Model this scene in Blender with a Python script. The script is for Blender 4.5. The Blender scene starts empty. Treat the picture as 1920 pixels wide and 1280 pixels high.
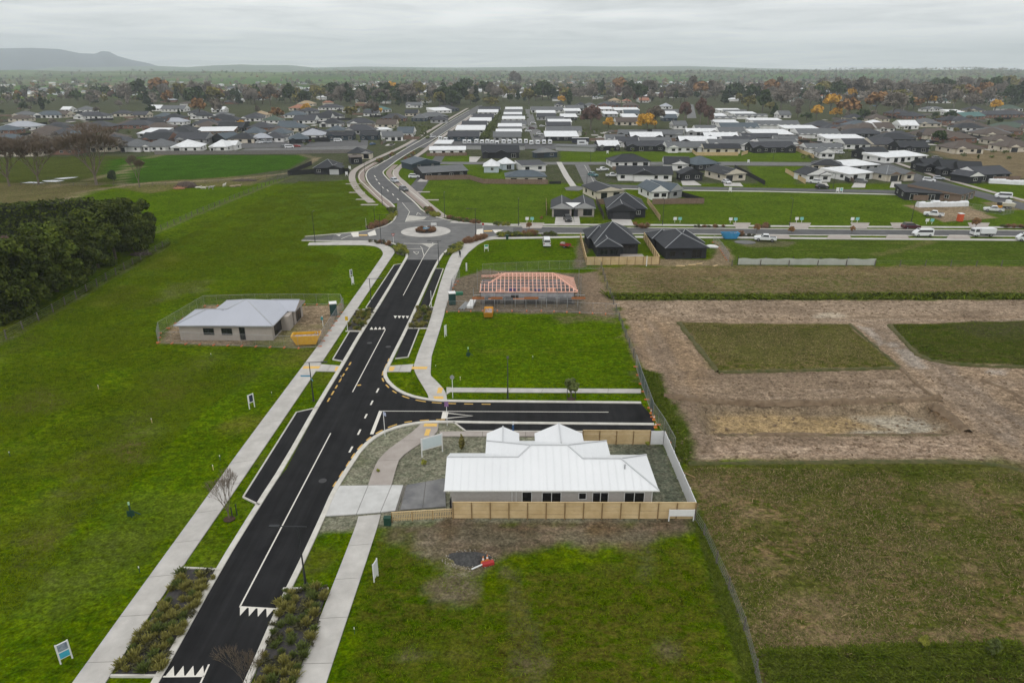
import bpy, math, random
import numpy as np
from mathutils import Vector, Matrix
from mathutils.geometry import tessellate_polygon

# ------------------------------------------------------------------ camera, sky, sun, exposure
scene = bpy.context.scene
COL = scene.collection
RND = random.Random(11)
CAM_H = 40.0
FPX = 1280.0
PITCH = math.atan(507 / 1280)
CP, SP = math.cos(PITCH), math.sin(PITCH)

cd = bpy.data.cameras.new("camera")
cd.lens = 24.0
cd.sensor_width = 36.0
cd.clip_start = 0.5
cd.clip_end = 40000.0
cam = bpy.data.objects.new("camera", cd)
cam.location = (0, 0, CAM_H)
cam.rotation_euler = (math.pi / 2 - PITCH, 0, 0)
COL.objects.link(cam)
scene.camera = cam

SUN_EL, SUN_AZ = 52.0, 200.0     # degrees; azimuth clockwise from +Y
world = bpy.data.worlds.new("World")
scene.world = world
world.use_nodes = True
nt = world.node_tree
N, L = nt.nodes, nt.links
N.clear()
w_out = N.new("ShaderNodeOutputWorld")
w_bg = N.new("ShaderNodeBackground")
w_bg.inputs["Strength"].default_value = 0.1
sky = N.new("ShaderNodeTexSky")
sky.sky_type = 'NISHITA'
sky.sun_disc = False
sky.sun_elevation = math.radians(SUN_EL)
sky.sun_rotation = math.radians(SUN_AZ)
tc = N.new("ShaderNodeTexCoord")
sep = N.new("ShaderNodeSeparateXYZ")
L.new(tc.outputs["Generated"], sep.inputs[0])
zc = N.new("ShaderNodeMath"); zc.operation = 'MAXIMUM'; zc.inputs[1].default_value = 0.0
L.new(sep.outputs["Z"], zc.inputs[0])
za = N.new("ShaderNodeMath"); za.operation = 'ADD'; za.inputs[1].default_value = 0.035
L.new(zc.outputs[0], za.inputs[0])
dx = N.new("ShaderNodeMath"); dx.operation = 'DIVIDE'
dy = N.new("ShaderNodeMath"); dy.operation = 'DIVIDE'
L.new(sep.outputs["X"], dx.inputs[0]); L.new(za.outputs[0], dx.inputs[1])
L.new(sep.outputs["Y"], dy.inputs[0]); L.new(za.outputs[0], dy.inputs[1])
cmb = N.new("ShaderNodeCombineXYZ")
L.new(dx.outputs[0], cmb.inputs[0]); L.new(dy.outputs[0], cmb.inputs[1])
def wnoise(scale, detail, rough, off, dist=0.0):
    m = N.new("ShaderNodeMapping"); m.inputs["Location"].default_value = off
    L.new(cmb.outputs[0], m.inputs["Vector"])
    n = N.new("ShaderNodeTexNoise")
    n.inputs["Scale"].default_value = scale
    n.inputs["Detail"].default_value = detail
    n.inputs["Roughness"].default_value = rough
    n.inputs["Distortion"].default_value = dist
    L.new(m.outputs[0], n.inputs["Vector"])
    return n
n1 = wnoise(0.16, 5, 0.55, (3.1, 7.7, 0), 0.4)
n2 = wnoise(0.55, 5, 0.6, (11.0, 2.3, 0), 0.6)
nm = N.new("ShaderNodeMix"); nm.data_type = 'FLOAT'; nm.inputs[0].default_value = 0.5
L.new(n1.outputs["Fac"], nm.inputs[2]); L.new(n2.outputs["Fac"], nm.inputs[3])
ramp = N.new("ShaderNodeValToRGB")
ramp.color_ramp.elements[0].position = 0.38
ramp.color_ramp.elements[0].color = (0.47, 0.482, 0.487, 1)
ramp.color_ramp.elements[1].position = 0.60
ramp.color_ramp.elements[1].color = (0.80, 0.80, 0.79, 1)
L.new(nm.outputs[0], ramp.inputs["Fac"])
# overcast sky: about twice as bright overhead as at the horizon
elev = N.new("ShaderNodeMapRange")
elev.inputs["From Min"].default_value = 0.0
elev.inputs["From Max"].default_value = 1.0
elev.inputs["To Min"].default_value = 15.4
elev.inputs["To Max"].default_value = 17.0
L.new(zc.outputs[0], elev.inputs["Value"])
cl = N.new("ShaderNodeVectorMath"); cl.operation = 'SCALE'
L.new(ramp.outputs["Color"], cl.inputs[0]); L.new(elev.outputs[0], cl.inputs["Scale"])
mixs = N.new("ShaderNodeMix"); mixs.data_type = 'RGBA'; mixs.inputs[0].default_value = 0.94
L.new(sky.outputs["Color"], mixs.inputs[6]); L.new(cl.outputs[0], mixs.inputs[7])
L.new(mixs.outputs[2], w_bg.inputs["Color"])
L.new(w_bg.outputs[0], w_out.inputs["Surface"])

sd = bpy.data.lights.new("sun", 'SUN')
sd.energy = 0.7
sd.angle = math.radians(25)
sd.color = (1.0, 0.97, 0.93)
sun = bpy.data.objects.new("sun", sd)
el, az = math.radians(SUN_EL), math.radians(SUN_AZ)
sdir = Vector((math.sin(az) * math.cos(el), math.cos(az) * math.cos(el), math.sin(el)))
sun.rotation_euler = sdir.to_track_quat('Z', 'Y').to_euler()
sun.location = (0, 0, 200)
COL.objects.link(sun)

scene.view_settings.view_transform = 'Standard'
scene.view_settings.look = 'None'
scene.view_settings.exposure = 0.0
scene.view_settings.gamma = 1.0
scene.view_settings.use_curve_mapping = False
scene.cycles.volume_step_rate = 5.0
scene.cycles.volume_max_steps = 64
scene.cycles.max_bounces = 4
scene.cycles.diffuse_bounces = 2
scene.cycles.glossy_bounces = 2
scene.cycles.transparent_max_bounces = 12
scene.cycles.volume_bounces = 1
scene.cycles.use_denoising = True

# ------------------------------------------------------------------ helpers
def G(px, py, z=0.0):
    """point at height z that the photograph shows at pixel (px, py)"""
    u = (px - 960) / FPX; v = (640 - py) / FPX
    ddx, ddy, ddz = u, CP + v * SP, -SP + v * CP
    t = (z - CAM_H) / ddz
    return (ddx * t, ddy * t)
def GV(px, py, z=0.0):
    a = G(px, py, z); return Vector((a[0], a[1], z))
def PY(y, z):
    rz = z - CAM_H
    d = y * CP - rz * SP
    return 640 - FPX * (y * SP + rz * CP) / d
def GP(pts): return [G(*p) for p in pts]

MATS = {}
def mat(name, col, rough=0.8, var=0.18, scale=3.0, bump=0.0, metal=0.0, spec=0.3, attr=None, detail=4, bscale=None, col2=None):
    if name in MATS: return MATS[name]
    m = bpy.data.materials.new(name); m.use_nodes = True
    t = m.node_tree; b = t.nodes["Principled BSDF"]
    b.inputs["Roughness"].default_value = rough
    b.inputs["Metallic"].default_value = metal
    b.inputs["Specular IOR Level"].default_value = spec
    c = t.nodes.new("ShaderNodeTexCoord")
    n = t.nodes.new("ShaderNodeTexNoise")
    n.inputs["Scale"].default_value = scale; n.inputs["Detail"].default_value = detail
    n.inputs["Roughness"].default_value = 0.6
    t.links.new(c.outputs["Object"], n.inputs["Vector"])
    r = t.nodes.new("ShaderNodeValToRGB")
    r.color_ramp.elements[0].position = 0.3; r.color_ramp.elements[1].position = 0.7
    lo = [x * (1 - var) for x in col]; hi = [min(1, x * (1 + var)) for x in col]
    if col2: lo, hi = col, col2
    r.color_ramp.elements[0].color = (*lo, 1); r.color_ramp.elements[1].color = (*hi, 1)
    t.links.new(n.outputs["Fac"], r.inputs["Fac"])
    src = r.outputs["Color"]
    if attr:
        a = t.nodes.new("ShaderNodeAttribute"); a.attribute_name = attr
        mx = t.nodes.new("ShaderNodeMix"); mx.data_type = 'RGBA'; mx.blend_type = 'MULTIPLY'
        mx.inputs[0].default_value = 1.0
        t.links.new(src, mx.inputs[6]); t.links.new(a.outputs["Color"], mx.inputs[7])
        src = mx.outputs[2]
    t.links.new(src, b.inputs["Base Color"])
    if bump:
        n2 = t.nodes.new("ShaderNodeTexNoise"); n2.inputs["Scale"].default_value = bscale or scale * 4
        n2.inputs["Detail"].default_value = 3
        t.links.new(c.outputs["Object"], n2.inputs["Vector"])
        bp = t.nodes.new("ShaderNodeBump"); bp.inputs["Strength"].default_value = bump
        bp.inputs["Distance"].default_value = 0.05
        t.links.new(n2.outputs["Fac"], bp.inputs["Height"]); t.links.new(bp.outputs[0], b.inputs["Normal"])
    MATS[name] = m
    return m

class MB:
    """collects shapes and links them as ONE mesh object"""
    def __init__(s): s.v = []; s.f = []; s.m = []
    def add(s, vs, fs, mi=0):
        o = len(s.v); s.v += [tuple(p) for p in vs]
        for f in fs: s.f.append(tuple(i + o for i in f)); s.m.append(mi)
        return s
    def box(s, x0, x1, y0, y1, z0, z1, mi=0):
        return s.add([(x0,y0,z0),(x1,y0,z0),(x1,y1,z0),(x0,y1,z0),(x0,y0,z1),(x1,y0,z1),(x1,y1,z1),(x0,y1,z1)],
                     [(0,3,2,1),(4,5,6,7),(0,1,5,4),(1,2,6,5),(2,3,7,6),(3,0,4,7)], mi)
    def bar(s, a, b, w, h=None, mi=0, up=(0,0,1)):
        a = Vector(a); b = Vector(b); d = b - a
        if d.length < 1e-6: return s
        d.normalize(); u = Vector(up)
        if abs(d.dot(u)) > 0.98: u = Vector((1,0,0))
        sx = d.cross(u).normalized(); sz = sx.cross(d).normalized()
        h = w if h is None else h
        sx *= w / 2; sz *= h / 2
        vs = [a-sx-sz, a+sx-sz, a+sx+sz, a-sx+sz, b-sx-sz, b+sx-sz, b+sx+sz, b-sx+sz]
        return s.add(vs, [(0,1,2,3),(7,6,5,4),(0,4,5,1),(1,5,6,2),(2,6,7,3),(3,7,4,0)], mi)
    def tube(s, a, b, r0, r1=None, n=6, mi=0, cap=True):
        a = Vector(a); b = Vector(b); d = (b - a)
        if d.length < 1e-6: return s
        d.normalize(); u = Vector((0,0,1)) if abs(d.z) < 0.95 else Vector((1,0,0))
        x = d.cross(u).normalized(); y = d.cross(x).normalized()
        r1 = r0 if r1 is None else r1
        vs = []
        for c, r in ((a, r0), (b, r1)):
            for i in range(n):
                t = 2 * math.pi * i / n
                vs.append(c + x * (r * math.cos(t)) + y * (r * math.sin(t)))
        fs = [(i, i + n, (i + 1) % n + n, (i + 1) % n) for i in range(n)]
        if cap: fs += [tuple(range(n)), tuple(range(2 * n - 1, n - 1, -1))]
        return s.add(vs, fs, mi)
    def prism(s, pts, z0, z1, mi=0):
        """pts: 2D polygon (any orientation), extruded from z0 to z1"""
        area = sum(pts[i][0] * pts[(i+1) % len(pts)][1] - pts[(i+1) % len(pts)][0] * pts[i][1] for i in range(len(pts)))
        if area < 0: pts = pts[::-1]
        n = len(pts)
        tri = tessellate_polygon([[Vector((p[0], p[1], 0)) for p in pts]])
        vs = [(p[0], p[1], z1) for p in pts] + [(p[0], p[1], z0) for p in pts]
        fs = []
        for t in tri:
            a, b, c = t
            ar = (pts[b][0]-pts[a][0])*(pts[c][1]-pts[a][1]) - (pts[c][0]-pts[a][0])*(pts[b][1]-pts[a][1])
            fs.append((a, b, c) if ar > 0 else (a, c, b))
        fs += [(i, i + n, (i + 1) % n + n, (i + 1) % n) for i in range(n)]
        return s.add(vs, fs, mi)
    def sheet(s, pts, z, mi=0):
        tri = tessellate_polygon([[Vector((p[0], p[1], 0)) for p in pts]])
        fs = []
        for a, b, c in tri:
            ar = (pts[b][0]-pts[a][0])*(pts[c][1]-pts[a][1]) - (pts[c][0]-pts[a][0])*(pts[b][1]-pts[a][1])
            fs.append((a, b, c) if ar > 0 else (a, c, b))
        return s.add([(p[0], p[1], z) for p in pts], fs, mi)
    def sphere(s, c, r, nu=8, nv=5, mi=0):
        rx, ry, rz = r if hasattr(r, '__len__') else (r, r, r)
        vs = [(c[0], c[1], c[2] - rz)]
        for j in range(1, nv):
            t = -math.pi / 2 + math.pi * j / nv
            for i in range(nu):
                p = 2 * math.pi * i / nu
                vs.append((c[0] + rx * math.cos(t) * math.cos(p), c[1] + ry * math.cos(t) * math.sin(p), c[2] + rz * math.sin(t)))
        vs.append((c[0], c[1], c[2] + rz)); top = len(vs) - 1
        fs = [(0, 1 + (i + 1) % nu, 1 + i) for i in range(nu)]
        for j in range(nv - 2):
            o = 1 + j * nu
            fs += [(o + i, o + (i + 1) % nu, o + nu + (i + 1) % nu, o + nu + i) for i in range(nu)]
        o = 1 + (nv - 2) * nu
        fs += [(o + i, o + (i + 1) % nu, top) for i in range(nu)]
        return s.add(vs, fs, mi)
    def mesh(s, name, mats):
        me = bpy.data.meshes.new(name)
        me.from_pydata(s.v, [], s.f)
        for m in (mats if isinstance(mats, (list, tuple)) else [mats]): me.materials.append(m)
        if any(s.m): me.polygons.foreach_set("material_index", s.m)
        me.update()
        return me
    def build(s, name, mats, parent=None, smooth=False):
        me = s.mesh(name, mats)
        if smooth: me.polygons.foreach_set("use_smooth", [True] * len(me.polygons))
        return link(name, me, parent)

def link(name, me, parent=None):
    o = bpy.data.objects.new(name, me); COL.objects.link(o)
    if parent: o.parent = parent
    return o
def tag(o, label=None, cat=None, group=None, kind=None):
    if label: o["label"] = label
    if cat: o["category"] = cat
    if group: o["group"] = group
    if kind: o["kind"] = kind
    return o
def thing(name, label, cat, loc=(0,0,0), rz=0.0, group=None):
    o = bpy.data.objects.new(name, None); COL.objects.link(o)
    o.empty_display_size = 0.2
    o.location = loc; o.rotation_euler = (0, 0, rz)
    return tag(o, label, cat, group)
KIDS = {}
def dup(root, loc, rz, label, group=None, scale=None):
    """copy of a thing, its parts and their sub-parts"""
    r = root.copy(); COL.objects.link(r)
    r.location = loc; r.rotation_euler = (0, 0, rz)
    if scale is not None: r.scale = scale if hasattr(scale, '__len__') else (scale,) * 3
    r["label"] = label
    if group: r["group"] = group
    for ch in list(root.children):
        c = ch.copy(); COL.objects.link(c); c.parent = r
        for g in list(ch.children):
            d = g.copy(); COL.objects.link(d); d.parent = c
    return r
ORDS = ("first second third fourth fifth sixth seventh eighth ninth tenth eleventh twelfth thirteenth fourteenth fifteenth "
        "sixteenth seventeenth eighteenth nineteenth twentieth").split()
TENS = {20: "twenty", 30: "thirty", 40: "forty", 50: "fifty", 60: "sixty", 70: "seventy", 80: "eighty", 90: "ninety"}
TENTH = {30: "thirtieth", 40: "fortieth", 50: "fiftieth", 60: "sixtieth", 70: "seventieth", 80: "eightieth", 90: "ninetieth"}
def ordw(i):
    i += 1
    if i <= 20: return ORDS[i - 1]
    if i > 99: return "far"
    if i % 10 == 0: return TENTH[i]
    return TENS[i // 10 * 10] + " " + ORDS[i % 10 - 1]

# value noise in numpy
_ng = np.random.default_rng(5)
_NT = _ng.random((256, 256))
def vnoise(x, y):
    xi = np.floor(x).astype(int); yi = np.floor(y).astype(int)
    fx = x - xi; fy = y - yi
    fx = fx * fx * (3 - 2 * fx); fy = fy * fy * (3 - 2 * fy)
    a = _NT[xi & 255, yi & 255]; b = _NT[(xi + 1) & 255, yi & 255]
    c = _NT[xi & 255, (yi + 1) & 255]; d = _NT[(xi + 1) & 255, (yi + 1) & 255]
    return (a * (1 - fx) + b * fx) * (1 - fy) + (c * (1 - fx) + d * fx) * fy
def fbm(x, y, o=4):
    s = np.zeros_like(x, dtype=float); a = 0.5; t = 0
    for k in range(o):
        s += a * vnoise(x * 2 ** k + 17.3 * k, y * 2 ** k + 5.1 * k); t += a; a *= 0.55
    return s / t
# ------------------------------------------------------------------ ground sheet
def axis(lo, hi, step, g, far_lo, far_hi):
    a = list(np.arange(lo, hi, step)); s = step; x = a[-1]
    while x < far_hi: s *= g; x += s; a.append(x)
    b = []; s = step; x = lo
    while x > far_lo: s *= g; x -= s; b.append(x)
    return np.array(b[::-1] + a)
gx = axis(-95, 125, 0.8, 1.045, -14000, 14000)
gy = axis(30, 215, 0.75, 1.022, -150, 15000)
XX, YY = np.meshgrid(gx, gy)
X = XX.ravel(); Y = YY.ravel()
Z = np.zeros_like(X)
def C(*c): return np.array(c, float)
LUSH = (C(.047,.092,.000), C(.076,.118,.000))
FIELD = (C(.042,.084,.000), C(.086,.128,.000))
DULL = (C(.056,.074,.000), C(.096,.098,.004))
LUSH2 = (C(.052,.094,.003), C(.084,.122,.008))
STRAW = (C(.180,.138,.072), C(.085,.092,.022))
SOIL = (C(.305,.225,.152), C(.205,.148,.100))
SOILD = (C(.135,.105,.078), C(.175,.140,.105))
RANK = (C(.026,.044,.003), C(.050,.064,.010))
HYDRO = (C(.165,.170,.118), C(.215,.205,.150))
TOWN = (C(.045,.062,.018), C(.085,.080,.058))
MULCH = (C(.045,.042,.043), C(.065,.060,.060))
CA = np.tile(FIELD[0], (len(X), 1)); CB = np.tile(FIELD[1], (len(X), 1))
RG = fbm(X * 0.35, Y * 0.35, 4) - 0.5          # ragged edges, metres scale
RG2 = fbm(X * 0.08 + 40, Y * 0.08 + 9, 4) - 0.5
RGX = fbm(X * 0.05 + 7, Y * 0.55 + 3, 4) - 0.5   # streaks along x
def sdist(poly):
    P = np.array(poly); lo = P.min(0) - 12; hi = P.max(0) + 12
    idx = np.nonzero((X > lo[0]) & (X < hi[0]) & (Y > lo[1]) & (Y < hi[1]))[0]
    x = X[idx]; y = Y[idx]; ins = np.zeros(len(idx), bool); dm = np.full(len(idx), 1e9)
    n = len(P)
    for i in range(n):
        x0, y0 = P[i]; x1, y1 = P[(i + 1) % n]
        ex, ey = x1 - x0, y1 - y0
        if abs(ey) > 1e-9:
            c = ((y0 > y) != (y1 > y)) & (x < ex * (y - y0) / ey + x0)
            ins ^= c
        t = np.clip(((x - x0) * ex + (y - y0) * ey) / (ex * ex + ey * ey + 1e-12), 0, 1)
        dm = np.minimum(dm, np.hypot(x - x0 - t * ex, y - y0 - t * ey))
    return idx, np.where(ins, dm, -dm)
def zone(pts, cols, soft=0.8, rag=1.5, op=1.0, px=True, rough=None, dz=0.0, dzsoft=1.0, rag2=0.0):
    poly = GP(pts) if px else pts
    idx, d = sdist(poly)
    r = RG[idx] if rough is None else rough[idx]
    m = np.clip((d + rag * 2 * r + rag2 * RG2[idx]) / soft + 0.5, 0, 1) * op
    CA[idx] += (cols[0] - CA[idx]) * m[:, None]
    CB[idx] += (cols[1] - CB[idx]) * m[:, None]
    if dz:
        Z[idx] += dz * np.clip(d / dzsoft, 0, 1)
    return idx, m
def band(pts, w, cols, soft=0.6, rag=0.8, op=1.0):
    W = GP(pts); lft, rgt = ribbon(W, w)
    return zone(lft + rgt[::-1], cols, soft, rag, op, px=False)
def ribbon(W, w, off=0.0):
    lft, rgt = [], []
    for i, p in enumerate(W):
        a = W[max(0, i - 1)]; b = W[min(len(W) - 1, i + 1)]
        d = Vector((b[0] - a[0], b[1] - a[1]))
        d = d.normalized() if d.length > 0 else Vector((1, 0))
        n = Vector((-d.y, d.x))
        lft.append((p[0] + n.x * (off + w / 2), p[1] + n.y * (off + w / 2)))
        rgt.append((p[0] + n.x * (off - w / 2), p[1] + n.y * (off - w / 2)))
    return lft, rgt
def resample(W, step):
    out = [W[0]]
    for a, b in zip(W, W[1:]):
        n = max(1, int(math.dist(a, b) / step))
        out += [(a[0] + (b[0] - a[0]) * k / n, a[1] + (b[1] - a[1]) * k / n) for k in range(1, n + 1)]
    return out
def smooth(W, it=2):
    for _ in range(it):
        o = [W[0]]
        for a, b in zip(W, W[1:]):
            o += [(a[0]*.75+b[0]*.25, a[1]*.75+b[1]*.25), (a[0]*.25+b[0]*.75, a[1]*.25+b[1]*.75)]
        o.append(W[-1]); W = o
    return W

# far country: patchwork of pasture, and the town's gardens
far = Y > 1250
cx = np.floor((X * 0.92 + Y * 0.38) / 310.0 + 0.6 * RG2).astype(int); cy = np.floor((Y * 0.92 - X * 0.38) / 230.0).astype(int)
hsh = _NT[(cx * 7 + 13) & 255, (cy * 11 + 5) & 255]
pa = np.array([[.050,.105,.015],[.075,.125,.025],[.105,.135,.045],[.050,.080,.020],[.10,.105,.050]])
pc = pa[(hsh * 4.99).astype(int)]
CA[far] = pc[far]; CB[far] = pc[far] * 1.12
tm = np.clip((Y - 262) / 6, 0, 1) * np.clip((1900 + 260 * RG2 * 2 + np.clip(X, -900, 700) * 0.95 - Y) / 60, 0, 1)
CA += (TOWN[0] - CA) * tm[:, None]; CB += (TOWN[1] - CB) * tm[:, None]

# broad variation over the left field
lf = np.clip(0.5 + 2.2 * RG2, 0, 1) * (Y < 262)
CA += (DULL[0] - CA) * (0.30 * lf)[:, None]; CB += (DULL[1] - CB) * (0.30 * lf)[:, None]
# paddocks at the left
zone([(-300,300),(235,292),(232,345),(-300,350)], (C(.045,.062,.008), C(.066,.072,.016)), 2, 2)
zone([(-300,345),(205,341),(172,359),(62,389),(-300,420)], (C(.130,.105,.050), C(.095,.095,.030)), 1.5, 2)
zone([(205,299),(300,290.5),(562,290.5),(577,297),(541,317),(420,333),(232,344),(190,328)], (C(.030,.078,.002), C(.040,.088,.006)), 1.0, 1)
zone([(62,389),(180,358),(300,362),(480,345),(545,331),(330,425),(290,440),(170,395)], LUSH, 1.5, 1.5)
zone([(186,352),(300,339),(520,326),(470,348),(330,352),(282,364),(230,352)], STRAW, 2, 2, 0.8)
TRACK = (C(.260,.205,.135), C(.205,.165,.105))
band([(66,390),(120,374),(175,357),(262,344),(360,340),(470,333),(545,324),(585,303),(597,295)], 3.2, TRACK, 0.8, 1.0, 0.85)
band([(228,347),(238,310),(300,290),(430,288.5),(560,289),(590,296)], 2.4, TRACK, 1.0, 1.0, 0.6)
band([(90,352),(200,330),(262,312)], 3.0, TRACK, 1.5, 1.4, 0.6)
# mown ground beside the near road and verges
zone([(100,1330),(411,905),(580,672),(668,548),(716,476),(600,462),(575,480),(640,560),(560,655),(430,700),(300,860),(0,1080),(-200,1330)], LUSH, 5, 2.5, 0.85, rag2=3)
zone([(200,1330),(454,900),(602,682),(690,560),(760,480),(750,560),(600,770),(400,1100),(300,1330)], LUSH, 0.5, 0.2)
zone([(551,1330),(689,912),(706,860),(640,900),(560,1060),(480,1330)], LUSH, 0.5, 0.2)
zone([(602,660),(590,600),(650,460),(560,430),(560,350),(690,330),(700,420),(640,450)], LUSH2, 4, 2)
zone([(700,318),(735,300),(860,300),(1060,345),(1060,420),(960,425),(850,412)], LUSH2, 1.5, 0.5)
zone([(840,480),(960,447),(1120,447),(1120,505),(1150,600),(1205,730),(1205,760),(800,760),(800,640)], LUSH, 1.0, 0.6)
zone([(1200,350),(1920,352),(2100,352),(2100,430),(1230,424)], LUSH2, 1.0, 0.5)
zone([(1300,445),(2100,447),(2100,496),(1350,492)], (C(.050,.082,.004), C(.066,.094,.012)), 1.0, 1.0)
zone([(1050,284),(1512,283),(1520,303),(1050,304)], LUSH2, 1.5, 0.5)
zone([(1400,311),(1516,312),(1490,346),(1425,348)], LUSH2, 1.5, 0.5)
zone([(795,288),(880,290),(888,304),(790,304)], LUSH2, 1.5, 0.5)
zone([(1735,284),(2100,272),(2100,345),(1905,333),(1800,300)], (C(.185,.140,.085), C(.150,.120,.065)), 1.5, 1.5, rough=RGX)
zone([(1860,362),(2100,372),(2100,400),(1880,396)], FIELD, 2, 1)
zone([(285,565),(325,532),(392,526),(370,546)], (C(.150,.150,.060), C(.120,.135,.040)), 3, 2.5, 0.75)
zone([(180,840),(260,770),(330,690),(420,660),(330,760),(250,870)], (C(.135,.105,.045), C(.080,.105,.018)), 6, 4, 0.45)
zone([(205,835),(265,828),(258,865),(222,868)], (C(.165,.110,.060), C(.085,.090,.025)), 1.6, 1.6, 0.7)
zone([(60,1100),(260,930),(300,1000),(120,1160)], (C(.125,.115,.035), C(.085,.110,.018)), 6, 4, 0.45)
# building sites
zone([(298,643),(318,612),(384,572),(545,574),(648,571),(602,646),(560,652)], SOIL, 0.8, 0.7, 0.92)
zone([(842,527),(908,505),(1092,512),(1128,508),(1160,596),(1100,588),(830,583)], SOILD, 0.8, 0.8, 0.95)
zone([(1090,512),(1130,508),(1150,590),(1100,585)], (C(.230,.165,.110), C(.190,.140,.095)), 1.2, 1.0, 0.85)
zone([(1040,590),(1140,588),(1150,602),(1060,604)], (C(.180,.130,.080), C(.080,.100,.020)), 2, 1.5, 0.7)
zone([(1085,447),(1105,455),(1096,500),(1075,505)], SOILD, 0.8, 0.8, 0.9)
zone([(1190,480),(1250,485),(1330,490),(1350,460),(1330,445),(1370,470),(1375,500),(1180,498)], SOIL, 1.0, 1.5, 0.8)
zone([(1695,385),(1800,380),(1870,408),(1770,416),(1745,405)], SOIL, 0.8, 1.0, 0.9)
zone([(1840,380),(1925,372),(1925,392),(1880,395)], SOIL, 1, 1, 0.7)
zone([(1370,450),(1500,452),(1480,462),(1400,463)], SOILD, 1.0, 1.0, 0.5)
band([(1640,478),(1690,468),(1750,452)], 2.0, STRAW, 1.5, 1.5, 0.6)
zone([(1255,745),(1300,745),(1300,870),(1270,860)], RANK, 1, 1)
# dry strip, hedge ditch, dirt
zone([(1118,502),(1350,498),(2200,497),(2200,557),(1150,558)], STRAW, 1.0, 1.2, rag2=2)
zone([(1128,503),(2200,500),(2200,512),(1130,514)], (C(.23,.165,.09), C(.15,.125,.05)), 3, 2.5, 0.7, rough=RGX)
zone([(1152,562),(2300,560),(2300,905),(1925,890),(1850,864),(1290,866),(1250,800),(1210,700),(1165,600)], SOIL, 0.8, 1.6, rag2=1.5)
zone([(1160,566),(2300,564),(2300,596),(1270,600)], (C(.310,.238,.170), C(.215,.160,.112)), 3, 4, 0.9, rough=RGX)
zone([(1240,598),(1920,594),(2200,594),(2200,604),(1280,606)], (C(.31,.250,.195), C(.24,.19,.14)), 1.5, 2.5, 0.7, rough=RGX)
zone([(1350,690),(1720,690),(1760,745),(1320,745)], (C(.240,.180,.125), C(.180,.132,.092)), 2, 3, 0.8, rough=RGX)
zone([(1290,815),(1800,815),(1850,862),(1290,864)], (C(.350,.265,.195), C(.225,.160,.112)), 2, 4, 0.75, rough=RGX)
zone([(1615,600),(1720,690),(1800,760),(1925,860),(1925,790),(1790,690),(1680,610)], (C(.225,.180,.140), C(.175,.136,.104)), 1.5, 1.5, 0.8)
zone([(1165,600),(1250,600),(1330,700),(1310,745),(1230,720)], (C(.280,.195,.120), C(.200,.140,.088)), 2, 3, 0.7)
zone([(1535,588),(1560,582),(1595,592),(1570,597),(1520,596)], (C(.40,.34,.255), C(.36,.30,.23)), 0.8, 0.8, 0.9)
rk = random.Random(8)
DK = (C(.150,.108,.074), C(.200,.148,.104)); LT = (C(.350,.270,.198), C(.270,.205,.148))
for k in range(70):
    x0 = rk.uniform(1165, 1880); y0 = rk.choice([rk.uniform(566,600), rk.uniform(698,748), rk.uniform(815,862)])
    L0 = rk.uniform(60, 380); c0 = rk.uniform(-5, 5)
    band([(x0, y0), (x0 + L0*.5, y0 + c0), (x0 + L0, y0 + c0*.4)], rk.uniform(.25, .6), rk.choice([DK, DK, LT]), .5, .5, rk.uniform(.45, .85))
for k in range(26):
    t0 = rk.uniform(0, 1); w0 = rk.uniform(-26, 26)
    band([(1640+w0, 605), (1700+w0*.9, 655+t0*8), (1780+w0, 720), (1880+w0*1.5, 800+t0*10)], rk.uniform(.25, .5), rk.choice([DK, DK, LT]), .4, .4, .6)
for k in range(24):
    w0 = rk.uniform(-30, 45)
    band([(1180+w0, 600), (1215+w0, 660), (1260+w0, 745), (1300+w0, 850)], rk.uniform(.25, .5), rk.choice([DK, LT, DK]), .4, .5, .6)
PUD = (C(.335,.290,.245), C(.290,.250,.210))
for p in ([(1608,610),(1632,612),(1660,640),(1650,645)], [(1662,640),(1682,642),(1690,650),(1668,650)], [(1675,655),(1700,650),(1725,668),(1735,690),(1710,686)], [(1845,690),(1890,692),(1885,702),(1850,700)]):
    zone(p, PUD, 0.5, 0.8, 0.8)
zone([(1272,604),(1592,608),(1688,690),(1346,698)], (C(.058,.072,.006), C(.130,.104,.042)), 0.5, 0.9, dz=0.35, dzsoft=1.6)
zone([(1285,614),(1580,615),(1640,675),(1360,685)], (C(.105,.088,.036), C(.056,.070,.010)), 3, 3, 0.6)
zone([(1668,608),(1925,600),(2200,598),(2200,690),(1925,686),(1800,684),(1722,668)], (C(.038,.058,.004), C(.066,.066,.016)), 0.5, 0.9, dz=0.5, dzsoft=2.5)
zone([(1780,612),(1925,605),(2200,605),(2200,650),(1850,640)], (C(.075,.060,.035), C(.055,.062,.020)), 3, 2, 0.8)
zone([(1310,757),(1745,757),(1800,812),(1320,812)], (C(.215,.165,.11), C(.18,.135,.09)), 0.8, 1, dz=-0.9, dzsoft=0.9)
zone([(1328,766),(1560,766),(1700,770),(1762,797),(1700,806),(1345,806)], (C(.350,.250,.128), C(.285,.205,.112)), 1.2, 1.2, 0.95, dz=-0.1)
zone([(1590,768),(1720,772),(1765,790),(1730,806),(1580,806),(1600,800),(1690,795)], (C(.34,.31,.25), C(.30,.26,.20)), 1.0, 1.2, 0.9)
band([(1315,751),(1450,754),(1600,751),(1755,747)], 0.7, (C(.100,.066,.040), C(.070,.060,.025)), 0.5, 0.9, 0.9)
band([(1345,811),(1500,813),(1770,811)], 0.5, (C(.095,.075,.045), C(.060,.070,.020)), 0.4, 0.7, 0.8)
band([(1745,760),(1790,790),(1812,808)], 1.2, (C(.13,.078,.04), C(.10,.065,.035)), 0.6, 0.5, 0.9)
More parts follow.
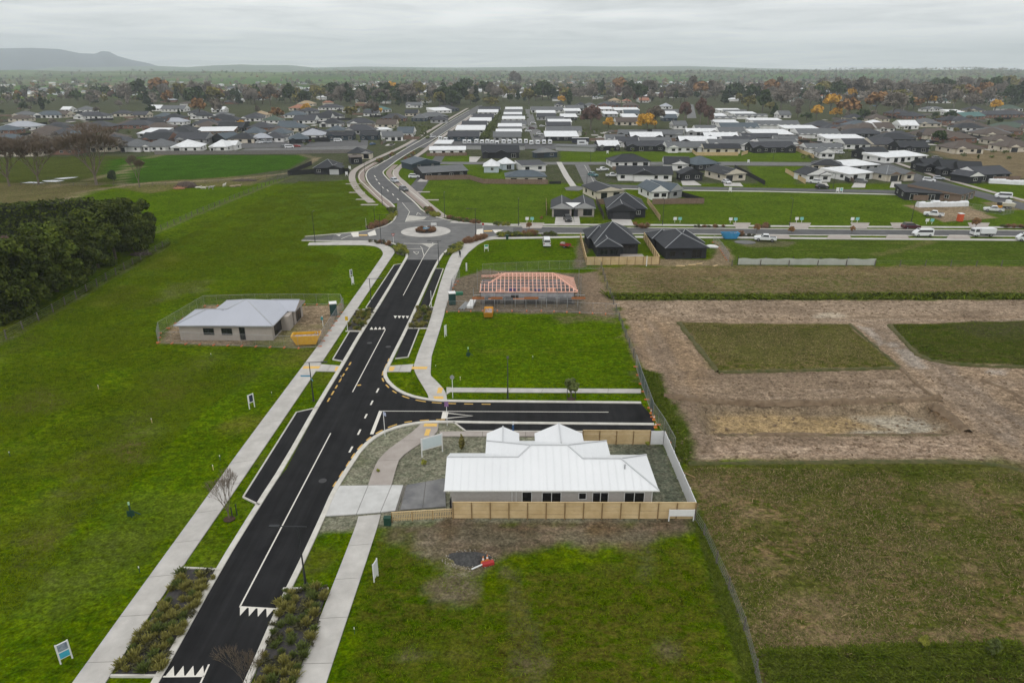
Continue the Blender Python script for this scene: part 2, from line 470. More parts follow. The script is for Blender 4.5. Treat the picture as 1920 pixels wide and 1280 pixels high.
zone([(1205,690),(1240,700),(1290,810),(1300,870),(1262,850),(1235,760)], (C(.036,.058,.003), C(.056,.070,.010)), 0.8, 1.2)
zone([(1140,549),(2200,547),(2200,560),(1146,561)], RANK, 0.6, 0.6, dz=-0.5, dzsoft=0.8)
# lower right field
zone([(1288,868),(1850,866),(1925,884),(2300,900),(2300,1500),(1470,1500),(1410,1290),(1370,1120),(1316,980)], (C(.165,.115,.055), C(.058,.072,.008)), 0.8, 1.2)
for k in range(64):
    px = RND.uniform(1330, 1920); py = RND.uniform(880, 1190)
    w, h = RND.uniform(20, 90), RND.uniform(8, 26)
    zone([(px - w, py), (px, py - h), (px + w, py), (px, py + h)], RND.choice([(C(.040,.064,.002), C(.066,.074,.012)), (C(.044,.068,.003), C(.075,.078,.014)), (C(.195,.138,.080), C(.145,.110,.055))]), 2.0, 2.2, 0.78)
zone([(1290,866),(1925,862),(1925,905),(1700,895),(1300,880)], (C(.038,.060,.002), C(.066,.070,.012)), 1.5, 1.5, 0.7)
zone([(1420,1218),(2300,1190),(2300,1500),(1450,1500)], (C(.026,.044,.001), C(.060,.050,.016)), 1.0, 1.2, 0.95, dz=-0.8, dzsoft=3.0)
zone([(1400,1178),(1925,1180),(1925,1200),(1420,1208)], (C(.215,.150,.088), C(.160,.120,.062)), 1.0, 1.0, 0.8)
# the white house's hydroseeded lot and the rough ground in front of it
zone([(604,968),(645,885),(680,838),(712,814),(752,797),(800,790),(850,789),(876,808),(1226,817),(1303,945),(1300,972),(718,984),(590,1000)], HYDRO, 0.4, 0.2)
zone([(1150,835),(1245,832),(1300,945),(1240,945)], (C(.092,.104,.074), C(.130,.132,.095)), 1, 0.8, 0.9)
zone([(720,984),(852,974),(1300,974),(1300,1003),(1180,1018),(1050,1010),(960,1035),(900,1060),(800,1045),(760,1000)], (C(.175,.130,.088), C(.110,.090,.055)), 1.0, 1.6)
zone([(770,990),(1000,985),(940,1010),(780,1015)], (C(.150,.135,.095), C(.115,.100,.065)), 1.5, 1.5, 0.6)
zone([(900,985),(1010,985),(990,1000),(920,1000)], (C(.110,.062,.032), C(.095,.07,.04)), 0.9, 0.8, 0.7)
zone([(1100,984),(1140,984),(1135,1000),(1105,1002)], (C(.130,.085,.030), C(.11,.075,.035)), 0.8, 0.6, 0.85)
zone([(640,1330),(706,1000),(760,985),(840,1060),(900,1120),(1000,1080),(1290,1000),(1420,1330)], (C(.038,.072,.000), C(.072,.076,.008)), 1.0, 1.8)
zone([(805,1095),(860,1068),(905,1100),(880,1130),(815,1130)], (C(.165,.130,.09), C(.125,.10,.065)), 0.9, 1.0, 0.85)
zone([(765,1010),(830,1000),(835,1050),(790,1060)], (C(.190,.155,.11), C(.14,.115,.075)), 0.9, 1.2, 0.8)
zone([(815,1055),(870,1045),(905,1080),(850,1075)], (C(.33,.285,.215), C(.2,.165,.11)), 0.6, 0.9, 0.7)
band([(945,1060),(965,1110),(975,1180),(1000,1270),(1010,1330)], 1.1, (C(.135,.098,.062), C(.07,.075,.015)), 0.6, 1.0, 0.95)
band([(990,1170),(1010,1210),(1030,1260)], 1.5, (C(.135,.098,.062), C(.07,.075,.015)), 0.6, 1.2, 0.95)
band([(1210,1010),(1215,1045),(1205,1085)], 1.0, (C(.150,.115,.07), C(.08,.09,.02)), 0.7, 0.9, 0.6)
zone([(965,1130),(1300,1040),(1380,1330),(900,1330)], (C(.044,.068,.000), C(.085,.075,.012)), 5, 3, 0.6, rag2=3)
zone([(1290,960),(1318,985),(1372,1120),(1420,1330),(1395,1330),(1340,1120)], (C(.042,.072,.002), C(.064,.082,.010)), 0.8, 0.5)

for p_, w_ in (([(-30,656),(12,636),(100,586),(200,526),(318,458)],1.6),([(290,437),(360,406),(440,373),(520,341),(548,331)],1.8),([(1303,976),(1343,1056),(1395,1181),(1428,1331)],.7)):
    band(p_, w_, (C(.150,.140,.085), C(.070,.085,.020)), .6, .8, .7)
# mud patches and yellowed patches
for k in range(34):
    px = rk.uniform(730, 1290); py = rk.choice([rk.uniform(985,1030), rk.uniform(1030,1260)]); w, h = rk.uniform(8,42), rk.uniform(4,14)
    zone([(px-w,py),(px,py-h),(px+w,py),(px,py+h)], rk.choice([(C(.150,.112,.075),C(.10,.085,.05)),(C(.105,.095,.062),C(.14,.12,.08)),(C(.13,.085,.048),C(.11,.08,.045))] if py < 1032 else [(C(.165,.120,.078),C(.10,.085,.045)),(C(.110,.098,.022),C(.075,.085,.006)),(C(.034,.066,.0),C(.055,.085,.0))]), 1.2, 1.6, .75)
for k in range(60):
    px = rk.uniform(-20, 640); py = rk.uniform(480, 1150); w, h = rk.uniform(20,90), rk.uniform(5,22)
    zone([(px-w,py+h*.8),(px,py-h),(px+w,py-h*.8),(px,py+h)], rk.choice([(C(.125,.115,.022),C(.085,.098,.004)),(C(.034,.070,.0),C(.058,.098,.0)),(C(.085,.125,.006),C(.105,.140,.012)),(C(.130,.095,.045),C(.08,.085,.01))]), 2.5, 3, rk.uniform(.3,.6))
for k in range(22):    # faint mower and wheel lines
    px = rk.uniform(560, 690); py = rk.uniform(345, 470); band([(px,py),(px-rk.uniform(60,160),py+rk.uniform(20,70))], .5, (C(.085,.125,.004),C(.10,.14,.008)), .5,.4,.45)
for k in range(16):
    py = rk.uniform(455, 485); px = rk.uniform(1400, 1800); band([(px,py),(px+rk.uniform(60,200),py+rk.uniform(-10,8))], .5, (C(.11,.12,.02),C(.12,.13,.03)), .5,.4,.5)
for k in range(14):
    py = rk.uniform(362, 410); px = rk.uniform(1250, 1650); band([(px,py),(px+rk.uniform(60,200),py+rk.uniform(-8,8))], .5, (C(.05,.085,.0),C(.09,.125,.006)), .5,.4,.5)
for k in range(18):
    py = rk.uniform(470, 500) if k%2 else rk.uniform(595,715); px = rk.uniform(860, 1040); band([(px,py),(px+rk.uniform(30,110),py+rk.uniform(-5,5))], .6, (C(.088,.10,.006),C(.10,.112,.012)), .6,.5,.5)
# relief: gentle roughness
Z += (RG * 0.10 + 0.03 * RG2) * (np.abs(X + 21) > 16) * (Y < 500) * ((Y < 60) | (X > 20) | (X < -40)) - 0.02
Z -= 0.04
# far hills rise from the plain
def hill(cx_, cy_, sx, sy, h, rot=0.0):
    c_, s_ = math.cos(rot), math.sin(rot)
    u = ((X - cx_) * c_ + (Y - cy_) * s_) / sx; v = (-(X - cx_) * s_ + (Y - cy_) * c_) / sy
    return h * np.exp(-(u * u + v * v))
low = fbm(X / 900.0 + 3, Y / 900.0, 4)
Z += np.clip((Y - 2600) / 1800, 0, 1) * (20 + 62 * np.clip(low - 0.3, 0, 1))
verts = np.column_stack([X, Y, Z])
ny, nx = XX.shape
ii = np.arange(ny * nx).reshape(ny, nx)
quads = np.column_stack([ii[:-1, :-1].ravel(), ii[:-1, 1:].ravel(), ii[1:, 1:].ravel(), ii[1:, :-1].ravel()])
gm = bpy.data.meshes.new("ground")
gm.vertices.add(len(verts)); gm.vertices.foreach_set("co", verts.ravel())
gm.loops.add(quads.size); gm.loops.foreach_set("vertex_index", quads.ravel().astype(np.int32))
gm.polygons.add(len(quads)); gm.polygons.foreach_set("loop_start", np.arange(0, quads.size, 4, dtype=np.int32))
gm.polygons.foreach_set("use_smooth", np.ones(len(quads), bool))
gm.update(calc_edges=True)
for nme, arr in (("ca", CA), ("cb", CB)):
    at = gm.color_attributes.new(nme, 'FLOAT_COLOR', 'POINT')
    at.data.foreach_set("color", np.column_stack([np.clip(arr, 0, 1), np.ones(len(arr))]).ravel())

gmat = bpy.data.materials.new("ground"); gmat.use_nodes = True
t = gmat.node_tree; b = t.nodes["Principled BSDF"]
b.inputs["Roughness"].default_value = 0.95; b.inputs["Specular IOR Level"].default_value = 0.0
geo = t.nodes.new("ShaderNodeNewGeometry")
def gnoise(scale, detail, rough=0.6, sq=(1,1,1), dist=0.0):
    mp = t.nodes.new("ShaderNodeMapping"); mp.inputs["Scale"].default_value = sq
    t.links.new(geo.outputs["Position"], mp.inputs["Vector"])
    n = t.nodes.new("ShaderNodeTexNoise"); n.inputs["Scale"].default_value = scale
    n.inputs["Detail"].default_value = detail; n.inputs["Roughness"].default_value = rough
    n.inputs["Distortion"].default_value = dist
    t.links.new(mp.outputs[0], n.inputs["Vector"]); return n
def mrange(src, a0, a1, b0, b1):
    m = t.nodes.new("ShaderNodeMapRange")
    for k, v in zip(("From Min", "From Max", "To Min", "To Max"), (a0, a1, b0, b1)): m.inputs[k].default_value = v
    t.links.new(src, m.inputs["Value"]); return m.outputs[0]
a1 = t.nodes.new("ShaderNodeAttribute"); a1.attribute_name = "ca"
a2 = t.nodes.new("ShaderNodeAttribute"); a2.attribute_name = "cb"
nA = gnoise(0.9, 5, 0.68, (0.8, 1.2, 1), 0.6)
mxa = t.nodes.new("ShaderNodeMix"); mxa.data_type = 'RGBA'
t.links.new(mrange(nA.outputs["Fac"], 0.42, 0.58, 0, 1), mxa.inputs[0])
t.links.new(a1.outputs["Color"], mxa.inputs[6]); t.links.new(a2.outputs["Color"], mxa.inputs[7])
nB = gnoise(4.2, 4, 0.7)
nC = gnoise(0.11, 4, 0.6)
mB = mrange(nB.outputs["Fac"], 0.25, 0.75, 0.38, 1.62)
mC = mrange(nC.outputs["Fac"], 0.3, 0.7, 0.80, 1.20)
nE = gnoise(1.55, 3, 0.62, (1, 1.25, 1), 0.8)
mE = mrange(nE.outputs["Fac"], 0.3, 0.7, 0.58, 1.46)  # clump shadows of the grass put into the base colour as noise
m0 = t.nodes.new("ShaderNodeMath"); m0.operation = 'MULTIPLY'
t.links.new(mB, m0.inputs[0]); t.links.new(mE, m0.inputs[1])
mm = t.nodes.new("ShaderNodeMath"); mm.operation = 'MULTIPLY'
t.links.new(m0.outputs[0], mm.inputs[0]); t.links.new(mC, mm.inputs[1])
sc1 = t.nodes.new("ShaderNodeVectorMath"); sc1.operation = 'SCALE'
t.links.new(mxa.outputs[2], sc1.inputs[0]); t.links.new(mm.outputs[0], sc1.inputs["Scale"])
t.links.new(sc1.outputs[0], b.inputs["Base Color"])
bp = t.nodes.new("ShaderNodeBump"); bp.inputs["Strength"].default_value = 0.9; bp.inputs["Distance"].default_value = 0.28
nD = gnoise(2.6, 4, 0.7)
t.links.new(nD.outputs["Fac"], bp.inputs["Height"]); t.links.new(bp.outputs[0], b.inputs["Normal"])
gm.materials.append(gmat)
ground = tag(link("ground", gm), kind="structure")

# ------------------------------------------------------------------ roads and paths
M_NEWASPH = mat("new_asphalt", (.0135,.0135,.0145), 0.9, 0.0, 0.35, bump=0.25, bscale=60, col2=(.022,.022,.023), detail=8, spec=0.08)
M_OLDASPH = mat("old_asphalt", (.105,.104,.103), 0.9, 0.0, 0.30, bump=0.2, bscale=40, col2=(.160,.158,.154), detail=8)
M_MIDASPH = mat("worn_asphalt", (.070,.070,.072), 0.9, 0.0, 0.30, col2=(.105,.104,.104), detail=8)
M_CONC = mat("path_concrete", (.385,.365,.340), 0.9, 0.0, 0.55, bump=0.1, col2=(.490,.470,.440), detail=8)
M_CONC2 = mat("warm_concrete", (.300,.262,.235), 0.9, 0.0, 0.6, col2=(.385,.345,.312), detail=8)
M_KERB = mat("kerb_concrete", (.46,.435,.385), 0.9, 0.0, 0.9, col2=(.60,.58,.53), detail=8)
M_WHITE = mat("road_paint", (.64,.61,.55), 0.7, 0.06, 4.0)
M_YEL = mat("yellow_paint", (.54,.34,.09), 0.7, 0.15, 3.0)
M_TACT = mat("tactile_paving", (.66,.42,.12), 0.8, 0.12, 6.0)
M_MULCH = mat("mulch", (.040,.038,.040), 0.95, 0.0, 3.0, bump=0.6, col2=(.075,.068,.064), detail=6)
M_CUT = mat("joint_dirt", (.14,.13,.115), 0.95, 0.2, 3.0)
M_PAVE = mat("brown_aggregate", (.215,.165,.140), 0.9, 0.0, 0.8, col2=(.295,.240,.210), detail=7)

def wheelpaths(m, amt, sc):
    t_ = m.node_tree; b_ = t_.nodes["Principled BSDF"]; src = b_.inputs["Base Color"].links[0].from_socket
    c_ = t_.nodes.new("ShaderNodeTexCoord"); mp_ = t_.nodes.new("ShaderNodeMapping"); mp_.inputs["Scale"].default_value = sc
    n_ = t_.nodes.new("ShaderNodeTexNoise"); n_.inputs["Scale"].default_value = 1.0; n_.inputs["Detail"].default_value = 6; n_.inputs["Roughness"].default_value = .65
    r_ = t_.nodes.new("ShaderNodeMapRange"); r_.inputs["From Min"].default_value = .3; r_.inputs["From Max"].default_value = .7; r_.inputs["To Min"].default_value = 1-amt; r_.inputs["To Max"].default_value = 1+amt
    s_ = t_.nodes.new("ShaderNodeVectorMath"); s_.operation = 'SCALE'
    t_.links.new(c_.outputs["Object"], mp_.inputs[0]); t_.links.new(mp_.outputs[0], n_.inputs["Vector"]); t_.links.new(n_.outputs["Fac"], r_.inputs["Value"])
    t_.links.new(src, s_.inputs[0]); t_.links.new(r_.outputs[0], s_.inputs["Scale"]); t_.links.new(s_.outputs[0], b_.inputs["Base Color"])
wheelpaths(M_NEWASPH, .30, (1.1,.05,1)); wheelpaths(M_MIDASPH, .2, (.5,.5,1)); wheelpaths(M_CONC, .12, (.5,.4,1)); wheelpaths(M_OLDASPH, .2, (.3,.5,1))
def sheet(name, pts, m, z, px=True, parent=None, kind="structure"):
    o = MB().sheet(GP(pts) if px else pts, z).build(name, m, parent)
    if kind and not parent: tag(o, kind=kind)
    return o
def strip_mesh(lft, rgt, z0, z1):
    b = MB(); n = len(lft)
    vs = [(p[0], p[1], z1) for p in lft] + [(p[0], p[1], z1) for p in rgt] + [(p[0], p[1], z0) for p in lft] + [(p[0], p[1], z0) for p in rgt]
    fs = []
    for i in range(n - 1):
        fs += [(i, i + n, i + n + 1, i + 1), (i, i + 1, i + 2*n + 1, i + 2*n), (i + n, i + 3*n, i + 3*n + 1, i + n + 1)]
    fs += [(0, 2*n, 3*n, n), (n-1, 2*n-1, 4*n-1, 3*n-1)]
    b.add(vs, fs); return b
def ribbon_obj(name, pts, w, m, z1=0.012, z0=-0.05, px=True, off=0.0, sm=0, parent=None, step=None, kind="structure"):
    W = GP(pts) if px else pts
    if sm: W = smooth(W, sm)
    if step: W = resample(W, step)
    l, r = ribbon(W, w, off)
    o = strip_mesh(l, r, z0, z1).build(name, m, parent)
    if kind and not parent: tag(o, kind=kind)
    return o

# older asphalt of the roundabout and its arms
R_LEFT = [(745,396),(744,402),(742,410),(730,421),(705,430),(667,436),(572,444),(566,450)]
roundabout_pts = [(745,380),(744,402),(742,410),(730,421),(705,430),(667,436),(626,440),(622,451),(677,451.5),(712,452),(745,457),(760,465),(767,477),(762,487),(824,487),(832,472),(855,460),(880,450),(920,445),(962,437.5),(962,425.5),(905,422),(845,415),(815,407),(792,397),(777,380)]
sheet("road", roundabout_pts, M_OLDASPH, 0.012)
sheet("road", [(626,440),(572,444),(566,450),(622,451)], M_MIDASPH, 0.010)
hw_n = [(962,425.5),(1100,427),(1260,428.5),(1440,430),(1680,431.5),(1925,433),(2300,436)]
hw_s = [(962,437.5),(1100,437.5),(1260,438.5),(1440,440),(1680,441.3),(1925,443),(2300,446)]
sheet("road", hw_n + hw_s[::-1], M_MIDASPH, 0.010)
bl = [(745,380),(737,383),(712,365),(692,345),(687,332),(687,325),(693,317),(720,305),(760,280),(793,262),(843,228),(880,207),(897,197)]
br = [(777,380),(752,359),(728,338),(718,327),(717,322),(727,314),(747,298),(782,277),(810,263),(846,240),(883,215),(905,197)]
BLw, BRw = smooth(GP(bl), 2), smooth(GP(br), 2)
tag(strip_mesh(BLw, BRw, -0.05, 0.014).build("road", M_MIDASPH), kind="structure")
# near road: carriageway, side road and parking bays of new asphalt
near_l = [(255,1345),(297,1280),(413,1069),(520,900),(536,880),(600,760),(647.5,682),(680,625),(721,560),(760,492),(764,487)]
near_r = [(824,487),(815,500),(785,565),(760,620),(737,665),(728,684),(720,697),(722,712),(740,730),(765,742.5),(800,750.5),(837,753.5),(1000,754.5),(1202,756.5),(1224,782),(1226,793.5),(920,790.5),(822,789),(790,790.5),(750,797.5),(710,812),(677.5,837.5),(652,875),(624,919),(604,965),(566,1047),(522,1136),(460,1280),(428,1345)]
sheet("road", near_l + near_r, M_NEWASPH, 0.020)
bays = {
 "a": [(456,932),(556,773),(597,764),(520,894),(487,945)],
 "b": [(624,674),(655,622),(679,622),(646,677)],
 "c": [(686,577),(739,497),(756,494),(706,579)],
 "d": [(741,672),(765,669),(786,616),(764,616)],
 "e": [(787,575),(805,574),(831,504),(817,504)],
 "f": [(853,793),(872,807.5),(1227,808.5),(1226,795)],
}
for k, p in bays.items(): sheet("parking_bay", p, M_NEWASPH, 0.016)
# kerbs and dish channels
def kerb(pts, w=0.4, z=0.12, sm=1, off=0.0, m=M_KERB, px=True):
    return ribbon_obj("kerb", pts, w, m, z, -0.05, px, off, sm, step=4)
kerb([(255,1345),(297,1280),(413,1069),(487,948),(536,872),(600,757),(647.5,679),(680,622),(721,558),(760,490),(766,479),(760,466),(745,457.5),(712,452.3),(677,452),(566,451)], 0.55, 0.10, 1, 0.2)
kerb([(428,1345),(460,1280),(522,1136),(566,1047),(604,965),(624,919),(652,875),(677.5,837.5),(710,812),(750,797.5),(790,790.7),(822,789.5),(920,791.5),(1226,794.5)], 0.5, 0.10, 1, -0.15)
kerb([(1202,756),(1000,754),(837,753),(800,750),(765,742),(740,729.5),(722,711),(720,696),(728,683),(737,664),(760,619),(785,564),(815,499),(832,472),(855,460),(880,450.5),(920,445.5),(962,438),(1100,438),(1260,439),(1440,440.5),(1680,441.8),(1925,443.5),(2300,446.5)], 0.5, 0.12, 1, -0.1)
kerb([(572,444),(667,436),(705,430),(730,421.5),(742,410),(745,396),(737,383),(712,364),(692,344.5),(686.5,332),(687,325),(693,316.5),(720,304.5),(760,279.5),(793,261.5),(843,227.5),(880,206.5)], 0.45, 0.12, 1, 0.1)
kerb([(883,215.5),(846,240.5),(810,263.5),(782,277.5),(747,298.5),(727,314.5),(717.5,322),(718.5,327),(728.5,338),(752.5,359),(777.5,380),(792,396.5),(815,406.5),(845,414.5),(905,421.5),(962,425),(1100,426.5),(1260,428),(1440,429.5),(1680,431),(1925,432.5),(2300,435.5)], 0.45, 0.12, 1, 0.1)
for p in ([(456,932),(556,773),(597,764)], [(456,932),(487,947)], [(624,674),(655,622),(679,622)], [(624,674),(646,678)], [(686,577),(739,497),(756,494)], [(686,577),(707,580)],
          [(741,672.5),(765,669.5),(786,616),(763,616)], [(786,575.5),(805,574.5),(831,504),(816,503.5)], [(850,791),(873,808)], [(873,808.5),(1227,809.5)]):
    ribbon_obj("kerb", p, 0.16, M_KERB, 0.10, -0.05)
# far boulevard verges: brown bays, paths
ribbon_obj("footpath", [(690,376),(697,380),(675,362),(662,343),(659,331),(663,320),(683,308),(703,298),(738,283),(768,268),(810,242),(877,203)][1:], 2.6, M_CONC2, 0.03, sm=2)
ribbon_obj("footpath", [(834,408),(820,398),(780,365),(757,343),(742,331),(741,322),(752,311),(771,299),(795,284),(814,267),(848,243),(884,217)], 2.6, M_CONC2, 0.03, sm=2)
ribbon_obj("parking_bay", [(737,392),(704,365),(681,344),(676,330),(681,318),(707,304)], 2.6, M_PAVE, 0.022, sm=2)
ribbon_obj("parking_bay", [(802,392),(766,360),(737,337),(727,325),(733,317),(742,309)], 2.3, M_PAVE, 0.022, sm=2)
kerb([(741,398),(716,378),(690,352),(671,335),(676,322),(700,307)], 0.3, 0.12, 2)
kerb([(812,394),(782,368),(760,352),(744,336),(736,326),(739,318)], 0.3, 0.12, 2)
# streets of the new estate
sheet("street", [(1096,344),(1260,349.5),(1440,352.5),(1700,357),(1690,363),(1440,357),(1260,355),(1110,351),(1090,347)], M_MIDASPH, 0.012)
sheet("street", [(800,303.5),(1100,304),(1400,303.5),(1522,305),(1530,311),(1400,310.5),(1100,309),(800,308)], M_OLDASPH, 0.010)
sheet("street", [(1077,307),(1102,307),(1122,347),(1095,345)], M_OLDASPH, 0.014)
sheet("street", [(1640,300),(1660,303),(1745,335),(1850,362),(1960,392),(1940,400),(1820,366),(1715,340),(1625,305)], M_MIDASPH, 0.016)
ribbon_obj("footpath", [(1096,352),(1260,356.5),(1440,359),(1690,365)], 1.8, M_CONC, 0.03)
ribbon_obj("footpath", [(1048,304),(1062,330),(1075,349)], 2.4, M_CONC, 0.03)
ribbon_obj("footpath", [(1668,301),(1760,332),(1860,360),(1960,386)], 2.4, M_CONC2, 0.03)
sheet("turning_head", [(1058,352),(1080,348),(1100,352),(1085,358),(1062,357)], M_OLDASPH, 0.01)
sheet("yard", [(770,263),(960,268),(1115,271),(1110,281),(760,277)], M_MIDASPH, 0.01)
sheet("yard", [(460,279),(690,273),(685,284),(440,286)], M_OLDASPH, 0.01)
sheet("street", [(985,205),(996,205),(1008,240),(1030,262),(1000,270),(990,240)], M_OLDASPH, 0.02)
sheet("street", [(380,268),(690,263),(690,273),(420,279)], M_MIDASPH, 0.012)
sheet("street", [(1290,196),(1300,196),(1306,222),(1288,222)], M_OLDASPH, 0.012)

# footpaths laid in slabs
def slab_path(lpx, rpx, step, m=M_CONC, z=0.065, sm=1):
    Lw, Rw = GP(lpx), GP(rpx)
    if sm: Lw, Rw = smooth(Lw, sm), smooth(Rw, sm)
    def sampler(W):
        cum = [0]
        for a, b_ in zip(W, W[1:]): cum.append(cum[-1] + math.dist(a, b_))
        def f(u):
            s_ = u * cum[-1]
            for i in range(len(W) - 1):
                if s_ <= cum[i + 1] or i == len(W) - 2:
                    k = (s_ - cum[i]) / max(1e-9, cum[i + 1] - cum[i])
                    return (W[i][0] + (W[i+1][0]-W[i][0])*k, W[i][1] + (W[i+1][1]-W[i][1])*k)
        return f, cum[-1]
    fl, ll = sampler(Lw); fr, lr = sampler(Rw)
    n = max(2, int(max(ll, lr) / step))
    base = MB().add([(p[0], p[1], 0.02) for p in Lw] + [(p[0], p[1], 0.02) for p in Rw[::-1]], []).v
    root = tag(MB().sheet([(p[0], p[1]) for p in Lw] + [(p[0], p[1]) for p in Rw[::-1]], 0.022).build("footpath", M_CUT), kind="structure")
    for k in range(n):
        g = 0.025 / max(ll, lr)
        u0, u1 = k / n + g, (k + 1) / n - g
        sub = 4
        l_ = [fl(u0 + (u1 - u0) * q / sub) for q in range(sub + 1)]
        r_ = [fr(u0 + (u1 - u0) * q / sub) for q in range(sub + 1)]
        strip_mesh(l_, r_, -0.03, z + RND.uniform(-.006, .006)).build("slab", m, root)
    return root
slab_path([(92,1345),(135,1280),(411,900),(440,857),(580,670),(662,560),(717,480)], [(157,1345),(197,1280),(327,1084),(454,900),(465,884),(602,682),(682,560),(740,474)], 4.6)
slab_path([(717,480),(719,474),(712,465),(697,460),(650,459.5),(577,460)], [(740,474),(738,467),(725,460),(700,453.5),(675,452.5),(580,455)], 6)
slab_path([(536,1345),(551.6,1280),(666,991),(672,968)], [(593,1345),(611,1280),(706,994),(714,964)], 4.4)
slab_path([(690,910),(700,880),(715,852),(775,809),(792,791.5)], [(734,910),(742,880),(750,857),(790,830),(822,812),(822,791)], 4.4, M_CONC2)
slab_path([(837,740),(840,735),(1000,736),(1202,737)], [(837,726),(842,727),(1000,728.5),(1202,729.5)], 4.0, sm=0)
slab_path([(804,747.5),(804,742),(776,696),(776,682),(801,617),(810,587),(830,515),(847,475),(870,455),(900,448.5),(925,445.5)], [(838,750),(837,738),(829,725),(800,697),(832,595),(835,577),(858,510),(870,480),(905,452),(930,448),(960,446.5)], 4.6)
slab_path([(640,686),(602,683)], [(635,697),(590,696)], 2.5, sm=0)
slab_path([(730,686),(776,683)], [(725,697),(770,697)], 2.5, sm=0)
slab_path([(824,818),(1228,818.5)], [(824,809),(1228,810)], 4.5, M_CONC2, sm=0)
ribbon_obj("footpath", [(845,416.5),(905,419.5),(960,421.5),(1100,421.5),(1260,422),(1440,424),(1680,425.5),(1925,426.5),(2300,429)], 1.9, M_CONC, 0.05)
ribbon_obj("footpath", [(925,447),(960,446.3),(1100,444),(1260,444.5),(1440,446),(1680,448),(1925,450),(2300,454)], 1.9, M_CONC, 0.05)
for x0, x1 in ((980,1015),(1380,1402),(1485,1515),(1600,1625),(1675,1705),(1820,1850)):
    sheet("vehicle_crossing", [(x0-6,417.8),(x1+6,418.2),(x1,429),(x0,428.6)], M_CONC2, 0.075)
for x0, x1 in ((1440,1478),(1555,1592),(1665,1700),(1780,1815)):
    sheet("vehicle_crossing", [(x0,440.5),(x1,441),(x1+6,448.6),(x0-6,448)], M_CONC2, 0.075)
for px, py in ((668,345),(676,361),(690,374),(700,384)):
    a = G(px, py); MB().box(a[0]-4, a[0]+1.5, a[1]-.9, a[1]+.9, -.05, .05).build("vehicle_crossing", M_CONC2)
    bpy.data.objects[-1] if False else None
for px, py in ((785,360),(800,375)):
    a = G(px, py); MB().box(a[0]-1, a[0]+4, a[1]-.9, a[1]+.9, -.05, .05).build("vehicle_crossing", M_CONC2)
for o in COL.objects:
    if o.name.startswith("vehicle_crossing"): o["kind"] = "structure"
# driveway apron and wet driveway at the white house
ap = tag(MB().sheet(GP([(637,911),(760,910),(745,958),(604,968)]), 0.03).build("driveway", M_CUT), kind="structure")
q = [GP([(637,911),(690,910.5),(668,964),(604,968)]), GP([(691,910.5),(734,910),(713,960.5),(669,964)]), GP([(735,910),(756,910),(741,957.5),(714,960.5)])]
for p in q: MB().prism(p, -0.03, 0.075).build("slab", mat("new_concrete", (.43,.425,.41), 0.85, 0.0, 0.7, col2=(.56,.555,.54), detail=8), ap)
M_WET = mat("wet_concrete", (.095,.095,.100), 0.45, 0.0, 0.6, col2=(.215,.212,.208), detail=6)
dw = tag(MB().sheet(GP([(760,910),(834,897),(836,950),(748,957)]), 0.03).build("driveway", M_CUT), kind="structure")
for p in ([(763,909.5),(798,903.5),(792,953),(751,956)], [(799,903.3),(834,897),(836,950),(793,953)]):
    MB().prism(GP(p), -0.03, 0.07).build("slab", M_WET, dw)
# ------------------------------------------------------------------ painted markings
def mark(name, polys, m, z=0.027, px=True):
    b = MB()
    for p in polys: b.sheet(GP(p) if px else p, z)
    o = b.build(name, m); tag(o, kind="structure"); return o
def seg(name, pts, w, m, z=0.027):
    W = GP(pts); l, r = ribbon(W, w)
    return tag(strip_mesh(l, r, z - 0.004, z).build(name, m), kind="structure")
for p in ([(450,1137),(620,812)], [(722.5,618),(661,735)], [(756,554),(795,480)], [(392,1245),(374,1285)], [(714,770.5),(1141,772.5)],
          [(795,480),(812,455)], [(795,480),(791,465),(788,462)]):
    seg("lane_line", p, 0.13, M_WHITE)
for a, c in (((714,770),(697,814)),):
    seg("stop_line", [a, c], 0.42, M_WHITE)
for x, y, x2, y2 in ((710,728,706,736),(699,751,695,759),(688,776,684,784),(676,805,671,815),(661,837,655,848)):
    seg("lane_dash", [(x,y),(x2,y2)], 0.22, M_WHITE)
# shark teeth of the raised tables
def teeth(a, b_, n, tip):
    A, B = Vector(G(*a)), Vector(G(*b_)); T = Vector(G(*tip)) - A
    out = []
    for k in range(n):
        p = A + (B - A) * (k / n); q_ = A + (B - A) * ((k + 1) / n - 0.03)
        out.append([tuple(p), tuple(q_), tuple(p + T)])
    o = MB()
    for t_ in out: o.sheet(t_, 0.028)
    tag(o.build("hump_marking", M_WHITE), kind="structure")
teeth((450,1137),(516,1141),4,(450,1154))
teeth((383,1266),(308,1267),4,(381,1247))
teeth((723,617.5),(692,618),4,(720,612.5))
teeth((738,592),(768,592.5),4,(741,597))
seg("lane_line", [(449,1137),(517,1141)], 0.13, M_WHITE); seg("lane_line", [(383,1267),(306,1268)], 0.13, M_WHITE)
mark("give_way_triangle", [[(830,772),(841,772.5),(838,785),(827,785)]], M_WHITE)
seg("give_way_triangle", [(840,774.5),(886,779.5),(838,784)], 0.2, M_WHITE)
seg("give_way_triangle", [(775,472),(785,472.5),(782,477.5),(775,472)], 0.18, M_WHITE)
seg("lane_line", [(757,456.5),(822,457.5)], 0.25, M_WHITE)
mark("splitter_hatching", [[(788,456.5),(818,457),(806,465),(800,462)]], mat("splitter_concrete", (.42,.40,.36), 0.85, 0.15, 1.0), 0.05)
seg("lane_line", [(764,466.5),(790,466.5)], 0.22, M_WHITE)
mark("splitter_hatching", [[(767,404),(800,407.5),(795,412),(760,415.5)]], mat("splitter_concrete", ()), 0.05)
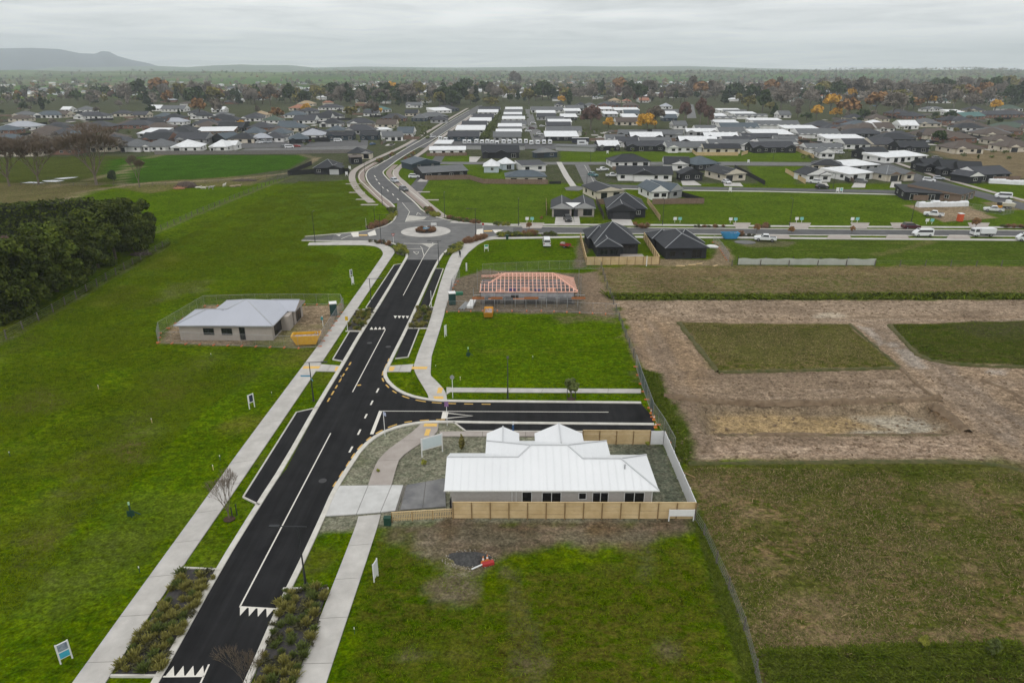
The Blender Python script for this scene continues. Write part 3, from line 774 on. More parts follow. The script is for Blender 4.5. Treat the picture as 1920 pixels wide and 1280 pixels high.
seg("lane_line", [(754,380),(768,397),(760,416)], 0.16, M_WHITE); seg("lane_line", [(760,416),(830,412.5)], 0.25, M_WHITE); seg("lane_line", [(768,408),(804,406)], 0.2, M_WHITE)
seg("give_way_triangle", [(783,399),(790,402.5),(781,403),(783,399)], 0.18, M_WHITE)
mark("splitter_hatching", [[(657,436),(672,434),(673,444),(662,444.5)], [(689,437),(703,431),(706,441),(692,443)]], M_WHITE, 0.03)
mark("tactile_strip", [[(673,440),(689,440),(689,442),(673,442)]], M_TACT, 0.03)
seg("lane_line", [(640,448),(652,443),(660,441)], 0.22, M_WHITE); mark("lane_arrow", [[(630,440.5),(640,440),(636,443)]], M_WHITE)
mark("splitter_hatching", [[(894,430),(906,429),(906,444),(893,440)], [(923,431),(944,431),(934,436),(928,437)]], M_WHITE, 0.03)
mark("tactile_strip", [[(907,432.5),(923,432),(923,434),(907,434.5)]], M_TACT, 0.03)
for p in ([(702,315),(722,301)],[(730,297),(758,280)],[(772,272),(812,250)],[(826,242),(880,211)]):
    seg("lane_line", p, 0.18, M_WHITE, 0.03)
for x, y in ((703,331),(706,337),(711,344),(718,352),(727,357.5),(737,365),(746,374)):
    seg("lane_dash", [(x-1.3,y-1.6),(x+1.3,y+1.6)], 0.35, M_WHITE, 0.03)
seg("lane_line", [(1096,310),(1116,346)], 0.15, M_WHITE, 0.03)
# dashed yellow no-stopping lines along the kerbs
def ydash(pts, n, w=0.22, fill=0.55):
    W = smooth(GP(pts), 2)
    W = resample(W, 0.2); tot = len(W)
    o = MB()
    for k in range(n):
        i0 = int(k / n * (tot - 1)); i1 = int((k + fill) / n * (tot - 1))
        s_ = W[i0:i1 + 1]
        if len(s_) > 2: s_ = s_[::max(1, len(s_) // 4)] + [s_[-1]]
        if len(s_) < 2: continue
        l, r = ribbon(s_, w); m2 = strip_mesh(l, r, 0.022, 0.026)
        o.add(m2.v, m2.f)
    tag(o.build("no_stopping_line", M_YEL), kind="structure")
ydash([(658,679),(610,760)], 7)
ydash([(730,672),(722,690),(717,700),(717,714),(735,733),(762,746),(800,754),(850,757),(940,758)], 12)
ydash([(625,912),(648,877),(671,840),(703,812),(746,793.5),(788,787.5),(850,786)], 11)
for p in ([(570,687),(601,687),(598,691.5),(567,691.5)],[(630,688),(641,688),(637,696),(627,696)],[(731,688),(741,688),(737,696),(729,696)],[(772,688),(802,688),(800,692.5),(772,692.5)],
          [(822,727),(831,727.5),(828,737.5),(819,737.5)],[(812,743.5),(831,743.5),(832,748.5),(815,748.5)],[(796,794.5),(820,794.5),(819,800),(794,800)],[(799,805),(808,805),(804,817),(795,817)]):
    tag(MB().prism(GP(p), 0.03, 0.078).build("tactile_paving", M_TACT), kind="structure")
seg("lane_arrow", [(670,722.5),(677,721.5)], 0.35, M_YEL)
# manhole covers
M_IRON = mat("cast_iron", (.055,.055,.056), 0.7, 0.2, 8.0)
for px, py, where in ((605,901,"in the near lane beside the driveway apron"), (693,643,"in the dark road by the left parking bay"), (728,650,"in the dark road by the right parking bay")):
    a = G(px, py); b_ = MB(); b_.tube((a[0],a[1],0.0),(a[0],a[1],0.032),0.42,n=16)
    for k in range(-2, 3): b_.box(a[0]-.3, a[0]+.3, a[1]+k*.12-.02, a[1]+k*.12+.02, 0.03, 0.042)
    tag(b_.build("manhole_cover", M_IRON), "round cast iron manhole cover " + where, "manhole cover", "manhole covers in the near road")
# roundabout apron and garden
rc = G(798.5, 434.3)
def disc(r, z0, z1, name, m, n=40, parent=None):
    return MB().prism([(rc[0]+r*math.cos(2*math.pi*i/n), rc[1]+r*math.sin(2*math.pi*i/n)) for i in range(n)], z0, z1).build(name, m, parent)
tag(disc(6.6, -0.05, 0.10, "roundabout_apron", M_CONC), kind="structure")
tag(disc(2.7, 0.0, 0.24, "roundabout_garden", M_MULCH, 24), kind="structure")

# ------------------------------------------------------------------ houses
ROOFC = {"charcoal": (.026,.028,.033), "dark grey": (.048,.050,.058), "grey": (.115,.12,.125), "pale grey": (.34,.355,.39), "white": (.67,.68,.69),
         "brown": (.088,.068,.056), "blue grey": (.075,.095,.112), "terracotta": (.30,.13,.075), "green": (.065,.095,.072), "tan": (.33,.24,.14), "teal": (.07,.15,.14)}
WALLC = {"white": (.74,.73,.71), "cream": (.60,.54,.44), "grey": (.34,.34,.34), "dark": (.022,.023,.026), "brick": (.22,.12,.085), "brown brick": (.19,.135,.10), "navy": (.035,.052,.068), "taupe": (.36,.32,.285), "pale blue": (.46,.52,.56), "teal": (.10,.17,.17)}
def roofm(c): return mat("roof_" + c.replace(" ", "_"), ROOFC[c], 0.6, 0.12, 0.6, spec=0.15 if sum(ROOFC[c])<.4 else .3)
def wallm(c): return mat("wall_" + c.replace(" ", "_"), WALLC[c], 0.85, 0.07, 1.5)
M_GLASS = mat("window_glass", (.012,.014,.017), 0.12, 0.2, 2.0, spec=0.6)
M_FRAME_D = mat("frame_dark", (.025,.025,.027), 0.5, 0.1)
M_FRAME_W = mat("frame_white", (.70,.70,.68), 0.6, 0.05)
M_TRIM = mat("ridge_light", (.34,.35,.36), 0.5, 0.1)
M_GDOOR = mat("garage_door_dark", (.030,.032,.036), 0.5, 0.1)
M_GDOOR_L = mat("garage_door_light", (.48,.49,.48), 0.5, 0.06)
WCACHE = {}
def window(parent, x, y, z, rz, w, h, dark=True, far=False):
    """front face looks along local -y"""
    key = (round(w, 1), round(h, 1), dark, far); w, h = key[0], key[1]
    fm = M_FRAME_D if dark else M_FRAME_W
    if key not in WCACHE:
        f = MB(); t_ = 0.07
        f.box(-w/2, w/2, -.05, .03, 0, t_); f.box(-w/2, w/2, -.05, .03, h - t_, h)
        f.box(-w/2, -w/2 + t_, -.049, .03, t_, h - t_); f.box(w/2 - t_, w/2, -.049, .03, t_, h - t_)
        if w > 1.0: f.box(-t_/2, t_/2, -.048, .03, t_, h - t_)
        p = MB()
        p.box(-w/2 + t_, w/2 - t_, -.02, .02, t_, h - t_)
        if far:
            f.add(p.v, p.f, 1); WCACHE[key] = (f.mesh("window", [fm, M_GLASS]), None)
        else: WCACHE[key] = (f.mesh("window", fm), p.mesh("pane", M_GLASS))
    fme, pme = WCACHE[key]
    o = link("window", fme, parent); o.location = (x, y, z); o.rotation_euler = (0, 0, rz)
    if pme: link("pane", pme, o)
    return o
def garage_door(parent, x, y, z, rz, w, h=2.15, m=None):
    b = MB(); n = 4
    for k in range(n): b.box(-w/2, w/2, -.05 + .004 * (k % 2), .02, k * h / n + .01, (k + 1) * h / n - .01)
    b.box(-w/2, w/2, -.02, .025, 0, h)
    o = b.build("garage_door", m or M_GDOOR, parent); o.location = (x, y, z); o.rotation_euler = (0, 0, rz); return o
def roof_wing(b, x0, x1, y0, y1, ze, p, kind, t=0.16, caps=None):
    """kind: gx/gy gable with the ridge along x/y, hx/hy hips, 'flat', 'my' single slope rising to the back, 'mx' rising to +x"""
    tp = math.tan(math.radians(p)); zb, zt = ze - .04, ze + t - .04
    if kind in ("gy", "hy"):
        s = MB(); c = []
        roof_wing(s, y0, y1, -x1, -x0, ze, p, kind[0] + "x", t, c)
        b.add([(-v[1], v[0], v[2]) for v in s.v], [], 0)
        o = len(b.v) - len(s.v)
        for f, m_ in zip(s.f, s.m): b.f.append(tuple(i + o for i in f)); b.m.append(m_)
        if caps is not None: caps += [((-q_[1], q_[0], q_[2]), (-r_[1], r_[0], r_[2])) for q_, r_ in c]
        return
    E = [(x0,y0),(x1,y0),(x1,y1),(x0,y1)]
    lo = [(a, c_, zb) for a, c_ in E]
    if kind in ("gx", "hx"):
        d = (y1 - y0) / 2; ym = (y0 + y1) / 2; ins = 0.0
        if kind == "hx":
            ins = min(d, (x1 - x0) / 2 - 0.05)
        zr = zt + d * tp
        hi = [(a, c_, zt) for a, c_ in E]; R0, R1 = (x0 + ins, ym, zr), (x1 - ins, ym, zr)
        b.add(lo + hi + [R0, R1], [(4,5,9,8),(6,7,8,9)], 0)
        o = len(b.v) - 10
        def ff(f, m_): b.f.append(tuple(i + o for i in f)); b.m.append(m_)
        ff((5,6,9), 0 if kind == "hx" else 1); ff((7,4,8), 0 if kind == "hx" else 1)
        for f in ((0,1,5,4),(1,2,6,5),(2,3,7,6),(3,0,4,7)): ff(f, 2)
        ff((3,2,1,0), 2)
        if caps is not None:
            if (x1 - x0) - 2 * ins > 0.3: caps.append((R0, R1))
            if kind == "hx":
                caps += [(hi[0], R0), (hi[3], R0), (hi[1], R1), (hi[2], R1)]
    else:
        if kind == "flat": hs = [zt] * 4
        elif kind == "my": hs = [zt, zt, zt + (y1 - y0) * tp, zt + (y1 - y0) * tp]
        elif kind == "mx": hs = [zt, zt + (x1 - x0) * tp, zt + (x1 - x0) * tp, zt]
        elif kind == "mX": hs = [zt + (x1 - x0) * tp, zt, zt, zt + (x1 - x0) * tp]
        hi = [(a, c_, h_) for (a, c_), h_ in zip(E, hs)]
        b.add(lo + hi, [(4,5,6,7)], 0); o = len(b.v) - 8
        for f in ((0,1,5,4),(1,2,6,5),(2,3,7,6),(3,0,4,7)): b.f.append(tuple(i + o for i in f)); b.m.append(2 if max(hs) - min(hs) < .3 else 1)
        b.f.append((3+o,2+o,1+o,0+o)); b.m.append(2)
def build_house(name, label, loc, rz, wings, roof, wall, group=None, light_caps=False, gable=None, fascia=None, wins=(), doors=(), oh=0.5, far=False, dark_frames=None, caps_at=None, cat="house"):
    t_ = thing(name, label, cat, (loc[0], loc[1], 0), rz, group)
    rb, wb, caps = MB(), MB(), []
    for k, w in enumerate(wings):
        x0, x1, y0, y1, ze, p, kind = w[:7]
        roof_wing(rb, x0, x1, y0, y1, ze - 0.012 * k, p, kind, caps=caps)
        i = min(oh, (x1 - x0) * .2, (y1 - y0) * .2); j = i + 0.003 * k
        if len(w) < 8: wb.box(x0 + j, x1 - j, y0 + j, y1 - j, -0.1, ze - 0.05 - 0.012 * k)
    gm_ = gable or wallm(wall); fm = fascia or roofm(roof)
    rb.build("roof", [roofm(roof), gm_, fm], t_)
    if wb.f: wb.build("wall", wallm(wall), t_)
    if caps_at: caps = caps_at
    if not far and caps:
        cb = MB()
        for a, c_ in caps: cb.bar(Vector(a) + Vector((0,0,.03)), Vector(c_) + Vector((0,0,.03)), 0.13, 0.06)
        cb.build("ridge_cap", mat("cap_pale", (.50,.51,.52), .5, .05) if roof == "bright white" else (M_TRIM if light_caps else roofm(roof)), t_)
    df = (wall in ("white", "cream", "taupe", "grey")) if dark_frames is None else dark_frames
    for (x, y, z, r, w, h) in wins: window(t_, x, y, z, r, w, h, df, far)
    for (x, y, z, r, w, h, m_) in doors:
        garage_door(t_, x, y, z, r, w, h, m_)
    return t_
def P2(v, ze=2.5): return GV(v[0], v[1], ze)
def proj(p):
    rz_ = p[2] - CAM_H; d_ = p[1] * CP - rz_ * SP
    return (960 + FPX * p[0] / d_, 640 - FPX * (p[1] * SP + rz_ * CP) / d_)
def house(label, a, b_, ytop, kind, roof, wall, pitch=22, fg=(), group=None, caps=False, gable=None, depth=None, name="house", far=None, ze=2.5, nw=None, fgdoor=None, fascia=None, maxd=9.0, mono=6):
    """a, b_: the two ends of the front eave in the photograph; ytop: the row where the ridge (or back edge) shows"""
    A, B = P2(a, ze), P2(b_, ze)
    if A.x > B.x: A, B = B, A
    W = (B - A).length; ang = math.atan2(B.y - A.y, B.x - A.x); mid = (A + B) / 2
    nrm = Vector((-math.sin(ang), math.cos(ang), 0))
    tp = math.tan(math.radians(pitch))
    if far is None: far = mid.length > 420
    def solve(fz, lo=1.5, hi=40.0):
        for _ in range(40):
            m_ = (lo + hi) / 2; q_ = mid + nrm * m_; q_ = Vector((q_.x, q_.y, fz(m_)))
            if proj(q_)[1] > ytop: lo = m_
            else: hi = m_
        return lo
    wings, wins, doors = [], [], []
    h2 = W / 2
    rnd = random.Random(int(a[0] * 13 + a[1] * 7))
    if kind in ("g", "h"):
        d = min(maxd, max(2.2, solve(lambda m_: ze + m_ * tp)))
        if depth: d = depth / 2
        wings.append((-h2, h2, 0, 2 * d, ze, pitch, kind + "x")); D = 2 * d
    elif kind == "f":
        zr = ze + h2 * tp
        D = depth or min(24, max(5, solve(lambda m_: zr)))
        wings.append((-h2, h2, 0, D, ze, pitch, "gy"))
    elif kind == "F":      # hip with the ridge running away from the front
        zr = ze + h2 * tp
        D = depth or min(26, max(W * .8, solve(lambda m_: zr) + h2))
        wings.append((-h2, h2, 0, D, ze, pitch, "hy"))
    elif kind == "t":
        D = depth or min(22, max(4, solve(lambda m_: ze + .12)))
        wings.append((-h2, h2, 0, D, ze, 0, "flat"))
    elif kind == "m":
        tm_ = math.tan(math.radians(mono))
        D = depth or min(20, max(4, solve(lambda m_: ze + m_ * tm_)))
        wings.append((-h2, h2, 0, D, ze, mono, "my"))
    i_ = min(0.5, W * .2)
    used = []
    for k, g in enumerate(fg):
        u0 = (g[0] - a[0]) / (b_[0] - a[0]) * W - h2; u1 = (g[1] - a[0]) / (b_[0] - a[0]) * W - h2
        if u0 > u1: u0, u1 = u1, u0
        pr = g[2] if len(g) > 2 else 0.8
        wd = u1 - u0
        wings.append((u0, u1, -pr, min(D * .55, wd * .9 + 1), ze, pitch + 1, "gy"))
        used.append((u0, u1)); kd = g[3] if len(g) > 3 else "w"
        yy = -pr + min(.5, wd * .2) - .0
        cx_ = (u0 + u1) / 2
        if kd == "d": doors.append((cx_, yy, 0, 0, min(4.8, wd * .62), 2.15, fgdoor))
        elif kd == "w": wins.append((cx_, yy, .8, 0, min(1.8, wd * .4), 1.25))
        elif kd == "b": wins.append((cx_, yy, .2, 0, min(2.6, wd * .55), 2.0))
    # windows of the front and of the visible side
    n = nw if nw is not None else max(1, int(W / 4.2))
    if kind == "f" and nw is None: n = 2 if W > 6 else 1
    for k in range(n):
        x = -h2 + i_ + (k + .5) * (W - 2 * i_) / n + rnd.uniform(-.4, .4)
        if any(u0 - .3 < x < u1 + .3 for u0, u1 in used): continue
        r_ = rnd.random()
        if r_ < .25: wins.append((x, i_, .1, 0, 2.2, 2.0))
        else: wins.append((x, i_, .85, 0, rnd.choice([1.2, 1.6, 1.8]), 1.2))
    side = -1 if mid.x > 0 else 1
    ns = max(1, int(D / 6)) if abs(mid.x) > 25 else 0
    for k in range(ns):
        wins.append((side * (h2 - i_), i_ + (k + .5) * (D - 2 * i_) / ns, .85, side * math.pi / 2, 1.4, 1.2))
    return build_house(name, label, mid, ang, wings, roof, wall, group, caps, gable, fascia, wins, doors, far=far)
# ---- the white roofed house in front
M_BRICKW = mat("pale_brick", (.46,.435,.405), 0.85, 0.0, 6.0, col2=(.54,.515,.48), bump=0.2, bscale=14)
def brick_rows(m):
    t_ = m.node_tree; b_ = t_.nodes["Principled BSDF"]
    c = t_.nodes.new("ShaderNodeTexCoord"); mp = t_.nodes.new("ShaderNodeMapping")
    mp.inputs["Rotation"].default_value = (math.pi / 2, 0, 0)
    br_ = t_.nodes.new("ShaderNodeTexBrick"); br_.inputs["Scale"].default_value = 1.0
    br_.inputs["Brick Width"].default_value = .23; br_.inputs["Row Height"].default_value = .086; br_.inputs["Mortar Size"].default_value = .008
    br_.inputs["Color1"].default_value = (.47,.445,.415,1); br_.inputs["Color2"].default_value = (.40,.37,.345,1); br_.inputs["Mortar"].default_value = (.55,.53,.50,1)
    t_.links.new(c.outputs["Object"], mp.inputs[0]); t_.links.new(mp.outputs[0], br_.inputs["Vector"]); t_.links.new(br_.outputs["Color"], b_.inputs["Base Color"])
brick_rows(M_BRICKW)
MATS["wall_pale_brick"] = M_BRICKW; WALLC["pale brick"] = (.46,.43,.40)
def ribbed(name, col, rough=0.45):
    m = mat(name, col, rough, 0.03, 0.25, spec=0.35)
    t_ = m.node_tree; b_ = t_.nodes["Principled BSDF"]
    c = t_.nodes.new("ShaderNodeTexCoord"); wv = t_.nodes.new("ShaderNodeTexWave"); wv.inputs["Scale"].default_value = 0.42
    wv.bands_direction = 'X'
    t_.links.new(c.outputs["Object"], wv.inputs["Vector"])
    bp_ = t_.nodes.new("ShaderNodeBump"); bp_.inputs["Strength"].default_value = 0.25; bp_.inputs["Distance"].default_value = 0.03
    t_.links.new(wv.outputs["Fac"], bp_.inputs["Height"]); t_.links.new(bp_.outputs[0], b_.inputs["Normal"])
    return m
MATS["roof_bright_white"] = ribbed("bright_white_roof", (.70,.71,.72)); ROOFC["bright white"] = (.78,.79,.8)
MATS["roof_silver"] = ribbed("silver_roof", (.39,.405,.455)); ROOFC["silver"] = (.4,.42,.46)
hx, hy = -6.5, 55.7
def capz(p, L_):
    tp_ = math.tan(math.radians(p)); return [((a[0],a[1],2.62+a[2]*tp_),(c[0],c[1],2.62+c[2]*tp_)) for a, c in L_]
W1 = [(0, 9.5, 0, 6.8, 2.5, 25, "gx"), (3.7, 16.8, 0.0, 9.4, 2.5, 25, "hx"), (8.5, 20.6, 0.0, 6.5, 2.5, 25, "hx"),
      (3.7, 7.3, 3.0, 11.1, 2.5, 25, "gy"), (9.0, 14.3, 3.0, 11.1, 2.5, 25, "gy")]
wh = build_house("house", "pale brick house with a bright white roof of several ridges behind a new timber fence", (hx, hy), 0, W1, "bright white", "pale brick",
    wins=[(7.95, .5, .1, 0, 1.0, 2.0), (10.35, .5, .85, 0, 1.9, 1.2), (13.35, .5, 1.2, 0, .8, .8), (15.1, .5, .85, 0, 1.6, 1.2), (19.0-.6, .5, .85, 0, 2.0, 1.2)],
    dark_frames=False, fascia=M_FRAME_W, light_caps=True, caps_at=capz(25, [((0,3.4,3.4),(7.1,3.4,3.4)),((7.1,3.4,3.4),(8.4,4.7,4.7)),((8.4,4.7,4.7),(12.1,4.7,4.7)),((12.1,4.7,4.7),(13.55,3.25,3.25)),((13.55,3.25,3.25),(17.35,3.25,3.25)),((17.35,3.25,3.25),(20.6,0,0)),((17.35,3.25,3.25),(20.6,6.5,0)),((12.1,4.7,4.7),(16.8,9.4,0)),((8.4,4.7,4.7),(3.7,9.4,0)),((5.5,7.6,1.8),(5.5,11.1,1.8)),((11.65,6.75,2.65),(11.65,11.1,2.65))]))
for x in (6.5, 6.9, 20.1): MB().tube((x,.46,0),(x,.46,2.45),.05,n=8).build("downpipe", M_FRAME_W, wh)
gb = MB(); gb.bar((-.05,-.06,2.56),(20.65,-.06,2.56),.12,.12); gb.build("gutter", M_FRAME_W, wh)
vb = MB(); vb.tube((17.6,2.2,3.4),(17.6,2.2,4.0),.07,n=8); vb.tube((17.6,2.2,4.0),(17.6,2.2,4.06),.12,n=8); vb.build("vent_pipe", M_TRIM, wh)
# meter box hung by the side gate
# ---- the silver roofed house at the left
W2 = [(0, 10, 0, 7.8, 2.5, 20, "hx"), (3.3, 15.8, 0, 12.8, 2.5, 20, "hx"), (9.0, 17.1, 7.2, 13.0, 2.5, 20, "gx")]
w2 = build_house("house", "unfinished taupe house with a silver hipped roof in the left field", (-53.5, 101.2), -0.01, W2, "silver", "taupe",
    wins=[(5.2, .49, .9, 0, 1.7, 1.15), (8.1, .49, .9, 0, 1.7, 1.15), (10.55, .49, .05, 0, .9, 2.1), (15.32, 3.2, .3, math.pi/2, 3.2, 2.0), (16.62, 10.0, .1, math.pi/2, 2.4, 2.1)],
    dark_frames=True, fascia=M_TRIM, light_caps=True, caps_at=capz(20, [((0,0,0),(3.9,3.9,3.9)),((0,7.8,0),(3.9,3.9,3.9)),((3.9,3.9,3.9),(7.2,3.9,3.9)),((7.2,3.9,3.9),(9.5,6.4,6.2)),((9.5,6.4,6.2),(15.8,0,0)),((9.5,6.4,6.2),(15.8,12.8,0)),((9.5,6.4,6.2),(3.3,12.8,0)),((12.2,10.1,2.9),(17.1,10.1,2.9))]))
MB().box(15.0,16.6,5.0,7.0,-.05,2.4).build("porch_wall", wallm("taupe"), w2)
MB().box(16.1,16.5,6.9,7.2,-.05,2.5).build("porch_post", wallm("taupe"), w2)
# ---- the two dark houses south of the through road
b1 = build_house("house", "near black hip roofed house inside a new timber fence, left of a matching pair", (19.13, 152.9), 0.02,
    [(0, 10.9, 3.1, 20, 2.5, 22, "hx"), (0, 6.3, 0, 12, 2.5, 22, "hy"), (-0.9, 6, 8.6, 18.5, 2.5, 22, "hx")], "charcoal", "dark", light_caps=True,
    wins=[(2.0,.5,.6,0,1.8,1.4),(4.3,.5,.6,0,1.8,1.4),(8.4,3.6,.1,0,3.0,2.1)], dark_frames=True)
MB().box(0.5,11.5,-2.0,3.4,-.02,.06).build("patio", M_CONC2, b1)
b2 = build_house("house", "near black hip roofed house with bare earth around, right of a matching pair", (34.7, 151.6), 0.06,
    [(0, 10.3, 0, 15.5, 2.5, 23, "hy"), (-0.6, 6, 9.6, 16.5, 2.5, 23, "hx"), (4, 10.9, 5, 15, 2.5, 23, "hx")], "charcoal", "dark", light_caps=True,
    wins=[(2.0,.5,.6,0,1.4,1.2),(4.6,.5,.9,0,.6,.8),(7.6,.5,.2,0,2.4,1.9)], dark_frames=True)
# ---- houses just north of the through road
g_ = wallm("dark")
_l, _r = GV(1032,391,2.5), GV(1118,392,2.5); _w = (_r-_l).length
a1 = build_house("house", "dark roofed house with two front gables joined by a white triangular porch roof", (_l.x, _l.y), math.atan2(_r.y-_l.y,_r.x-_l.x),
    [(0,_w/2,0,14,2.5,24,"gy"),(_w/2,_w,.8,15,2.5,24,"gy")], "charcoal", "taupe", light_caps=True, gable=wallm("grey"), fascia=M_TRIM,
    wins=[(_w*.82,1.28,.3,0,2.6,1.9)], doors=[(_w*.25,.48,0,0,4.6,2.15,M_GDOOR)], dark_frames=True)
MB().add([(_w/2-2.3,3.6,3.66),(_w/2+2.3,3.6,3.66),(_w/2,.2,2.85),(_w/2-2.3,3.6,3.56),(_w/2+2.3,3.6,3.56),(_w/2,.2,2.75)],[(2,1,0),(3,4,5),(0,1,4,3),(1,2,5,4),(2,0,3,5)]).build("porch_roof", M_FRAME_W, a1)
garage_door(a1, _w*.56, .9, 0, 0, 1.2, 2.1, M_GDOOR)
a2 = house("charcoal house with a black gabled garage front and white side pillars", (1137,391.5), (1214,392.5), 363.5, "h", "charcoal", "dark", 23, fg=[(1137,1192,3.2,"d")], caps=True, depth=16, nw=3)
for px_, py_ in ((1141,405.5),(1181,406.5),(1189.5,406.5)):
    p_ = Vector((*G(px_, py_), 0)) - Vector(a2.location); c_, s_ = math.cos(-a2.rotation_euler.z), math.sin(-a2.rotation_euler.z); p_ = (p_.x*c_-p_.y*s_, p_.x*s_+p_.y*c_)
    MB().box(p_[0]-.35, p_[0]+.35, p_[1]-.2, p_[1]+.2, 0, 2.4).build("pillar", M_FRAME_W, a2)
house("cream walled house with one low dark gable facing the fence", (1116.6,360.5), (1174,358), 340, "f", "charcoal", "cream", 14, caps=True)
house("pale house with twin steep grey gables side by side", (1220,361), (1256,360), 336.7, "f", "blue grey", "white", 32, caps=True, depth=14, gable=wallm("white"), nw=2)
house("narrow pale grey gable attached to the twin gabled house by the green", (1257,360), (1283,356), 338, "f", "blue grey", "grey", 32, caps=True, depth=12, nw=1)
house("long charcoal house with a black central gable along the middle street", (1157,326.7), (1263,328), 314, "g", "charcoal", "white", 20, fg=[(1187,1229,1.2,"x")], caps=True, gable=g_, depth=13)
house("black gabled house with a bright red front door panel", (1277,327.5), (1321,326.7), 312.5, "f", "charcoal", "dark", 24, caps=True)
house("white walled house with a dark gable and a garage above a white car", (1357,328), (1402,326), 315, "f", "charcoal", "cream", 20, fg=[(1358,1378,.6,"d")], caps=True, depth=15)
house("long charcoal hip roofed house behind a brown fence and bare earth", (1147.5,304), (1221,303), 289, "h", "charcoal", "white", 22, caps=False)
house("white house with a dark gable and a mono pitched dark side", (1244,308), (1294,309), 294, "g", "charcoal", "white", 20, fg=[(1258,1292,1.0,"w")], caps=True)
house("dark brown walled house with a blue grey hip roof", (1306,310), (1352,307), 292.5, "h", "blue grey", "dark", 24)
house("pale grey roofed house with a glassy white gable beside a new timber fence", (1536,287.5), (1568,288), 275, "f", "grey", "white", 26, caps=True)
house("charcoal hip roofed house between the middle street and the white flat roof", (1520,309), (1583,312), 299, "h", "charcoal", "cream", 20, caps=True)
house("dark gabled house with an open garage and white car behind a timber fence", (1512,329), (1560,328), 311.5, "f", "charcoal", "white", 22, fg=[(1535,1560,.8,"w")], caps=True)
house("flat white roofed white house with a timber garage door", (1593,327.5), (1641.7,323.5), 313.5, "m", "white", "white", mono=3, nw=2)
house("grey roofed house with two small front gables, one of brown brick", (1662,328), (1714,325.5), 311, "h", "grey", "cream", 20, fg=[(1665,1687,1.0,"d"),(1692,1714,1.2,"w")], caps=True, gable=wallm("brown brick"))
house("large flat white roof behind the two front gables of a grey house", (1592,312.5), (1652,309), 300.5, "m", "white", "grey", mono=3)
house("low black flat roofed house inside a brown paling fence", (1696,361), (1768,363.5), 346, "m", "charcoal", "dark", mono=4)
d9 = house("charcoal single slope house with a long white side wall and brick end", (1804,366), (1833,357.5), 343, "m", "charcoal", "brown brick", mono=5, depth=17, fascia=M_FRAME_W)
for nme, lab, a, b__, yt in (("house","dark gabled house farthest of three in the step gabled terrace",(1736,312),(1776,312),297),("house","dark gabled house in the middle of the step gabled terrace",(1768,318),(1806,319),300),("house","dark gabled house nearest of three in the step gabled terrace",(1798,323),(1846,325),303)):
    house(lab, a, b__, yt, "g", "charcoal", "dark", 22, fg=[(a[0]-8, a[0]+14, 2.0, "w")], caps=False)
house("grey roofed house with a white trimmed gable at the right end of the terrace row", (1836,329), (1898,326), 312, "g", "dark grey", "dark", 22, fg=[(1808,1836,2.5,"w")], gable=wallm("white"))
house("black and white gabled house beyond the street corner at right", (1630,291), (1672,290), 276, "g", "charcoal", "dark", 22)
house("white walled house with a white flat roof by the ploughed field", (1660,296), (1742,292), 284, "m", "white", "white", mono=4)
# ---- left of the boulevard and around the bend
house("dark hip roofed house at the corner by the black fence", (586,316), (628,316), 299, "h", "charcoal", "dark", 20, fg=[(612,640,.5,"d")], fgdoor=M_GDOOR_L, caps=True)
house("small dark boxy house with timber slats at the bend of the boulevard", (656,296), (681,295), 290.5, "t", "brown", "dark", ze=3.0)
house("dark house with a gable facing the boulevard above the tan bank", (650,288), (682,288), 276.5, "h", "charcoal", "cream", 22, fg=[(676,697,1.0,"b")], gable=wallm("grey"))
house("blue grey house with low split gables east of the boulevard bend", (771,309), (828,305), 297, "f", "blue grey", "navy", 14, caps=True, depth=13)
house("long low grey roofed dark house behind a brown fence at the bend", (792,325.5), (879,320.5), 311, "g", "grey", "dark", 12, fascia=M_FRAME_D)
house("long white roofed house behind a brown fence by the caravan yard", (804,282), (874,281.5), 274, "g", "white", "white", 12, maxd=6)
house("grey block garage with a pale roof beside the caravan yard", (813,270), (846,270), 262.5, "t", "white", "grey", ze=3.0)
house("charcoal house with a black front gable and white ends", (903,287), (975,286.5), 273, "g", "charcoal", "dark", 22, fg=[(928,952,1.0,"x"),(903,917,1.5,"d")], gable=g_)
house("house with a pale gable front and navy side wall", (1002,287), (1047,285.5), 277, "f", "grey", "navy", 18, fg=[(1003,1024,.6,"d")], gable=wallm("grey"))
house("unfinished house with a tall white hipped roof, left of two white roofs", (905,312.5), (937,312.5), 294.5, "F", "white", "pale blue", 34, depth=9)
house("unfinished house with a smaller white hipped roof, right of two white roofs", (941,308), (967,307), 295, "F", "white", "pale blue", 34, depth=8)
house("flat dark roofed house beside the timber framed site", (978,311.5), (1026,310), 300.5, "m", "dark grey", "white", mono=4)
house("long blue grey roofed house behind the brown boundary fence", (947,332.5), (1026,332), 319.5, "h", "blue grey", "cream", 18)
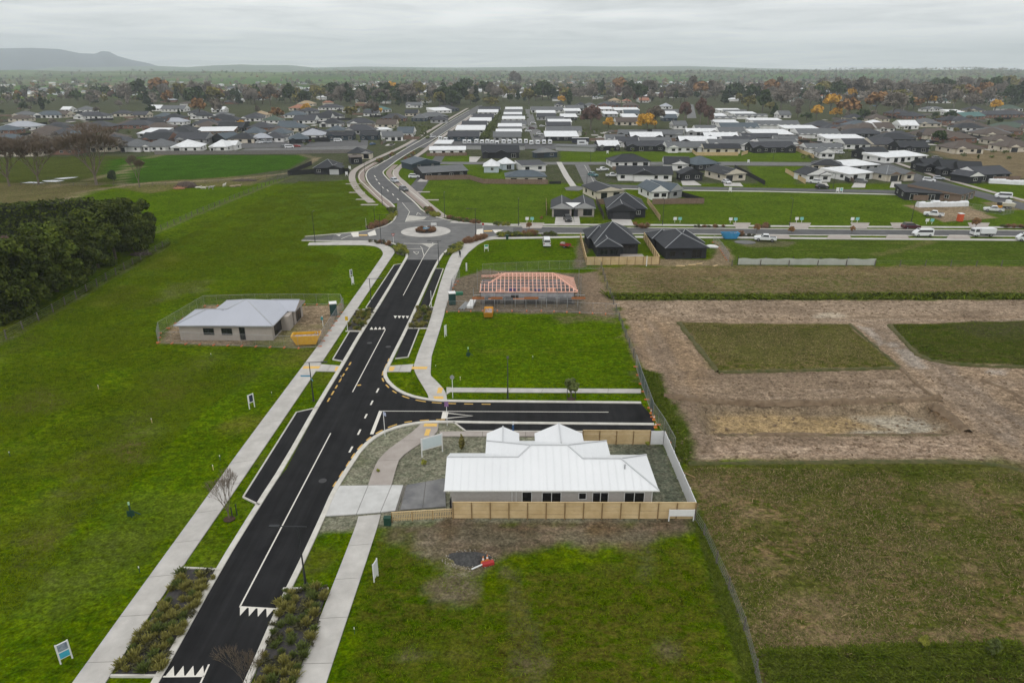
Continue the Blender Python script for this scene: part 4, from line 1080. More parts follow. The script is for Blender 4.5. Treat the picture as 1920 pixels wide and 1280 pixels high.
# ---- villas of the retirement village: terraced blocks in lanes
lanes = {
 "left lane of terraced villas": [((838,257),(899,257),241,"dark grey","navy"),((853,244),(909,244),234.5,"white","white"),((865,236),(913,236),224,"dark grey","navy"),((879,227),(921,227),220.5,"white","white"),((886,221),(926,221),210,"dark grey","navy"),((895,211),(934,211),205.5,"white","white"),((897,206.5),(938,206.5),197,"dark grey","navy")],
 "middle lane of terraced villas": [((924,257.5),(978,257.5),247,"grey","grey"),((929,248),(979,248),242,"white","white"),((934,242.5),(978,242.5),237.5,"grey","grey"),((933,238),(979,238),231.5,"white","white"),((939,235),(988,235),222,"grey","white"),((941,223.5),(985,223.5),218,"white","white"),((944,218.5),(979,218.5),214.5,"grey","grey"),((944,215),(979,215),210.5,"white","white"),((945,211),(980,211),205,"grey","teal"),((947,206),(980,206),200.5,"white","white")],
 "right lane of terraced villas": [((1022,256.5),(1086,256.5),246,"white","dark"),((1024,247.5),(1092,247.5),233,"grey","white"),((1024,236),(1071,236),228.5,"dark grey","grey"),((1028,229.5),(1073,229.5),223.5,"white","white"),((1023,226.5),(1058,226.5),218.5,"grey","grey"),((1006,220),(1043,220),210,"dark grey","grey"),((1006,212),(1042,212),207,"white","white"),((995,206.5),(1057,206.5),197.5,"grey","white"),((1052,220),(1083,220),213,"white","dark"),((1060,213),(1084,213),208.5,"grey","grey"),((1058,208.5),(1090,208.5),203.5,"white","white"),((1060,203.5),(1096,203.5),197,"grey","grey")],
 "far villa lane by the yellow tree": [((1125,205),(1150,205),200.5,"white","white"),((1153,207),(1200,207),198,"white","grey"),((1132,214),(1160,214),209,"white","grey"),((1170,213),(1200,213),204,"blue grey","white"),((1168,220),(1196,220),213,"white","grey"),((1240,212),(1275,212),198,"grey","white"),((1244,214.5),(1273,214.5),208.5,"white","white"),((1244,222),(1271,222),213.5,"blue grey","navy"),((1155,229),(1198,229),220.5,"brown","cream"),((1263,236),(1290,236),225,"grey","white")],
 "stepped lane of long villas at right": [((1347,207),(1390,207),203.5,"white","white"),((1357,210.5),(1402,210.5),206,"grey","white"),((1372,213.5),(1419,213.5),209.5,"white","white"),((1380,218),(1441,218),213.5,"grey","white"),((1406,226),(1467,226),221.5,"white","white"),((1416,235),(1502,235),226,"grey","white"),((1342,219),(1366,219),212,"white","grey"),((1342,222),(1382,222),218,"grey","white"),((1341,230),(1386,230),225,"white","white"),((1352,240),(1425,240),228.5,"blue grey","white"),((1349,249),(1400,249),238,"grey","white"),((1415,252.5),(1490,252.5),242,"white","dark"),((1472,241.5),(1537,241.5),235,"white","white"),((1498,252),(1578,252),241,"grey","white"),((1551,260.5),(1625,260.5),252,"white","white"),((1585,271),(1658,271),260,"dark grey","white"),((1513,278.5),(1584,278.5),268.7,"grey","white")],
}
for lane, L_ in lanes.items():
    for k, (a, b__, yt, rf, wl) in enumerate(L_):
        fg = ()
        if rf in ("grey", "blue grey") and (yt in (222, 233, 228.5) or "stepped" in lane):
            n = max(2, int((b__[0] - a[0]) / 11)); wd = (b__[0] - a[0]) / n
            fg = [(a[0] + wd * (q + .12), a[0] + wd * (q + .88), .5, "x") for q in range(n)]
        house(f"{rf} roofed block, {ordw(k)} from near end, {lane}", a, b__, yt, "g" if rf != "white" else "m", rf, wl, 20, fg=fg, group="terraced villa blocks", name="villa_block", mono=5, maxd=8, gable=wallm("white"))
mid_v = [((1157,252),(1213,253),240.5,"grey","dark"),((1222,252),(1281,253),239.5,"grey","grey"),((1182,257),(1244,257),247,"white","dark"),((1136,262),(1174,262),249,"grey","white"),((1155,267),(1198,267),256,"dark grey","white"),((1200,268),(1261,268),256,"grey","white"),((1122,274),(1163,273.5),263.5,"white","dark"),((1175,274.5),(1248,274.5),264.5,"dark grey","dark"),((1251,277),(1329,276.5),266,"grey","white"),((1274,265),(1347,265),255.5,"white","dark"),((1321,257),(1386,257),248.5,"white","dark"),((1287,247.5),(1346,247.5),241,"white","grey"),((1304,242),(1346,242),235,"grey","white"),((1320,279),(1391,279),270,"charcoal","cream"),((1330,272),(1410,272),261,"grey","white"),((1411,277.5),(1493,277),265,"dark grey","dark"),((1425,271),(1498,271),258,"grey","white"),((1393,258.5),(1463,258.5),250,"dark grey","grey"),((1356,265),(1420,265),256,"dark grey","white"),((1450,262),(1497,263),255,"grey","white")]
for k, (a, b__, yt, rf, wl) in enumerate(mid_v):
    w_ = b__[0] - a[0]
    fg = [(a[0], a[0] + w_ * .28, 1.6, "w"), (b__[0] - w_ * .28, b__[0], 1.6, "w")] if k != 13 else ()
    house(f"{rf} roofed {wl} walled villa, {ordw(k)} in the cluster behind the long green", a, b__, yt, "g", rf, wl, 22, fg=fg, group="gable ended villas behind the long green", name="villa", maxd=6, caps=False, gable=wallm(wl))
# ---- the caravan yard's long sheds
house("long low grey storage shed along the front of the caravan yard", (1040,273.5), (1115,276), 271.5, "m", "grey", "grey", mono=3, nw=0, name="shed")
house("long dark grey storage shed along the back fence of the caravan yard", (873,271.5), (985,272.5), 269.5, "m", "dark grey", "grey", mono=3, nw=0, name="shed")
# ---- suburb at the left, beyond the paddock
left_rows = {
 "row just behind the long grey paddock fence": [((222,275.5),(262,276),258,"grey","white","h"),((265,275),(310,275.5),259,"grey","white","h"),((318,277),(376,276),262,"white","white","h"),((390,276),(425,276),262,"white","white","h"),((415,273),(442,273),264,"white","white","g"),((165,276),(212,276),262,"brown","cream","h"),((85,281),(140,281),264,"brown","brick","h"),((20,284),(75,284),266,"brown","cream","h"),((-50,284),(10,284),266,"dark grey","cream","h")],
 "second row of the left suburb": [((325,262),(385,262),244,"dark grey","grey","g"),((100,259),(160,259),245,"blue grey","white","h"),((165,260),(225,260),248,"brown","cream","h"),((255,251),(300,251),240,"white","grey","m"),((262,262),(315,262),248,"charcoal","brick","g"),((367,247),(438,246),238,"white","brown brick","m"),((422,261),(455,258),249,"blue grey","dark","g"),((468,260),(512,259),250,"pale grey","grey","h"),((540,262),(580,261),249,"blue grey","dark","h"),((556,254),(605,254),240,"pale grey","white","h"),((610,255),(662,255),247,"charcoal","navy","g"),((673,255),(708,255),246,"charcoal","navy","g"),((717,257),(757,256),246,"grey","white","g"),((743,250),(775,250),238,"blue grey","white","g"),((703,244),(737,243),237,"white","white","t"),((30,262),(90,262),250,"brown","brick","h"),((-40,262),(20,262),250,"brown","cream","h")],
 "third row of the left suburb": [((0,238),(62,238),226,"pale grey","white","h"),((72,240),(125,240),225,"dark grey","cream","h"),((118,244),(165,244),228,"brown","brick","h"),((150,238),(205,238),225,"dark grey","brick","h"),((222,235),(280,235),225,"dark grey","brick","h"),((265,240),(318,240),230,"brown","brick","h"),((300,229),(345,229),221,"pale grey","white","h"),((312,250),(360,250),238,"charcoal","white","h"),((360,238),(405,238),224,"brown","cream","h"),((405,240),(455,240),224,"charcoal","dark","g"),((450,250),(490,250),238,"blue grey","cream","h"),((460,240),(510,240),227,"dark grey","brick","h"),((515,240),(570,240),226,"blue grey","cream","h"),((500,251),(540,251),240,"blue grey","white","h"),((597,232),(640,232),222,"charcoal","white","h"),((640,245),(703,245),231,"dark grey","grey","h"),((650,232),(705,231),220,"dark grey","white","h"),((622,244),(680,244),240,"white","white","m"),((712,222),(760,222),210,"dark grey","brick","h")],
 "fourth row of the left suburb": [((300,222),(340,222),213,"charcoal","brick","h"),((355,218),(395,218),209,"charcoal","white","h"),((400,226),(446,226),215,"charcoal","brick","h"),((448,222),(488,222),214,"dark grey","white","h"),((395,217),(430,217),210,"grey","white","h"),((470,216),(500,216),206,"tan","cream","h"),((490,226),(525,226),217,"green","white","h"),((530,216),(570,216),207,"blue grey","white","h"),((548,226),(590,226),214,"dark grey","white","g"),((575,222),(620,222),212,"charcoal","white","g"),((590,218),(640,218),207,"charcoal","white","h"),((595,202),(640,202),190,"dark grey","white","h"),((640,206),(670,206),188,"grey","white","h"),((556,195),(588,195),187,"tan","cream","h"),((540,203),(575,203),196,"terracotta","cream","h"),((705,207),(735,205),194,"teal","white","h"),((770,222),(800,222),211,"grey","navy","h"),((793,220),(842,218),206,"grey","dark","h"),((814,208),(848,207),201,"white","white","m"),((826,206),(862,204),196,"dark grey","navy","h"),((760,198),(790,198),188,"grey","white","g"),((20,216),(60,216),209,"grey","cream","h"),((60,216),(112,216),208,"blue grey","white","h"),((112,206),(130,206),200,"white","white","g"),((135,218),(195,218),207,"dark grey","white","h"),((140,206),(170,206),199,"grey","white","h"),((275,204),(300,204),191,"white","white","g"),((300,205),(345,205),191,"grey","white","g"),((350,212),(378,212),203,"dark grey","white","h"),((395,206),(420,206),200,"white","white","g")],
}
for rown, L_ in left_rows.items():
    for k, (a, b__, yt, rf, wl, kd) in enumerate(sorted(L_, key=lambda q_: q_[0][0])):
        rn = random.Random(k * 31 + len(rown))
        fg = [(a[0] + (b__[0]-a[0])*.08, a[0] + (b__[0]-a[0])*.38, 1.4, rn.choice("dw"))] if (kd in "gh" and rn.random() < .6) else ()
        house(f"{rf} roofed {wl} house, {ordw(k)} from left, {rown.replace('of the left suburb','at left')}", a, b__, yt, kd, rf, wl, 23, fg=fg, group="houses of the left suburb", maxd=8)
right_rows = {
 "row behind the ploughed field": [((1640,272),(1684,271),258,"dark grey","cream","g"),((1688,277),(1745,277),264,"charcoal","dark","g"),((1786,279),(1848,279),256,"brown","cream","h"),((1885,276),(1950,276),262,"brown","cream","h"),((1650,262),(1720,262),250,"charcoal","dark","h"),((1860,264),(1910,264),253,"brown","cream","h")],
 "middle row of the right suburb": [((1588,252),(1660,251),241,"dark grey","dark","h"),((1735,254),(1800,252),240,"brown","cream","h"),((1770,260),(1835,260),248,"brown","brick","h"),((1840,250),(1900,250),239,"grey","cream","h"),((1795,240),(1850,240),231,"charcoal","white","h"),((1870,240),(1935,240),220,"green","cream","h"),((1520,237),(1570,237),226,"dark grey","brick","h"),((1545,242),(1610,242),234,"dark grey","brick","h"),((1590,236),(1640,236),226,"blue grey","brick","h"),((1628,232),(1660,232),225,"white","white","h"),((1690,236),(1725,236),221,"white","white","g"),((1720,232),(1768,232),218,"grey","cream","h"),((1645,241),(1680,241),228,"brown","white","g"),((1570,230),(1620,230),224,"dark grey","brick","h")],
 "back row of the right suburb": [((1808,220),(1850,218),208,"teal","brick","g"),((1850,216),(1925,215),205,"dark grey","brick","h"),((1815,207),(1850,207),200,"dark grey","cream","h"),((1880,204),(1920,204),195,"green","white","h"),((1785,212),(1815,212),204,"white","white","m"),((1737,205),(1770,204),200,"grey","white","h"),((1750,190),(1790,190),185,"teal","white","m"),((1700,192),(1712,192),188,"white","white","g"),((1462,216),(1485,216),205,"grey","white","g"),((1560,186),(1590,186),182,"grey","white","g"),((1480,186),(1505,186),181,"teal","white","g"),((1143,189),(1165,189),181,"tan","cream","h"),((1168,190),(1185,190),185,"terracotta","cream","h"),((1199,189),(1218,189),180,"terracotta","white","g"),((1095,198),(1120,198),193,"grey","white","h"),((1122,197),(1165,197),191,"dark grey","brick","h"),((1170,198),(1200,198),192,"brown","brick","h"),((1040,197),(1060,197),191,"charcoal","white","h"),((1080,198),(1100,198),189,"charcoal","white","h"),((1240,200),(1262,200),193,"pale grey","white","h")],
}
fill = []
rn0 = random.Random(5)
for rown, n, xa, xb, ya, yb in (("second row of the left suburb",10,-60,560,250,268),("third row of the left suburb",14,-40,720,228,248),("fourth row of the left suburb",12,0,840,205,226)):
    for k in range(n):
        px = xa + (xb-xa)*(k+rn0.random())/n; py = rn0.uniform(ya, yb); w_ = rn0.uniform(34,52)*(py-133)/110
        left_rows.setdefault("gaps of " + rown.replace("of the left suburb","at left"), []).append(((px,py),(px+w_,py),py-rn0.uniform(9,13)*(py-100)/130,rn0.choice(["charcoal","dark grey","brown","dark grey","blue grey"]),rn0.choice(["white","brick","cream","grey"]),rn0.choice("hhg")))
for k in range(18):
    px = 1560 + 380*(k+rn0.random())/18; py = rn0.uniform(212, 262); w_ = rn0.uniform(40,60)*(py-133)/110
    right_rows.setdefault("gaps of the right suburb", []).append(((px,py),(px+w_,py),py-rn0.uniform(9,13)*(py-100)/130,rn0.choice(["charcoal","brown","dark grey","brown"]),rn0.choice(["brick","cream","white"]),"h"))
for rown in [r for r in left_rows if r.startswith("gaps")]:
    for k, (a, b__, yt, rf, wl, kd) in enumerate(left_rows[rown]):
        house(f"{rf} roofed {wl} house, {ordw(k)} from left, {rown.replace('of the left suburb','at left')}", a, b__, yt, kd, rf, wl, 23, group="houses of the left suburb", maxd=7)
for rown, L_ in right_rows.items():
    for k, (a, b__, yt, rf, wl, kd) in enumerate(sorted(L_, key=lambda q_: q_[0][0])):
        rn = random.Random(k * 17 + len(rown))
        fg = [(a[0] + (b__[0]-a[0])*.1, a[0] + (b__[0]-a[0])*.4, 1.4, rn.choice("dw"))] if rn.random() < .5 and kd in "gh" else ()
        house(f"{rf} roofed {wl} house, {ordw(k)} from left, {rown.replace('of the left suburb','at left')}", a, b__, yt, kd, rf, wl, 23, fg=fg, group="houses of the right suburb", maxd=8)
# ---- far town: low houses among the trees, one by one up to the limit, then joined
rf_ = ["grey","dark grey","white","brown","terracotta","blue grey","pale grey","green","teal","tan"]
SMALL = {}
def small_house(rf, wl):
    if (rf, wl) not in SMALL:
        rb, wb = MB(), MB()
        roof_wing(rb, -7, 7, 0, 9, 2.6, 22, "hx"); wb.box(-6.5, 6.5, .5, 8.5, -.2, 2.55)
        SMALL[(rf, wl)] = (rb.mesh("roof", [roofm(rf), wallm(wl), roofm(rf)]), wb.mesh("wall", wallm(wl)))
    return SMALL[(rf, wl)]
rn = random.Random(77); cnt = 0; ZN = {}
for k in range(70):
    py = rn.uniform(164, 200); px = rn.uniform(250, 1920) if py > 178 else rn.uniform(450, 1880)
    if 830 < px < 1460 and py > 192: continue
    if py > 196 and 1480 < px < 1740: continue
    x, y = G(px, py); rf = rn.choices(rf_, [6,5,7,4,3,3,4,2,2,2])[0]; wl = rn.choice(["white","cream","brick","white"])
    z_ = "left of the boulevard" if px < 880 else ("beyond the villa lanes" if px < 1450 else "beyond the orange trees at right")
    t_ = thing("house", f"small {rf} roofed {wl} house in far trees {z_}", "house", (x, y, 0), rn.choice([0, .3, -.3, 1.57, .1]), f"far {rf} roofed {wl} houses {z_}")
    r_, w_ = small_house(rf, wl); s_ = rn.uniform(.8, 1.5)
    link("roof", r_, t_); link("wall", w_, t_); t_.scale = (s_, s_, rn.uniform(.95, 1.25))
fb = MB(); mlist = ["white", "grey", "brown", "pale grey", "terracotta", "dark grey"]
for k in range(950):
    py = rn.uniform(147.5, 182); x, y = G(rn.uniform(-60, 1980), py)
    if y < 1100: continue
    if x < -500 and rn.random() < .65: continue
    s_ = MB(); w_, d_ = rn.uniform(10, 24), rn.uniform(8, 12); h_ = rn.uniform(2.6, 4.5)
    roof_wing(s_, x - w_/2, x + w_/2, y, y + d_, h_, 20, rn.choice(["hx", "gx"]))
    mi = rn.choice([0,0,0,1,2,3,3,4,5])
    fb.add(s_.v, s_.f, mi); fb.box(x - w_/2 + .5, x + w_/2 - .5, y + .5, y + d_ - .5, -.5, h_ - .05, rn.choice([0, 6, 6, 3]))
tag(fb.build("far_town_houses", [roofm(c) for c in mlist] + [wallm("cream")]), "mass of tiny far roofs scattered through the hazy town", "houses", kind="stuff")
# ------------------------------------------------------------------ trees
NPR = np.random.default_rng(21)
def leafmat(name, c1, c2, rough=0.75):
    m = mat(name, c1, rough, 0.0, 0.8, attr="tint", col2=c2, spec=0.15)
    return m
M_BARK = mat("bark", (.110,.090,.070), 0.95, 0.25, 3.0)
M_BARKG = mat("bark_grey", (.175,.150,.125), 0.95, 0.2, 3.0)
LEAF = {
 "evergreen": leafmat("leaf_evergreen", (.030,.050,.016), (.058,.082,.028)),
 "conifer": leafmat("leaf_conifer", (.026,.042,.020), (.046,.064,.030)),
 "hedge": leafmat("leaf_hedge", (.024,.044,.003), (.085,.102,.010)),
 "yellow": leafmat("leaf_yellow", (.55,.30,.035), (.72,.42,.06)),
 "olive": leafmat("leaf_olive", (.130,.122,.034), (.210,.180,.055)),
 "orange": leafmat("leaf_orange", (.210,.115,.048), (.300,.170,.075)),
 "brown": leafmat("leaf_brown", (.120,.102,.082), (.190,.165,.132)),
 "bare": leafmat("twig_bare", (.170,.148,.122), (.255,.222,.185)),
 "red": leafmat("leaf_red", (.125,.075,.062), (.190,.120,.100)),
 "shrub": leafmat("leaf_shrub", (.070,.095,.024), (.130,.150,.045)),
 "lime": leafmat("leaf_lime", (.19,.21,.030), (.29,.28,.045)),
 "rust": leafmat("leaf_rust", (.230,.130,.075), (.320,.195,.115)),
}
def quads_mesh(name, P, U, V, tint, m):
    """P centres, U, V half axes"""
    n = len(P)
    co = np.stack([P - U - V, P + U - V, P + U + V, P - U + V], 1).reshape(-1, 3)
    me = bpy.data.meshes.new(name)
    me.vertices.add(4 * n); me.vertices.foreach_set("co", co.ravel())
    me.loops.add(4 * n); me.loops.foreach_set("vertex_index", np.arange(4 * n, dtype=np.int32))
    me.polygons.add(n); me.polygons.foreach_set("loop_start", np.arange(0, 4 * n, 4, dtype=np.int32))
    me.update(calc_edges=True)
    a = me.color_attributes.new("tint", 'FLOAT_COLOR', 'POINT')
    c = np.repeat(tint, 4); a.data.foreach_set("color", np.column_stack([c, c, c, np.ones(4 * n)]).ravel())
    if m: me.materials.append(m)
    return me
def unit(v): return v / (np.linalg.norm(v, axis=1, keepdims=True) + 1e-9)
def foliage(n, clumps, leaf, slim=1.0, seed=0, up=0.25):
    """clumps: array of (x,y,z,rx,ry,rz); leaf-sized faces spread through the clumps, denser to the outside"""
    g = np.random.default_rng(seed)
    cl = np.array(clumps, float); vol = np.prod(cl[:, 3:], 1) ** (2 / 3); idx = g.choice(len(cl), n, p=vol / vol.sum())
    d = unit(g.normal(size=(n, 3))); r = g.random(n) ** 0.38
    P = cl[idx, :3] + d * cl[idx, 3:] * r[:, None]
    nrm = unit(d + g.normal(size=(n, 3)) * 0.7 + np.array([0, 0, up]))
    a = unit(np.cross(nrm, g.normal(size=(n, 3)))); b_ = np.cross(nrm, a)
    s_ = leaf * g.uniform(.6, 1.35, n)[:, None]
    ctint = g.uniform(.72, 1.28, len(cl))[idx] * g.uniform(.78, 1.22, n)
    return P, a * s_ * slim, b_ * s_, ctint
def crown_clumps(kind, g):
    """unit-height tree, crown as clumps"""
    out = []
    if kind in ("conifer",):
        for k in range(16):
            z = .14 + .80 * k / 15; r = .20 * (1 - (z - .1) / .95) + .015
            for q in range(4 if k < 12 else 2):
                t_ = g.uniform(0, 6.28); out.append((r * .55 * math.cos(t_), r * .55 * math.sin(t_), z, r * .6, r * .6, .055))
        return out
    if kind == "poplar":
        for k in range(14):
            z = .10 + .84 * k / 13; r = .085 * math.sin(math.pi * min(1, .12 + k / 14)) + .02
            out.append((g.uniform(-.02, .02), g.uniform(-.02, .02), z, r, r, .08))
        return out
    rx, z0, z1 = {"round": (.42, .22, .96), "wide": (.52, .25, .95), "tall": (.30, .16, .97), "bush": (.55, .05, .95)}[kind]
    zc_ = (z0 + z1) / 2; rz_ = (z1 - z0) / 2
    for k in range(26):
        d = g.normal(size=3); d /= np.linalg.norm(d)
        if d[2] < -.55: d[2] *= -.6
        rr = g.uniform(.45, .86); s_ = g.uniform(.16, .30)
        out.append((d[0] * rx * rr, d[1] * rx * rr, zc_ + d[2] * rz_ * rr, rx * s_ * 1.25, rx * s_ * 1.25, rz_ * s_ * 1.1))
    return out
def trunk_mesh(kind, g, m):
    b_ = MB()
    if kind in ("conifer", "poplar"):
        b_.tube((0,0,-.02),(0,0,.5),.022,.012,6); b_.tube((0,0,.5),(0,0,.95),.012,.003,5)
    else:
        b_.tube((0,0,-.02),(0.01,0,.32),.028,.020,7)
        for k in range(6):
            t_ = k * 1.05 + g.uniform(-.3, .3); L_ = g.uniform(.25, .42); z = .26 + .03 * k
            p1 = Vector((.01, 0, z)); p2 = p1 + Vector((math.cos(t_) * L_ * .5, math.sin(t_) * L_ * .5, L_ * .75))
            b_.tube(p1, p2, .014, .007, 5); p3 = p2 + Vector((math.cos(t_ + .5) * .1, math.sin(t_ + .5) * .1, .14)); b_.tube(p2, p3, .007, .002, 4)
    return b_.mesh("trunk", m)
PROTO = {}
def proto(leafk, shape, lod, v):
    key = (leafk, shape, lod, v)
    if key in PROTO: return PROTO[key]
    g = np.random.default_rng(hash((leafk, shape, v)) % 1000 if False else sum(map(ord, leafk + shape)) * 7 + v)
    n = {0: 5200, 1: 1500, 2: 420}[lod]
    leaf = {0: .016, 1: .030, 2: .055}[lod]
    slim = 1.0
    if leafk in ("bare",): slim = .14; n = int(n * 2.6); leaf *= 1.6
    elif leafk in ("brown", "red"): slim = .34; n = int(n * 2.2); leaf *= 1.25
    if shape == "conifer" or shape == "poplar": leaf *= .75
    P, U, V, t_ = foliage(n, crown_clumps(shape, g), leaf, slim, seed=v + 3)
    cm = quads_mesh("crown", P, U, V, t_, LEAF[leafk])
    tm_ = trunk_mesh(shape, g, M_BARKG if leafk in ("bare", "red") else M_BARK)
    PROTO[key] = (cm, tm_)
    return PROTO[key]
TREES = 0
def tree(px, py, hpx, leafk, shape, label, group=None, lod=None, wide=1.0, world_=None, h=None, name=None):
    global TREES; TREES += 1
    x, y = world_ if world_ else G(px, py)
    if h is None:
        # height whose top shows hpx rows above the base
        lo, hi = .3, 60
        for _ in range(30):
            m_ = (lo + hi) / 2
            if py - proj((x, y, m_))[1] < hpx: lo = m_
            else: hi = m_
        h = lo
    D = math.hypot(x, y)
    if lod is None: lod = 0 if D < 200 else (1 if D < 620 else 2)
    v = TREES % 3
    c, tr = proto(leafk, shape, lod, v)
    nm = name or {"conifer": "conifer_tree", "poplar": "poplar_tree"}.get(shape, {"evergreen": "evergreen_tree", "bare": "bare_tree", "yellow": "autumn_tree", "orange": "autumn_tree", "red": "bare_tree", "brown": "bare_tree"}.get(leafk, "tree"))
    t_ = thing(nm, label, "tree", (x, y, -.05), RND.uniform(0, 6.28), group)
    link("trunk", tr, t_); link("crown", c, t_)
    t_.scale = (h * wide, h * wide, h)
    return t_
KN = {"evergreen": "dark evergreen", "conifer": "dark conifer", "yellow": "golden yellow", "olive": "olive green", "orange": "rusty orange", "brown": "brown leafless", "bare": "bare grey", "red": "reddish bare", "shrub": "green"}
# big bare trees of the left paddock: real branching limbs
def limb_tree(px, py, hpx, label, spread=.55, seed=1, dens=5, name="bare_tree", tr_=.020):
    x, y = G(px, py); lo, hi = 1, 40
    for _ in range(30):
        m_ = (lo + hi) / 2
        if py - proj((x, y, m_))[1] < hpx: lo = m_
        else: hi = m_
    h = lo; g = random.Random(seed)
    big, tw = MB(), MB(); tmin = h * (.0030 if h > 8 else .0013)
    def grow(p, d, L_, r, lev):
        q_ = p + d * L_
        if lev <= 2: big.tube(p, q_, r, r * .62, 6 if lev < 2 else 5, cap=False)
        elif lev <= 4: big.tube(p, q_, r, r * .6, 4, cap=False)
        else: tw.tube(p, q_, max(r, tmin), tmin * .4, 3, cap=False)
        if lev >= 6: return
        n = dens if lev == 0 else (3 if lev < 4 else (5 if h > 8 else 3))
        for k in range(n):
            t_ = 2 * math.pi * (k + g.random() * .8) / n
            ax = Vector((math.cos(t_), math.sin(t_), 0))
            sp_ = spread * .8 * g.uniform(.6, 1.25) if lev else spread * g.uniform(.55, 1.35)
            nd = (d + ax * sp_ + Vector((0, 0, .10))).normalized()
            st = p + d * L_ * (g.uniform(.75, 1.0) if lev else g.uniform(.7, 1.0))
            grow(st, nd, L_ * g.uniform(.66, .84) * (1.75 if lev == 0 else 1), r * .56, lev + 1)
    grow(Vector((0, 0, -.1)), Vector((g.uniform(-.05, .05), g.uniform(-.05, .05), 1)).normalized(), h * .17, h * tr_, 0)
    t_ = thing(name, label, "tree", (x, y, 0), 0, None)
    zmax = max(v[2] for v in tw.v); s_ = h / zmax
    big.build("limbs", mat("bark_warm", (.150,.120,.092), .95, .2, 2.0), t_); tw.build("twigs", mat("twig_warm", (.150,.112,.080), .95, .2, 1.0), t_)
    t_.scale = (s_, s_, s_)
    return t_
limb_tree(18, 349, 96, "bare spreading tree at the left picture edge beside the brown paddock", .62, 3)
limb_tree(73, 346, 98, "bare vase shaped tree standing at the left end of the white puddle", .60, 5)
limb_tree(181, 346, 120, "tallest bare tree of the left paddock, its crown a brown haze", .62, 8)
limb_tree(262, 351, 62, "slender grey leafless tree right of the round dark evergreen", .30, 12, 3)
tree(214, 344, 31, "evergreen", "bush", "round dark evergreen tree by the fence between the bare trees", wide=.62)
limb_tree(430, 972, 92, "leafless young street tree in a mulch ring beside the left footpath", .34, 21, 4, tr_=.012)
limb_tree(465, 1302, 100, "leafless young street tree at the bottom edge beside the rain garden", .34, 22, 3, tr_=.007)
# shelterbelt of big dark conifers at the left
HEDGE_P = [(-25,612,150),(14,594,140),(52,574,128),(92,553,128),(132,531,118),(172,508,112),(206,490,108),(236,472,96),(258,458,80)]
def belt_tree(px, py, hpx, k):
    x, y = G(px, py); lo, hi = 1, 30
    for _ in range(30):
        m_ = (lo + hi) / 2
        if py - proj((x, y, m_))[1] < hpx: lo = m_
        else: hi = m_
    h = lo; g = np.random.default_rng(100 + k)
    cl = []
    for q_ in range(60):
        z = g.uniform(.06, .95); rmax = .37 * math.sqrt(max(.05, 1 - ((z - .35) / .66) ** 2)); t_ = g.uniform(0, 6.28); rr = rmax * g.uniform(.45, 1.0)
        s_ = g.uniform(.07, .13)
        cl.append((rr * math.cos(t_) * h, rr * math.sin(t_) * h, z * h, s_ * h, s_ * h, s_ * h * .85))
    P, U, V, t_ = foliage(11000, cl, .20, .75, seed=k, up=.5)
    tt = thing("shelterbelt_tree", f"big dark bushy conifer, {ordw(k)} from the left picture edge in the shelterbelt", "tree", (x, y + 2.5, -.1), g.uniform(0, 6), "conifers of the left shelterbelt")
    link("crown", quads_mesh("crown", P, U, V, t_ * (.78, 1.25, .95, 1.4, .85, 1.15)[k % 6], LEAF["hedge"]), tt)
    b_ = MB(); b_.tube((0,0,0),(0,0,h*.6),.35,.15,7); b_.build("trunk", M_BARK, tt)
for k, (px, py, hp) in enumerate(HEDGE_P): belt_tree(px, py, hp, k)
# trimmed hedge running left behind it
def hedge(name, pts, w, h, label, m, leaf=.22, dens=26, cat="hedge", kind=None, group=None):
    W = resample(GP(pts), 1.5); g = np.random.default_rng(int(pts[0][0]) % 97 + 3)
    P, nr = [], []
    for a, b_ in zip(W, W[1:]):
        d = np.array([b_[0]-a[0], b_[1]-a[1]]); L_ = np.hypot(*d); d /= max(L_, 1e-6); nn = np.array([-d[1], d[0]])
        k = int(L_ * (w + 2 * h) * dens / 4)
        u = g.random(k); side = g.random(k) * (w + 2 * h)
        o = np.where(side < w, side - w / 2, np.where(side < w + h, -w / 2, w / 2)); z = np.where(side < w, h, np.where(side < w + h, side - w, side - w - h))
        p = np.array(a) + np.outer(u * L_, d) + np.outer(o, nn)
        P.append(np.column_stack([p, z])); nr.append(np.column_stack([np.outer(np.sign(o) * (side >= w), nn), (side < w) * 1.0]))
    P = np.vstack(P) + g.normal(size=(sum(len(p) for p in P), 3)) * np.array([.18, .18, .16]) * min(1, h / 1.2); nr = unit(np.vstack(nr) + g.normal(size=P.shape) * .6)
    a = unit(np.cross(nr, g.normal(size=P.shape))); b2 = np.cross(nr, a); s_ = leaf * g.uniform(.6, 1.3, len(P))[:, None]
    P[:, 2] = np.maximum(P[:, 2], .05)
    t_ = thing(name, label, cat, (0,0,0), 0, group)
    l, r = ribbon(W, w * .8)
    f = strip_mesh(l, r, 0.0, h * .93).build("branches", mat("hedge_core", (.020,.026,.010), .95, .3, 2.0), t_)
    link("foliage", quads_mesh("foliage", P, a * s_ * .8, b2 * s_, g.uniform(.65, 1.35, len(P)), m), t_)
    return t_
hedge("hedge", [(-60,455),(60,442),(120,436),(188,430)], 3.5, 8.4, "tall trimmed dark green hedge behind the left shelterbelt", LEAF["hedge"], .26, 22)
tree(18, 500, 70, "red", "round", "reddish brown tree between the trimmed hedge and the shelterbelt at left", wide=.8)
